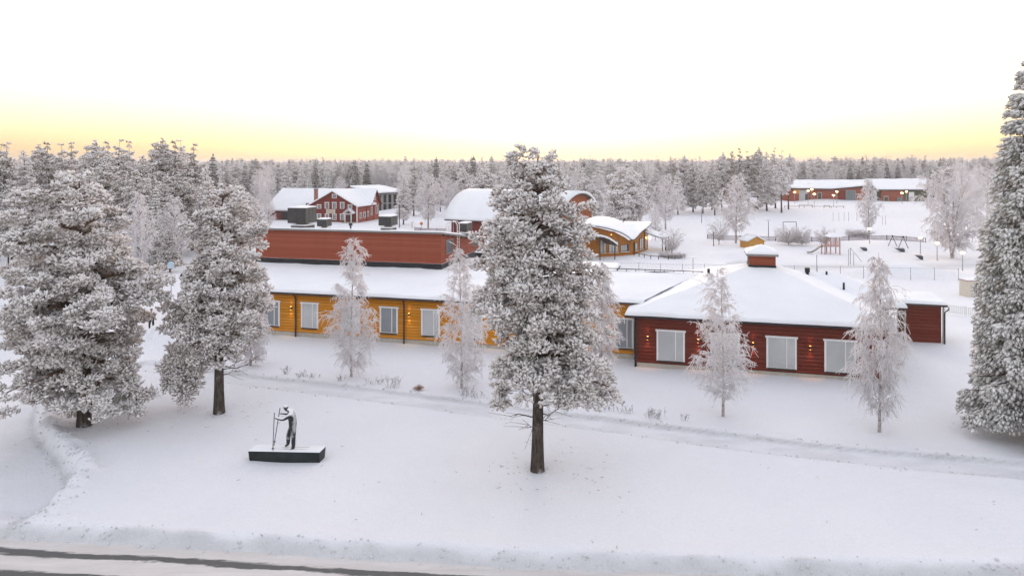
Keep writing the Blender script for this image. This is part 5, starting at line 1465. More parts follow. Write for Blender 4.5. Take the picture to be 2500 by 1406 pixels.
PROTO['bushy'] = Kind(10, proto_pine(104, 10, [(0.5, 2.6, 2.6), (2, 3.4, 3.3), (4, 3.6, 3.5), (6, 3.0, 2.9), (8, 1.9, 1.8), (9.7, 0.5, 0.5)], 90, 0.14, 18, flat=0.5, inner=0.5), PM)
PROTO['dense'] = Kind(13, proto_pine(105, 13, [(1.2, 1.8, 1.8), (3, 2.3, 2.3), (6, 2.0, 2.0), (9, 1.3, 1.3), (11, 0.8, 0.8), (12.9, 0.15, 0.15)], 72, 0.13, 18, flat=0.5, inner=0.45), PM)
PROTO['spruce1'] = Kind(14, spruce_mesh(np.random.default_rng(106), 14, 2.3, 26, 0.17, 0.2, 0.8, 6, True), ('pine_bark', 'limb_bark', 'dark_spruce'))
PROTO['spruce2'] = Kind(14, spruce_mesh(np.random.default_rng(107), 14, 2.0, 26, 0.17, 0.2, 0.8, 6, True), ('pine_bark', 'limb_bark', 'spruce_frost'))
BM = ('birch_bark', None, 'twig_frost')
PROTO['birch1'] = Kind(12, birch_mesh(np.random.default_rng(108), 12, [(2.5, 0.8, 0.8), (4.5, 2.1, 2.1), (7, 2.5, 2.4), (9.5, 1.8, 1.8), (11.7, 0.5, 0.5)], 64, 20, 5, 0.14, 2.3, 0.7, 0.2), BM)
PROTO['birch2'] = Kind(12, birch_mesh(np.random.default_rng(109), 12, [(2.0, 1.2, 1.2), (4, 2.6, 2.4), (6.5, 2.9, 2.8), (9, 2.3, 2.2), (11.6, 0.7, 0.7)], 66, 20, 5, 0.14, 2.3, 0.5, 0.2, up=0.9), BM)
PROTO['birch3'] = Kind(13, birch_mesh(np.random.default_rng(110), 13, [(2.0, 1.6, 1.6), (4.5, 3.0, 2.8), (7.5, 3.3, 3.2), (10, 2.6, 2.6), (12.6, 0.9, 0.9)], 90, 20, 5, 0.16, 2.2, 0.8, 0.2, stems=3, up=0.9), BM)
PROTO['shrub'] = Kind(3, birch_mesh(np.random.default_rng(111), 3, [(0.5, 1.3, 1.3), (1.3, 1.9, 1.9), (2.2, 1.8, 1.8), (2.9, 1.0, 1.0)], 60, 12, 4, 0.05, 1.6, 0.05, 0.3, stems=4, up=1.2), ('birch_bark', None, 'shrub_frost'))
PROTO['small'] = Kind(4.5, birch_mesh(np.random.default_rng(112), 4.5, [(1.2, 1.0, 1.0), (2.2, 2.0, 2.0), (3.4, 1.9, 1.9), (4.4, 0.8, 0.8)], 46, 12, 4, 0.07, 1.3, -0.1, 0.2, stems=2, up=1.1), ('birch_bark', None, 'shrub_frost'))
trng = random.Random(5)
ORD = 'first second third fourth fifth sixth seventh eighth ninth tenth eleventh twelfth thirteenth fourteenth fifteenth sixteenth seventeenth eighteenth nineteenth twentieth twenty-first twenty-second'.split()
def in_row(items, fmt):
    """number the members of a row from the left: items (px, ...) -> label per item"""
    order = sorted(range(len(items)), key=lambda i: items[i])
    lab = [None]*len(items)
    for k, i in enumerate(order): lab[i] = fmt.format(ORD[k])
    return lab
def stand(kind, px, ytop, Y, label, group=None, wide=1.0, name=None, cat='tree'):
    x = xat(px, Y); z = gz(x, Y)
    h = zat(ytop, Y) - z
    nm = name or {'p': 'pine_tree', 'b': 'birch_tree', 's': 'spruce_tree', 'd': 'pine_tree'}[kind[0]]
    if kind == 'bushy': nm = name or 'pine_tree'
    return PROTO[kind].place(nm, label, cat, (x, Y, z-0.05), h, group, wide, trng.uniform(0, 6.28))
# single trees one can point at
stand('birch1', 1045, 417, 133, 'white frosted birch between the farmhouse and the arched hall', wide=1.4)
stand('dense', 985, 415, 141, 'grey frosted pine just left of the white birch by the farmhouse', wide=0.85)
stand('bushy', 1525, 396, 144, 'large dense frosted pine behind the ochre house', wide=1.05)
stand('birch1', 1625, 419, 130, 'tall white frosted birch behind the ochre house, right of the large dense pine', wide=1.35)
stand('birch2', 1600, 500, 112, 'low frosted birch directly behind the veranda', wide=0.9)
stand('birch1', 1797, 417, 108, 'white frosted birch standing at the picket fence left of the yellow playhouse', wide=1.35)
stand('small', 1755, 532, 106, 'small frosted tree left of the birch at the picket fence')
stand('birch1', 2121, 430, 116, 'narrow frosted birch in front of the distant school', wide=0.95)
stand('birch3', 2325, 383, 91, 'big many-stemmed frosted birch right of the playground', wide=1.25)
stand('birch2', 2410, 400, 104, 'frosted birch half hidden behind the tall spruce', wide=1.1)
stand('small', 1640, 555, 95, 'small frosted tree growing in the round fenced bed')
stand('shrub', 1925, 548, 105.5, 'large rounded frosted shrub behind the roof lantern', wide=0.95, name='shrub', cat='shrub')
stand('shrub', 1958, 552, 105, 'rounded frosted shrub joined to the right of the large one', wide=0.8, name='shrub', cat='shrub')
stand('shrub', 2014, 552, 104, 'smaller frosted shrub beside the play tower', wide=0.75, name='shrub', cat='shrub')
stand('birch1', 343, 462, 74, 'frosted birch behind the street lamp on the left', wide=0.85)
stand('birch2', 2010, 500, 205, 'young frosted birch in front of the school wall', wide=0.5)
for i, (px, py) in enumerate([(1622, 628), (1640, 631), (1660, 630)]):
    q = gp(px, py); PROTO['shrub'].place('low_shrub', ['low frosted shrub at the left of the round fenced bed', 'low frosted shrub in the middle of the round fenced bed', 'low frosted shrub at the right of the round fenced bed'][i], 'shrub', (q.x, q.y, gz(q.x, q.y)-0.05), 0.9, 'low shrubs in the round bed', 1.6, i)
for i, (px, py, lb) in enumerate([(2085, 580, 'dark frosted bush at the picket fence below the narrow birch'), (2110, 581, 'reddish frosted bush at the picket fence left of the swing'), (1848, 518, 'dark green bush under the pines by the field')]):
    q = gp(px, py); t = PROTO['shrub'].place('bush', lb, 'shrub', (q.x, q.y, gz(q.x, q.y)-0.05), 1.5 if i < 2 else 2.2, None, 1.6, i)
# pine stand in the middle of the right half: trunks one can count
FS = [(1642, 388, 178), (1668, 380, 184), (1692, 384, 176), (1716, 402, 170), (1738, 392, 180), (1762, 372, 176), (1784, 364, 182), (1806, 362, 174), (1828, 370, 168), (1850, 360, 178), (1872, 364, 170), (1893, 360, 180), (1908, 368, 166), (1925, 376, 176), (1655, 410, 168), (1745, 410, 165)]
for i, ((px, yt, Y), lb) in enumerate(zip(FS, in_row([f[0] for f in FS], '{} pine from the left in the stand beyond the white field'))):
    stand(['pine1', 'pine2', 'dense', 'pine3'][i % 4], px, yt, Y, lb, 'pines at the edge of the field', 0.95)
# dense wood on the left, behind the near pines
LW = {'skyline': [(0, 352, 115), (22, 346, 128), (60, 360, 120), (98, 352, 126), (118, 347, 114), (148, 352, 124), (172, 346, 130), (208, 362, 122), (240, 342, 118), (262, 345, 127), (292, 341, 116), (318, 343, 124), (350, 372, 118), (398, 337, 128), (425, 344, 122), (446, 342, 130), (478, 350, 120), (500, 400, 112)],
      'middle': [(30, 425, 90), (75, 410, 98), (215, 400, 92), (250, 395, 99), (300, 392, 94), (338, 400, 90), (372, 398, 97), (405, 415, 92), (440, 420, 95), (470, 412, 99), (510, 430, 94), (545, 420, 104), (575, 430, 110), (610, 470, 92), (585, 478, 88), (632, 500, 96)],
      'front': [(300, 520, 80), (385, 520, 82), (415, 540, 79), (280, 560, 76), (250, 520, 84), (20, 520, 80), (60, 560, 74)]}
for row, items in LW.items():
    for i, ((px, yt, Y), lb) in enumerate(zip(items, in_row([f[0] for f in items], '{} frosted pine from the left in the ' + row + ' row of the left wood'))):
        stand(['pine1', 'pine3', 'dense', 'pine2', 'pine3'][i % 5], px, yt, Y, lb, 'pines of the left wood', 1.12)
for kind, px, yt, Y, lb in [('spruce1', 520, 378, 128, 'pointed dark spruce top on the skyline at the right end of the left wood'), ('spruce1', 598, 400, 150, 'dark pointed spruce between the left wood and the farmhouse'), ('spruce1', 612, 415, 160, 'shorter dark spruce just left of the farmhouse barn'), ('spruce2', 380, 455, 86, 'frosted spruce in the left wood beside the street lamp arm')]:
    stand(kind, px, yt, Y, lb, 'spruces of the left wood', 0.9)
BI = [(650, 398, 172), (632, 405, 150), (560, 455, 100), (425, 470, 84), (655, 475, 130), (625, 480, 118)]
for (px, yt, Y), lb in zip(BI, in_row([f[0] for f in BI], '{} white frosted birch from the left between left wood and farmhouse')):
    stand('birch2', px, yt, Y, lb, 'birches of the left wood', 1.0)
# mixed trees behind the farmhouse and the arched hall
MX = [('pine3', 702, 394, 190), ('pine1', 735, 412, 200), ('spruce1', 770, 398, 196), ('spruce2', 800, 405, 188), ('birch2', 832, 425, 182), ('spruce1', 868, 393, 200), ('spruce1', 896, 398, 192), ('birch1', 940, 402, 205), ('pine2', 915, 395, 215), ('spruce2', 755, 420, 184), ('birch1', 985, 398, 175), ('dense', 1010, 395, 165), ('birch2', 1095, 428, 165), ('pine1', 1075, 412, 178), ('pine2', 1130, 405, 170), ('bushy', 1180, 402, 160), ('birch2', 1150, 420, 186), ('birch1', 1110, 440, 158), ('pine3', 1215, 395, 175), ('pine1', 1240, 388, 190),
      ('birch2', 1412, 402, 175), ('bushy', 1432, 425, 160), ('birch1', 1390, 410, 190), ('pine1', 1462, 400, 172), ('pine2', 1490, 392, 185), ('pine3', 1575, 398, 175), ('dense', 1600, 402, 182), ('pine1', 1555, 390, 200), ('birch2', 1465, 420, 165)]
SB = [('dense', 1950, 395, 240), ('pine3', 1975, 402, 236), ('birch2', 2005, 415, 234), ('birch1', 2028, 412, 232), ('dense', 2050, 405, 236), ('spruce1', 2075, 402, 234), ('dense', 2098, 400, 240), ('birch1', 2150, 400, 238), ('birch2', 2178, 405, 244), ('spruce1', 2192, 398, 236), ('birch2', 2215, 408, 240), ('birch1', 2245, 402, 236), ('pine1', 2270, 395, 250), ('birch2', 2300, 400, 240), ('birch2', 2350, 390, 150), ('birch1', 2385, 395, 160)]
groups = {}
for it in MX + SB:
    kind, px = it[0], it[1]
    nm = 'birch' if kind[:5] == 'birch' else ('spruce' if kind[0] == 's' else 'pine')
    side = 'farmhouse' if px < 1030 else ('arched hall' if px < 1380 else ('ochre house' if px < 1900 else 'distant school'))
    groups.setdefault((nm, side), []).append(it)
for (nm, side), items in groups.items():
    for (kind, px, yt, Y), lb in zip(items, in_row([f[1] for f in items], '{} frosted ' + nm + ' from the left in the trees behind the ' + side)):
        stand(kind, px, yt, Y, lb, f'{nm} trees behind the {side}')

# the far wood as one mass: instanced copies of the same trees over rising ground
fr = np.random.default_rng(77)
n = 9000
Yf = 195*np.exp(fr.uniform(0, 1, n)*math.log(2600/195.0))
Xf = fr.uniform(-0.95, 0.95, n)*Yf
pxf = CX + F*Xf/Yf
keep = ~((pxf > 1590) & (pxf < 2700) & (Yf < 238)) & ~((pxf > 620) & (pxf < 1100) & (Yf < 205))
Xf, Yf = Xf[keep], Yf[keep]
# woods that close the view beyond both picture edges
m_ = 700
Y2 = fr.uniform(75, 200, m_); sd_ = np.where(fr.uniform(0, 1, m_) < 0.6, -1, 1); X2 = sd_*Y2*(fr.uniform(0.78, 1.5, m_))
ok = (Y2 > np.where(sd_ > 0, 120, 75))
Xf = np.concatenate([Xf, X2[ok]]); Yf = np.concatenate([Yf, Y2[ok]])
n = len(Xf)
hz = 10 + 3.2*fr.uniform(0, 1, n)**1.3 + np.where(Yf > 500, 3.0*fr.uniform(0, 1, n), 0) + 2.2*vnoise(Xf/70, Yf/150, 3)
rise = 7*sstep(500, 2600, Yf)*(0.4+1.2*vnoise(Xf/420+9, Yf/900, 8))
kinds = ['pine1', 'pine2', 'pine3', 'dense', 'spruce1', 'spruce2', 'birch1', 'birch2']
kk = fr.choice(len(kinds), n, p=[0.17, 0.14, 0.15, 0.10, 0.07, 0.08, 0.16, 0.13])
kh = np.array([PROTO[k].h for k in kinds])[kk]
me = bpy.data.meshes.new('far_wood')
me.vertices.add(n); me.vertices.foreach_set('co', np.stack([Xf, Yf, rise-0.3+ground_h(Xf, Yf)], 1).astype(np.float32).ravel())
for nm, ty, arr in (('kind', 'INT', kk.astype(np.int32)), ('scl', 'FLOAT', (hz/kh).astype(np.float32)), ('rot', 'FLOAT', fr.uniform(0, 6.28, n).astype(np.float32))):
    me.attributes.new(nm, ty, 'POINT').data.foreach_set('value', arr)
wood = link('far_wood', me)
wood['kind'] = 'stuff'; wood['label'] = 'frosted far wood reaching to the horizon'
ng = bpy.data.node_groups.new('wood_scatter', 'GeometryNodeTree')
ng.interface.new_socket('Geometry', in_out='INPUT', socket_type='NodeSocketGeometry')
ng.interface.new_socket('Geometry', in_out='OUTPUT', socket_type='NodeSocketGeometry')
gi = ng.nodes.new('NodeGroupInput'); go = ng.nodes.new('NodeGroupOutput')
src = {}
for o in bpy.data.objects:
    if o.name.split('.')[0] in ('crown', 'trunk') and o.data is not None:
        for k in kinds:
            for nm, mesh, _ in PROTO[k].parts:
                if o.data == mesh and (k, nm) not in src: src[(k, nm)] = o
jn = ng.nodes.new('GeometryNodeJoinGeometry')
for k in reversed(kinds):
    j2 = ng.nodes.new('GeometryNodeJoinGeometry')
    for nm in ('crown', 'trunk'):
        oi = ng.nodes.new('GeometryNodeObjectInfo'); oi.transform_space = 'ORIGINAL'
        oi.inputs['Object'].default_value = src[(k, nm)]
        ng.links.new(oi.outputs['Geometry'], j2.inputs[0])
    g2 = ng.nodes.new('GeometryNodeGeometryToInstance')
    ng.links.new(j2.outputs[0], g2.inputs[0]); ng.links.new(g2.outputs[0], jn.inputs[0])
iop = ng.nodes.new('GeometryNodeInstanceOnPoints')
iop.inputs['Pick Instance'].default_value = True
def attr(name, ty):
    a = ng.nodes.new('GeometryNodeInputNamedAttribute'); a.data_type = ty; a.inputs['Name'].default_value = name
    return a.outputs['Attribute']
cx = ng.nodes.new('ShaderNodeCombineXYZ'); ng.links.new(attr('rot', 'FLOAT'), cx.inputs['Z'])
e2r = ng.nodes.new('FunctionNodeEulerToRotation'); ng.links.new(cx.outputs[0], e2r.inputs[0])
ng.links.new(gi.outputs[0], iop.inputs['Points']); ng.links.new(jn.outputs[0], iop.inputs['Instance'])
ng.links.new(attr('kind', 'INT'), iop.inputs['Instance Index']); ng.links.new(e2r.outputs[0], iop.inputs['Rotation'])
ng.links.new(attr('scl', 'FLOAT'), iop.inputs['Scale'])
ng.links.new(iop.outputs['Instances'], go.inputs[0])
md = wood.modifiers.new('scatter', 'NODES'); md.node_group = ng
# ------------------------------------------------------------------ figures
def skin_body(name, joints, edges, mat, parent, root='pelvis', sub=2):
    """one continuous body grown round a posed skeleton; joints: name -> (x, y, z, radius)"""
    me = bpy.data.meshes.new(name)
    keys = list(joints)
    me.from_pydata([joints[k][:3] for k in keys], [], [])
    me.edges.add(len(edges))
    for i, (a, b) in enumerate(edges): me.edges[i].vertices = (keys.index(a), keys.index(b))
    me.update()
    o = link(name, me, mat, parent)
    md = o.modifiers.new('skin', 'SKIN')
    md.use_smooth_shade = True
    lay = me.skin_vertices[0] if len(me.skin_vertices) else None
    if lay is None:
        bpy.context.view_layer.objects.active = o
        bpy.ops.mesh.customdata_skin_add()
        lay = me.skin_vertices[0]
    for i, k in enumerate(keys):
        r = joints[k][3]
        lay.data[i].radius = (r, r) if not hasattr(r, '__len__') else r
        lay.data[i].use_root = (k == root)
    s = o.modifiers.new('smooth', 'SUBSURF'); s.levels = sub; s.render_levels = sub
    return o
M['bronze'] = plain('snow_dusted_bronze', (0.030, 0.032, 0.036), 0.55, 0.25, 6.0, metal=0.2, frost=0.50)
M['plinth_metal'] = plain('black_plinth_plate', (0.018, 0.024, 0.025), 0.55, 0.35, 2.5)
# ---- the skier statue on its plinth
PC = gp(780, 1128); SH = gz(PC.x, PC.y)
pt = zat(1104.5, PC.y)
st = thing('skier_statue', 'dark snow-dusted statue of a skier leaning on two poles, on a black plinth', 'statue', (PC.x, PC.y, 0))
pu = Vector((-1, 0.045, 0)).normalized(); pv = Vector((0.14, 1, 0)).normalized()
plen = 2.92; pdep = 0.64
def PP(a, b, z): return Vector((PC.x+pu.x*a+pv.x*b, PC.y+pu.y*a+pv.y*b, z))
mb = MB()
top = [PP(0, 0, pt), PP(plen, 0, pt), PP(plen, pdep, pt), PP(0, pdep, pt)]
bot = [PP(0.05, 0.12, -0.5), PP(plen-0.05, 0.12, -0.5), PP(plen-0.05, pdep-0.1, -0.5), PP(0.05, pdep-0.1, -0.5)]
mb.add(top+bot, [(0,1,2,3),(7,6,5,4),(0,4,5,1),(1,5,6,2),(2,6,7,3),(3,7,4,0)]); mb.build('plinth', M['plinth_metal'], st)
mb = MB()
for a, b in ((0.06, 0.12), (plen-0.12, plen-0.06)): mb.add([PP(a, -0.012, pt-0.02), PP(b, -0.012, pt-0.02), PP(b, 0.07, -0.3), PP(a, 0.07, -0.3)], [(0,1,2,3)])
mb.build('plinth_edge', M['black'], st)
mb = MB(); snow_patch(mb, *[p+Vector((0, 0, 0.003)) for p in (top[1], top[0], top[3], top[2])], 14, 8, 0.05, (1, 1, 1, 1), 90, 0.01, 0.12); mb.build('plinth_snow', M['roof_snow'], st, True)
fx, fy = xat(560+1000/6.7, PC.y+0.36)-PC.x, 0.36
def J(zx, zy, y, r): return (fx+(zx-1000)/398.0, fy+y, pt+0.0+(955-zy)/398.0, r)
jo = {'pelvis': J(1046, 575, 0, (0.165, 0.19)), 'spine': J(1036, 490, 0, (0.155, 0.18)), 'chest': J(1028, 405, 0, (0.175, 0.21)), 'collar': J(1000, 345, 0, (0.10, 0.13)), 'neck': J(968, 322, 0, 0.08), 'jaw': J(932, 312, 0, 0.09), 'head': J(930, 275, 0, 0.118), 'crown': J(940, 240, 0, 0.095), 'brim': J(885, 262, 0, 0.04),
      'hip_near': J(1056, 600, -0.10, 0.135), 'knee_near': J(1060, 745, -0.11, 0.098), 'ankle_near': J(1060, 915, -0.11, 0.08), 'toe_near': J(1005, 945, -0.11, 0.05),
      'hip_far': J(1015, 605, 0.10, 0.13), 'knee_far': J(955, 720, 0.11, 0.098), 'ankle_far': J(946, 890, 0.12, 0.08), 'toe_far': J(892, 920, 0.12, 0.05),
      'shoulder_near': J(1014, 382, -0.20, 0.10), 'elbow_near': J(905, 447, -0.22, 0.072), 'wrist_near': J(810, 430, -0.17, 0.058), 'hand_near': J(765, 423, -0.15, 0.05),
      'shoulder_far': J(998, 375, 0.18, 0.095), 'elbow_far': J(915, 408, 0.20, 0.068), 'wrist_far': J(845, 395, 0.14, 0.04), 'hand_far': J(808, 388, 0.11, 0.048)}
ed = [('pelvis', 'spine'), ('spine', 'chest'), ('chest', 'collar'), ('collar', 'neck'), ('neck', 'jaw'), ('jaw', 'head'), ('head', 'crown'), ('head', 'brim'), ('pelvis', 'hip_near'), ('hip_near', 'knee_near'), ('knee_near', 'ankle_near'), ('ankle_near', 'toe_near'), ('pelvis', 'hip_far'), ('hip_far', 'knee_far'), ('knee_far', 'ankle_far'), ('ankle_far', 'toe_far'), ('chest', 'shoulder_near'), ('shoulder_near', 'elbow_near'), ('elbow_near', 'wrist_near'), ('wrist_near', 'hand_near'), ('chest', 'shoulder_far'), ('shoulder_far', 'elbow_far'), ('elbow_far', 'wrist_far'), ('wrist_far', 'hand_far')]
skin_body('skier_figure', jo, ed, M['bronze'], st)
M['pole'] = plain('pole_metal', (0.10, 0.09, 0.11), 0.5, 0.15, 5.0)
for a, b in ((J(758, 345, -0.15, 0), J(741, 975, -0.22, 0)), (J(816, 305, 0.11, 0), J(728, 905, 0.02, 0))):
    mb = MB(); mb.tube([Vector(a[:3])+Vector((PC.x, PC.y, 0)), Vector(b[:3])+Vector((PC.x, PC.y, 0))], 0.017, 6)
    e = Vector(b[:3])+Vector((PC.x, PC.y, 0)); d = (Vector(a[:3])-Vector(b[:3])).normalized()
    mb.tube([e+d*0.16, e+d*0.18], 0.05, 8); mb.build('ski_pole', M['pole'], st)
mb = MB()
for y in (-0.12, 0.12): mb.box((PC.x+fx-0.75, PC.y+fy+y-0.05, pt+0.035), (PC.x+fx+0.75, PC.y+fy+y+0.05, pt+0.06))
mb.build('ski', M['bronze'], st)

# ---- a walker between the two left pines (only the legs show below the branches)
def cloth_mat():
    m, nt, bs, N, L = mat_new('walker_clothes')
    tc = N.new('ShaderNodeTexCoord'); sp = N.new('ShaderNodeSeparateXYZ'); L.new(tc.outputs['Object'], sp.inputs['Vector'])
    r = N.new('ShaderNodeValToRGB'); r.color_ramp.interpolation = 'CONSTANT'
    e = r.color_ramp.elements; e[0].position = 0; e[0].color = (0.012, 0.013, 0.018, 1); e[1].position = 0.47; e[1].color = (0.03, 0.035, 0.05, 1)
    k = e.new(0.82); k.color = (0.42, 0.26, 0.19, 1); k = e.new(0.92); k.color = (0.05, 0.03, 0.03, 1)
    L.new(maths(nt, 'DIVIDE', sp.outputs['Z'], 1.78), r.inputs['Fac']); L.new(r.outputs['Color'], bs.inputs['Base Color']); bs.inputs['Roughness'].default_value = 0.85
    return m
q = gp(370, 797)
wk = thing('person', 'walker in dark trousers on the snow between the two left pines', 'person', (q.x, q.y, gz(q.x, q.y)))
jo = {'pelvis': (0, 0, 0.95, 0.14), 'spine': (0, 0, 1.12, 0.14), 'chest': (0, 0, 1.32, 0.17), 'collar': (0, 0, 1.46, 0.10), 'neck': (0, -0.01, 1.53, 0.06), 'head': (0, -0.02, 1.64, 0.095), 'crown': (0, -0.01, 1.73, 0.08),
      'hip_a': (-0.10, 0, 0.9, 0.10), 'knee_a': (-0.12, -0.08, 0.5, 0.072), 'ankle_a': (-0.12, -0.02, 0.09, 0.055), 'toe_a': (-0.13, -0.17, 0.04, 0.045), 'hip_b': (0.10, 0, 0.9, 0.10), 'knee_b': (0.12, 0.02, 0.48, 0.072), 'ankle_b': (0.12, 0.12, 0.09, 0.055), 'toe_b': (0.13, -0.02, 0.04, 0.045),
      'shoulder_a': (-0.2, 0, 1.40, 0.075), 'elbow_a': (-0.27, 0.06, 1.13, 0.055), 'hand_a': (-0.25, -0.06, 0.88, 0.042), 'shoulder_b': (0.2, 0, 1.40, 0.075), 'elbow_b': (0.27, -0.04, 1.13, 0.055), 'hand_b': (0.25, -0.16, 0.90, 0.042)}
ed = [('pelvis', 'spine'), ('spine', 'chest'), ('chest', 'collar'), ('collar', 'neck'), ('neck', 'head'), ('head', 'crown')] + [(a+s_, b+s_) for s_ in ('_a', '_b') for a, b in (('hip', 'knee'), ('knee', 'ankle'), ('ankle', 'toe'), ('shoulder', 'elbow'), ('elbow', 'hand'))] + [('pelvis', 'hip_a'), ('pelvis', 'hip_b'), ('chest', 'shoulder_a'), ('chest', 'shoulder_b')]
skin_body('body', jo, ed, cloth_mat(), wk)

# ------------------------------------------------------------------ street furniture
M['post_frost'] = plain('frosted_post', (0.34, 0.34, 0.36), 0.7, 0.2, 4.0)
M['post_dark'] = plain('dark_post', (0.05, 0.05, 0.055), 0.6, 0.2, 4.0)
M['globe_lit'] = emit('lit_lamp_globe', (1.0, 0.60, 0.20), 2.0)
M['globe_off'] = plain('frosted_lamp_globe', (0.80, 0.80, 0.81), 0.5, 0.04)
M['blue_sign'] = plain('pale_blue_sign', (0.42, 0.55, 0.66), 0.5, 0.05)
M['orange_sign'] = plain('orange_sign', (0.60, 0.20, 0.06), 0.5, 0.05)
M['blue'] = plain('blue_marker', (0.03, 0.04, 0.25), 0.5, 0.05)
M['purple_wood'] = plain('weathered_pickets', (0.30, 0.25, 0.27), 0.8, 0.15, 3.0)
M['play_red'] = plain('frosted_red_timber', (0.44, 0.27, 0.25), 0.75, 0.2, 4.0)
M['swing_frost'] = plain('frosted_swing_steel', (0.17, 0.15, 0.15), 0.7, 0.2, 4.0)
M['slide'] = plain('dark_green_slide', (0.045, 0.065, 0.06), 0.4, 0.15)
M['tarp'] = plain('dark_blue_tarp', (0.05, 0.06, 0.085), 0.6, 0.15)
def lamp_post(px, ytop, ybase, label, lit=True, r=0.16, dark=False, group='globe lamp posts'):
    q = gp(px, ybase); m = q.y/F; h = (ybase-ytop)*m; z0 = gz(q.x, q.y)
    t = thing('lamp_post', label, 'lamp post', (q.x, q.y, z0-0.1), group)
    mb = MB(); mb.tube([(q.x, q.y, z0-0.2), (q.x, q.y, z0+h*0.5), (q.x, q.y, z0+h-r*0.6)], [0.06, 0.05, 0.04], 6); mb.build('post', M['post_dark' if dark else 'post_frost'], t)
    mb = MB(); mb.ball((q.x, q.y, z0+h), r, (1.25, 1.25, 0.72)); mb.build('globe', M['globe_lit' if lit else 'globe_off'], t, True)
    mb = MB(); mb.tube([(q.x, q.y, z0+h+r*0.55), (q.x, q.y, z0+h+r*0.95)], [r*1.2, r*0.5], 10); mb.build('snow_cap', M['roof_snow'], t, True)
for px, yt, yb, lb in [(2123, 568, 604, 'lit lamp post standing under the narrow birch by the school field'), (2247, 580, 620, 'lit lamp post at the right end of the picket fence'), (2288, 593, 636, 'lit lamp post just left of the big many-stemmed birch'), (2350, 617, 662, 'lit lamp post between the big birch and the tall spruce')]:
    lamp_post(px, yt, yb, lb, True, 0.19)
for px, yt, yb, lb in [(1876, 538, 586, 'unlit lamp post with a frosted globe behind the picket fence'), (1742, 564, 600, 'unlit frosted lamp post beside the small tree at the picket fence'), (1713, 509, 545, 'unlit lamp post before the pine stand, farther to the left'), (1744, 505, 528, 'unlit lamp post before the pine stand, beside a pine trunk'), (1006, 543, 556, 'unlit lamp post on the road between farmhouse and white birch')]:
    lamp_post(px, yt, yb, lb, False, 0.2, dark=True)
for px, yt, yb, lb in [(1940, 476, 506, 'lit lamp post at the left end of the school'), (1973, 473, 508, 'lit lamp post before the school gate panel'), (1982, 470, 500, 'tallest lit lamp post at the school gate'), (1988, 482, 515, 'lit lamp post before the school, nearest the field'), (2035, 484, 512, 'lit lamp post beside the young birch at the school'), (2043, 476, 505, 'lit lamp post before the school entrance'), (2202, 478, 505, 'left one of two lit lamp posts at the olive school wall'), (2213, 475, 500, 'right one of two lit lamp posts at the olive school wall')]:
    lamp_post(px, yt, yb, lb, True, 0.27)
for px, yt, yb, lb in [(1692, 630, 662, 'thin T-shaped lamp post behind the flat snowy roof'), (1994, 622, 662, 'thin T-shaped lamp post behind the hip roof')]:
    q = gp(px, yb); h = (yb-yt)*q.y/F
    t = thing('yard_lamp', lb, 'lamp post', (q.x, q.y, -0.1), 'T-shaped yard lamps')
    mb = MB(); mb.tube([(q.x, q.y, -0.2), (q.x, q.y, h)], 0.045, 6); mb.build('post', M['post_frost'], t)
    mb = MB(); mb.box((q.x-0.4, q.y-0.08, h), (q.x+0.4, q.y+0.08, h+0.09)); mb.build('lamp_head', M['globe_off'], t)
# tall dark pole by the farmhouse, curved street lamp on the left
q = gp(975, 556); h = (556-500)*q.y/F
mb = MB(); mb.tube([(q.x, q.y, -0.2), (q.x, q.y, h)], 0.09, 6); mb.tube([(q.x, q.y, h-0.05), (q.x-0.7, q.y-0.2, h+0.1)], 0.05, 5)
top_mesh('light_pole', mb, M['post_dark'], (q.x, q.y, 0), 'tall dark pole on the road right of the farmhouse', 'pole')
q = Vector((xat(354, 78), 78, 0))
t = thing('street_lamp', 'pale street lamp with a long curved arm behind the broad left pine', 'street lamp', tuple(q))
zt_ = zat(569, 78)
mb = MB(); mb.tube([(q.x, q.y, -0.2), (q.x, q.y, zt_-0.8), (q.x-0.12, q.y, zt_-0.25), (q.x-0.5, q.y, zt_), (q.x-1.9, q.y, zt_+0.05)], [0.08, 0.06, 0.055, 0.05, 0.045], 8); mb.build('pole', M['post_frost'], t, True)
mb = MB(); mb.box((q.x-2.5, q.y-0.12, zt_-0.02), (q.x-1.85, q.y+0.12, zt_+0.12)); mb.build('lamp_head', M['globe_off'], t)
def sign(px, yt, yb, r, label, mat, plate=False, zc=None):
    q = gp(px, yb); h = (yb-yt)*q.y/F
    t = thing('road_sign', label, 'road sign', (q.x, q.y, -0.1))
    mb = MB(); mb.tube([(q.x, q.y, -0.3), (q.x, q.y, h)], 0.035, 6); mb.build('post', M['post_frost'], t)
    mb = MB(); mb.tube([(q.x, q.y-0.05, h-r), (q.x, q.y-0.08, h-r)], r, 20); mb.build('disc', M[mat], t)
    if plate:
        mb = MB(); mb.box((q.x-r*0.8, q.y-0.08, h-2*r-0.45), (q.x+r*0.8, q.y-0.05, h-2*r-0.08)); mb.build('plate', M['pale_grey'], t)
sign(450, 665, 735, 0.36, 'round dark road sign with a small plate below, between the left pines', 'tarp', True)
sign(418, 638, 716, 0.34, 'round pale blue road sign at the edge of the left wood', 'blue_sign')
sign(1029, 542, 558, 0.3, 'small orange sign beside the white birch by the farmhouse', 'orange_sign')
q = gp(1277, 952); mb = MB(); mb.tube([(q.x, q.y, -0.2), (q.x, q.y, 0.75)], 0.035, 6)
top_mesh('marker_stake', mb, M['blue'], (q.x, q.y, 0), 'short blue marker stake left of the two-topped pine trunk', 'stake')
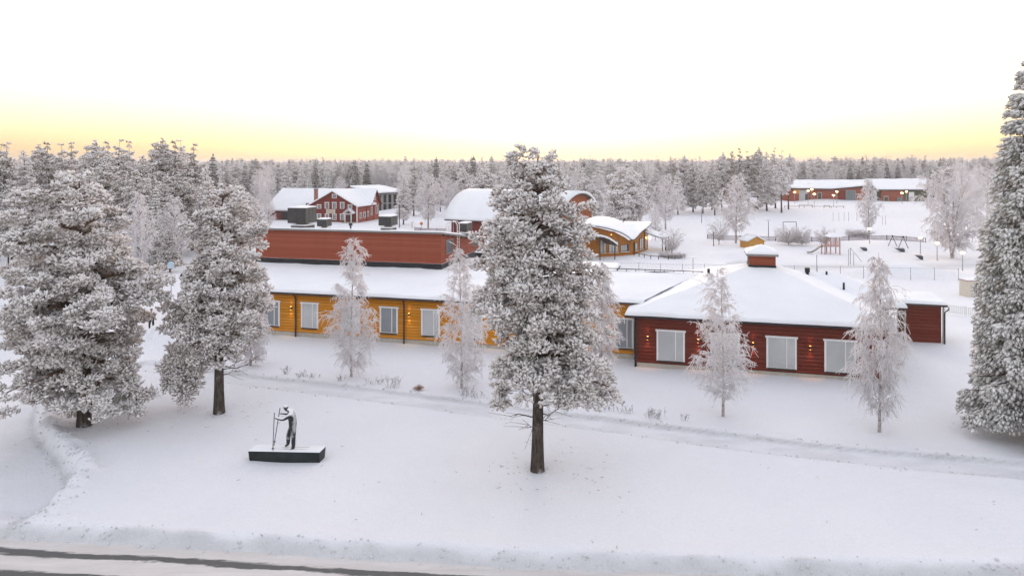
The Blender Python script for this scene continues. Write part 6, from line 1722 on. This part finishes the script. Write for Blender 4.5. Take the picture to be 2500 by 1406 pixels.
for px, y0, y1, lb in ((2406, 905, 938, 'thin dark stake in the snow just left of the tall spruce'), (2412, 872, 902, 'short dark post under the left branches of the tall spruce')):
    q = gp(px, y1); mb = MB(); mb.tube([(q.x, q.y, -0.2), (q.x, q.y, (y1-y0)*q.y/F)], 0.035, 6)
    top_mesh('stake', mb, M['post_dark'], (q.x, q.y, 0), lb, 'stake')

# ------------------------------------------------------------------ fences
def fence(name, label, pts, h, step, post_mat, rails, rail_mat, mesh_step=None, picket=None, pr=0.035, rr=0.02, group=None):
    """pts: plan points; posts and rails are parts of their own"""
    P_ = [Vector((p[0], p[1], 0)) for p in pts]
    t = thing(name, label, 'fence', (P_[0].x, P_[0].y, 0), group)
    seg = [(a, b, (b-a).length) for a, b in zip(P_[:-1], P_[1:])]
    tot = sum(s[2] for s in seg)
    def at_(d):
        for a, b, L in seg:
            if d <= L+1e-6: return a+(b-a)*(d/L)
            d -= L
        return P_[-1]
    n = max(1, round(tot/step))
    mb = MB(); mb.tube([(P_[0].x, P_[0].y, -0.3), (P_[0].x, P_[0].y, h+0.05)], pr, 5); me0 = mb.mesh('post', tuple(P_[0])); me0.materials.append(M[post_mat])
    for i in range(n+1):
        p = at_(tot*i/n); link('post', me0, None, t, (p.x-P_[0].x, p.y-P_[0].y, gz(p.x, p.y)))
    for z in rails:
        mb = MB(); mb.tube([at_(tot*i/(n))+Vector((0, 0, z+gz(*at_(tot*i/n)[:2]))) for i in range(n+1)], rr, 4); mb.build('rail', M[rail_mat], t)
    if mesh_step:
        k = int(tot/mesh_step); A_ = []
        for i in range(k):
            for sgn in (0, 1):
                a = at_(min(tot, max(0, i*mesh_step))); b = at_(min(tot, i*mesh_step+h*0.9))
                z0, z1 = (0.05, h) if sgn == 0 else (h, 0.05)
                A_.append([(a.x, a.y, z0), ((a.x+b.x)/2, (a.y+b.y)/2, (z0+z1)/2), (b.x, b.y, z1)])
        v_, f_ = tubes(np.array(A_, float)-np.array([P_[0].x, P_[0].y, 0]), np.full((len(A_), 3), 0.0045), 3)
        o = link('wire_mesh', arr_mesh('wire_mesh', v_, f_), M['post_frost'], t); o['kind'] = 'stuff'
    if picket:
        k = int(tot/picket); mb = MB()
        for i in range(k):
            p = at_(i*picket); d = (at_(min(tot, i*picket+0.1))-p).normalized() if i < k-1 else Vector((1, 0, 0))
            nn = Vector((-d.y, d.x, 0))
            zz = gz(p.x, p.y)
            mb.obox(p, d, nn, 0, picket*0.55, -0.012, 0.012, zz+0.06, zz+h-0.02)
        o = mb.build('pickets', M[rail_mat], t); o['kind'] = 'stuff'
    return t
A, B = gp(1455, 669), gp(2340, 686)
fence('chain_link_fence', 'long frosted chain-link fence behind the hip roof', [A[:2], B[:2]], 1.25, 2.35, 'post_frost', (1.22,), 'post_frost', 0.34, pr=0.03, rr=0.012)
fence('picket_fence', 'long grey-violet picket fence behind the playground', [gp(1727, 583)[:2], gp(1765, 586)[:2], gp(1910, 589)[:2], gp(2260, 597)[:2]], 0.75, 2.6, 'post_dark', (0.12, 0.68), 'purple_wood', None, 0.16, 0.05, 0.03)
fence('yard_fence', 'dark wire fence at the left picture edge beyond the ploughed yard', [gp(-60, 778)[:2], gp(46, 752)[:2]], 1.0, 1.4, 'post_dark', (0.95, 0.5), 'post_dark', 0.3, pr=0.04, rr=0.015)
fence('garden_fence', 'low pinkish fence below the white birch beside the arched hall', [gp(1012, 566)[:2], gp(1040, 569)[:2], gp(1090, 570)[:2]], 0.8, 1.9, 'purple_wood', (0.2, 0.75), 'purple_wood', None, 0.2, 0.05, 0.03)
fence('bed_fence', 'low curved rail fence round the shrub bed by the ochre house', [gp(1548, 624)[:2], gp(1575, 630)[:2], gp(1600, 634)[:2], gp(1640, 634)[:2], gp(1672, 628)[:2]], 0.42, 1.2, 'brownpipe', (0.38,), 'brownpipe', None, None, 0.05, 0.04)
fence('kiosk_fence', 'low white frosted fence left of the spruce, beyond the shed', [gp(2308, 766)[:2], gp(2410, 778)[:2]], 0.7, 1.5, 'white', (0.15, 0.62), 'white', None, 0.14, 0.04, 0.02)
fence('school_fence', 'dark rail fence at the far edge of the white field', [gp(1915, 516)[:2], gp(2060, 516)[:2]], 0.5, 4.5, 'post_dark', (0.45,), 'post_dark', None, None, 0.06, 0.05)

# ------------------------------------------------------------------ playground and small houses
# yellow playhouse
q = gp(1828, 607); hw = (1866-1828)*q.y/F
ph_ = thing('playhouse', 'small yellow wooden playhouse with snowy gable roof behind the roof lantern', 'playhouse', tuple(q))
pz = 1.05; pk_ = 1.62; dp = 2.2
mb = MB(); mb.prism([q+Vector((0, 0, -0.2)), q+Vector((hw, 0, -0.2)), q+Vector((hw, 0, pz)), q+Vector((hw/2, 0, pk_)), q+Vector((0, 0, pz))], (-0.55, dp, 0)); mb.build('wall', plain('playhouse_yellow', (0.50, 0.25, 0.055), 0.7, 0.1, 3.0), ph_)
mb = MB()
a, b, c = q+Vector((-0.25, -0.2, pz-0.08)), q+Vector((hw/2, -0.2, pk_+0.1)), q+Vector((hw+0.25, -0.2, pz-0.08)); dv_ = Vector((-0.55, dp+0.4, 0))
mb.prism([a, b, b+dv_, a+dv_], (0, 0, 0.05)); mb.prism([b+Vector((0.003, 0, 0)), c, c+dv_, b+dv_+Vector((0.003, 0, 0))], (0, 0, 0.05)); mb.build('roof', M['cream'], ph_)
mb = MB(); up5 = Vector((0, 0, 0.055))
snow_patch(mb, a+up5, a+dv_+up5, b+dv_+up5, b+up5, 6, 8, 0.16, (1, 0, 0, 1), 95, 0.02, 0.15) if False else None
mb.prism([a+up5, b+up5, b+dv_+up5, a+dv_+up5], (0, 0, 0.15)); mb.prism([b+up5+Vector((0.003, 0, 0)), c+up5, c+dv_+up5, b+dv_+up5+Vector((0.003, 0, 0))], (0, 0, 0.15)); mb.build('roof_snow', M['roof_snow'], ph_, True)
mb = MB(); mb.box((q.x+hw*0.35, q.y-0.25, 0.55), (q.x+hw*0.6, q.y-0.01, 0.6)); mb.build('shelf', M['white'], ph_)
# play tower with slide
q = gp(2039, 621); m = q.y/F
tw = thing('play_tower', 'frosted red timber play tower with a snowy pointed roof', 'play tower', tuple(q))
w2 = 0.62
for dx in (-w2, w2):
    for dy in (0, 1.2):
        mb = MB(); mb.box((q.x+dx-0.06, q.y+dy-0.06, -0.2), (q.x+dx+0.06, q.y+dy+0.06, 2.35)); mb.build('post', M['play_red'], tw)
for dx in (-1.35,):
    for dy in (0, 1.0):
        mb = MB(); mb.box((q.x+dx-0.05, q.y+dy-0.05, -0.2), (q.x+dx+0.05, q.y+dy+0.05, 1.35)); mb.build('post', M['play_red'], tw)
mb = MB(); mb.box((q.x-1.4, q.y-0.05, 1.0), (q.x+w2+0.05, q.y+1.25, 1.08)); mb.build('deck', M['play_red'], tw)
for k in range(6):
    mb = MB(); mb.box((q.x-w2+0.09+k*0.19, q.y-0.075, 1.1), (q.x-w2+0.22+k*0.19, q.y-0.062, 1.75)); mb.build('slat', M['play_red'], tw)
for k in range(3):
    mb = MB(); mb.box((q.x-1.33+k*0.19, q.y-0.075, 1.1), (q.x-1.20+k*0.19, q.y-0.062, 1.45)); mb.build('slat', M['play_red'], tw)
ap = Vector((q.x, q.y+0.6, 2.95)); cs = [Vector((q.x+a*0.85, q.y+0.6+b*0.8, 2.36)) for a, b in ((-1, -1), (1, -1), (1, 1), (-1, 1))]
mb = MB(); mb.add(cs+[ap]+[c-Vector((0, 0, 0.08)) for c in cs], [(0,1,4),(1,2,4),(2,3,4),(3,0,4),(0,5,6,1),(1,6,7,2),(2,7,8,3),(3,8,5,0),(8,7,6,5)]); mb.build('roof', M['roof_snow'], tw)
mb = MB(); s0 = Vector((q.x-1.42, q.y+0.35, 1.05)); pts = [s0, s0+Vector((-0.4, -0.05, -0.05)), s0+Vector((-0.95, -0.1, -0.45)), s0+Vector((-1.5, -0.15, -0.72)), s0+Vector((-2.1, -0.2, -0.8))]
for a, b in zip(pts[:-1], pts[1:]): mb.prism([a, b, b+Vector((0, 0.5, 0)), a+Vector((0, 0.5, 0))], (0, 0, -0.1))
mb.build('slide', M['slide'], tw)
# swing
q = gp(2196, 609)
sw_ = thing('swing_frame', 'dark A-frame swing set beside the picket fence', 'swing', tuple(q))
for dx, dy in ((-0.5, 0.9), (0.42, -0.2)):
    c = Vector((q.x+dx, q.y+dy, 1.75))
    for s_ in (-0.75, 0.75):
        mb = MB(); mb.tube([c, Vector((c.x+s_, c.y-0.2*s_, -0.1))], 0.05, 6); mb.build('leg', M['swing_frost'], sw_)
mb = MB(); mb.tube([Vector((q.x-0.5, q.y+0.9, 1.76)), Vector((q.x+0.42, q.y-0.2, 1.76))], 0.06, 6); mb.build('top_bar', M['swing_frost'], sw_)
for dx, dy in ((-0.5, 0.9), (0.42, -0.2)):
    mb = MB(); mb.ball((q.x+dx, q.y+dy, 1.78), 0.14, nu=8, nv=5); mb.build('joint', M['black'], sw_)
# climbing poles, sandboxes, log bench
q = gp(2076, 648); cl = thing('climbing_frame', 'thin frosted climbing frame in front of the play tower', 'climbing frame', tuple(q))
for dx, dy, h in ((-0.2, 0, 1.9), (0.3, 0.6, 2.0), (0.25, -0.3, 1.5)):
    mb = MB(); mb.tube([(q.x+dx, q.y+dy, -0.2), (q.x+dx, q.y+dy, h)], 0.04, 5); mb.build('post', M['post_frost'], cl)
mb = MB(); mb.tube([(q.x-0.2, q.y, 1.88), (q.x+0.3, q.y+0.6, 1.98), (q.x+1.5, q.y+0.3, 0.4)], 0.03, 5); mb.build('bar', M['post_frost'], cl)
for px, py, w_, lb in ((2198, 616, 1.25, 'dark tilted sandbox lid below the swing'), (2245, 634, 0.9, 'dark wedge of a small ramp at the right of the snow mound'), (2109, 614, 0.9, 'striped dark box lid left of the swing')):
    q = gp(px, py); mb = MB(); mb.prism([q+Vector((-w_/2, 0, 0.42)), q+Vector((w_/2, 0, 0.40)), q+Vector((w_/2, 0, -0.1)), q+Vector((w_/2-0.15, 0, -0.1))], (0.1, 0.6, 0.1))
    top_mesh('sandbox_lid', mb, M['tarp'], tuple(q), lb, 'box lid')
q = gp(2152, 600); mb = MB(); mb.tube([(q.x-1.4, q.y, 0.16), (q.x, q.y, 0.12), (q.x+1.4, q.y+0.1, 0.2)], 0.12, 8)
b_ = thing('log_bench', 'snow-topped log lying in front of the picket fence', 'log', tuple(q)); mb.build('log', M['pine_bark'], b_)
mb = MB(); mb.tube([(q.x-1.4, q.y, 0.28), (q.x, q.y, 0.25), (q.x+1.4, q.y+0.1, 0.33)], [0.08, 0.11, 0.08], 8); mb.build('snow', M['roof_snow'], b_, True)
# frames on the far field
for i, (px0, px1, yt, yb, lb) in enumerate([(1951, 1983, 500, 516, 'thin goal frame at the far left of the white field'), (2012, 2026, 502, 516, 'small dark frame before the school, left of the bars'), (2030, 2043, 504, 515, 'small dark frame before the school, right of the bars'), (1912, 1944, 542, 566, 'thin horizontal bar frame above the large frosted shrub')]):
    a, b = gp(px0, yb), gp(px1, yb); h = (yb-yt)*a.y/F
    t = thing('bar_frame', lb, 'frame', tuple(a))
    for p in (a, b): mb = MB(); mb.tube([(p.x, p.y, -0.2), (p.x, p.y, h)], 0.06, 5); mb.build('post', M['post_dark'], t)
    mb = MB(); mb.tube([(a.x, a.y, h), (b.x, b.y, h)], 0.05, 5); mb.build('bar', M['post_dark'], t)
for i, (px, lb) in enumerate([(2034, 'first thin net pole from the left on the white field'), (2048, 'second thin net pole from the left on the white field'), (2061, 'third thin net pole from the left on the white field'), (2072, 'fourth thin net pole from the left on the white field'), (2092, 'fifth thin net pole from the left on the white field'), (2155, 'left one of two thin poles right of the narrow birch on the field'), (2162, 'right one of two thin poles right of the narrow birch on the field')]):
    q = gp(px, 540 if i < 5 else 550); mb = MB(); mb.tube([(q.x, q.y, -0.2), (q.x, q.y, 1.9)], 0.04, 5)
    top_mesh('net_pole', mb, M['post_frost'], (q.x, q.y, 0), lb, 'pole', 'net poles on the field')
# white kiosk
q = gp(2362, 724); ki = thing('utility_kiosk', 'small cream utility box with a snowy lid beside the spruce', 'utility box', tuple(q))
mb = MB(); mb.box((q.x, q.y, -0.2), (q.x+1.7, q.y+1.2, 1.38)); mb.build('body', M['cream'], ki)
mb = MB(); mb.box((q.x-0.06, q.y-0.06, 1.383), (q.x+1.76, q.y+1.26, 1.44)); mb.build('lid', M['brick'], ki)
mb = MB(); snow_patch(mb, *[Vector((q.x+a, q.y+b, 1.443)) for a, b in ((-0.06, -0.06), (1.76, -0.06), (1.76, 1.26), (-0.06, 1.26))], 6, 6, 0.12, (1, 1, 1, 1), 97, 0.02, 0.1); mb.build('snow_cap', M['roof_snow'], ki, True)
mb = MB(); mb.box((q.x+0.75, q.y-0.02, 0.98), (q.x+1.35, q.y-0.001, 1.22)); mb.build('vent', M['black'], ki)

# ------------------------------------------------------------------ dry weeds poking through the snow
M['weed'] = frost_mat('frosted_dry_stalks', (0.20, 0.16, 0.14), (0.72, 0.70, 0.72), 0.45, 0.15, 0.8)
M['tussock'] = frost_mat('dry_reddish_grass', (0.42, 0.26, 0.18), (0.80, 0.72, 0.68), 0.40, 0.15, 0.8)
def weed(px, py, n, h, spread, label, mat='weed', seed=0, name='dry_weed'):
    rg = np.random.default_rng(seed); q = gp(px, py); z = gz(q.x, q.y)
    P_ = []
    for i in range(n):
        b = np.array([rg.normal()*spread*0.35, rg.normal()*spread*0.25, -0.05]); d = np.array([rg.normal()*0.35, rg.normal()*0.35, 1.0]); l = h*rg.uniform(0.5, 1.1)
        P_.append([b, b+d*l*0.5+rg.normal(size=3)*0.02, b+d*l+rg.normal(size=3)*0.05])
        for k in range(3):
            t = rg.uniform(0.45, 1.0); c = b+d*l*t; e = np.array([rg.normal()*0.5, rg.normal()*0.5, 0.7])*h*0.22
            P_.append([c, c+e*0.5, c+e+rg.normal(size=3)*0.02])
    P_ = np.array(P_)
    v_, f_ = tubes(P_, np.tile(np.array([[0.010, 0.008, 0.007]]), (len(P_), 1)), 3)
    o = link(name, arr_mesh(name, v_, f_, np.repeat(rg.uniform(0, 1, len(P_)), 9)), M[mat], None, (q.x, q.y, z))
    tag(o, label, 'plant', 'dry plants along the path')
for i, w_ in enumerate([(697, 912, 9, 0.5, 0.4, 'dry stalk tuft at the left end of the path bank'), (735, 920, 16, 0.3, 0.5, 'low dry stalks right of the leftmost tuft by the path'), (770, 924, 12, 0.3, 0.7, 'sparse dry stalks left of the birch with the spiky top'), (832, 934, 7, 0.35, 0.3, 'small stalk tuft just left of the spiky-topped birch trunk'), (915, 940, 12, 0.4, 0.6, 'dry stalks just right of the spiky-topped birch trunk'), (957, 948, 16, 0.75, 0.45, 'tallest dry weed tuft between the two birches at the path'), (1140, 966, 14, 0.5, 0.5, 'dry stalks at the foot of the birch beside the two-topped pine'), (1165, 970, 14, 0.3, 0.8, 'low stalks between that birch and the two-topped pine'), (1478, 1005, 14, 0.35, 0.8, 'low dry stalks right of the two-topped pine'), (1530, 1010, 10, 0.4, 0.4, 'small dry tuft midway between pine and stiff birch'), (1598, 1022, 22, 0.5, 0.8, 'widest dry tuft left of the stiff-branched birch'), (1672, 1030, 6, 0.45, 0.2, 'thin dry stalk nearest the stiff-branched birch')]):
    weed(*w_[:5], w_[5], 'weed', 300+i)
rg = np.random.default_rng(400); q = gp(1022, 953)
n = 130; az_ = rg.uniform(0, 6.28, n); el_ = rg.uniform(0.4, 1.5, n)
d = np.stack([np.cos(az_)*np.cos(el_), np.sin(az_)*np.cos(el_), np.sin(el_)], 1)*rg.uniform(0.25, 0.42, n)[:, None]
P_ = np.stack([d*0.05, d*0.6, d*1.0-np.array([0, 0, 0.08])], 1)
v_, f_ = tubes(P_, np.full((n, 3), 0.009), 3)
o = link('grass_tussock', arr_mesh('grass_tussock', v_, f_, np.repeat(rg.uniform(0, 1, n), 9)), M['tussock'], None, (q.x, q.y, gz(q.x, q.y)))
tag(o, 'reddish frosted grass tussock beside the path between the two birches', 'plant')

# ------------------------------------------------------------------ thin frosty air
mb = MB(); mb.box((-4200, -70, -1.6), (4200, 8200, 31))
me = mb.mesh('haze')
hm = bpy.data.materials.new('haze'); hm.use_nodes = True
hn = hm.node_tree; hn.nodes.clear()
ho = hn.nodes.new('ShaderNodeOutputMaterial'); hv = hn.nodes.new('ShaderNodeVolumePrincipled')
hv.inputs['Color'].default_value = (0.93, 0.90, 0.92, 1); hv.inputs['Density'].default_value = 0.00033
hv.inputs['Anisotropy'].default_value = 0.3
hn.links.new(hv.outputs['Volume'], ho.inputs['Volume'])
haze = link('haze', me, hm); haze['kind'] = 'stuff'; haze['label'] = 'thin frosty haze in the distance'
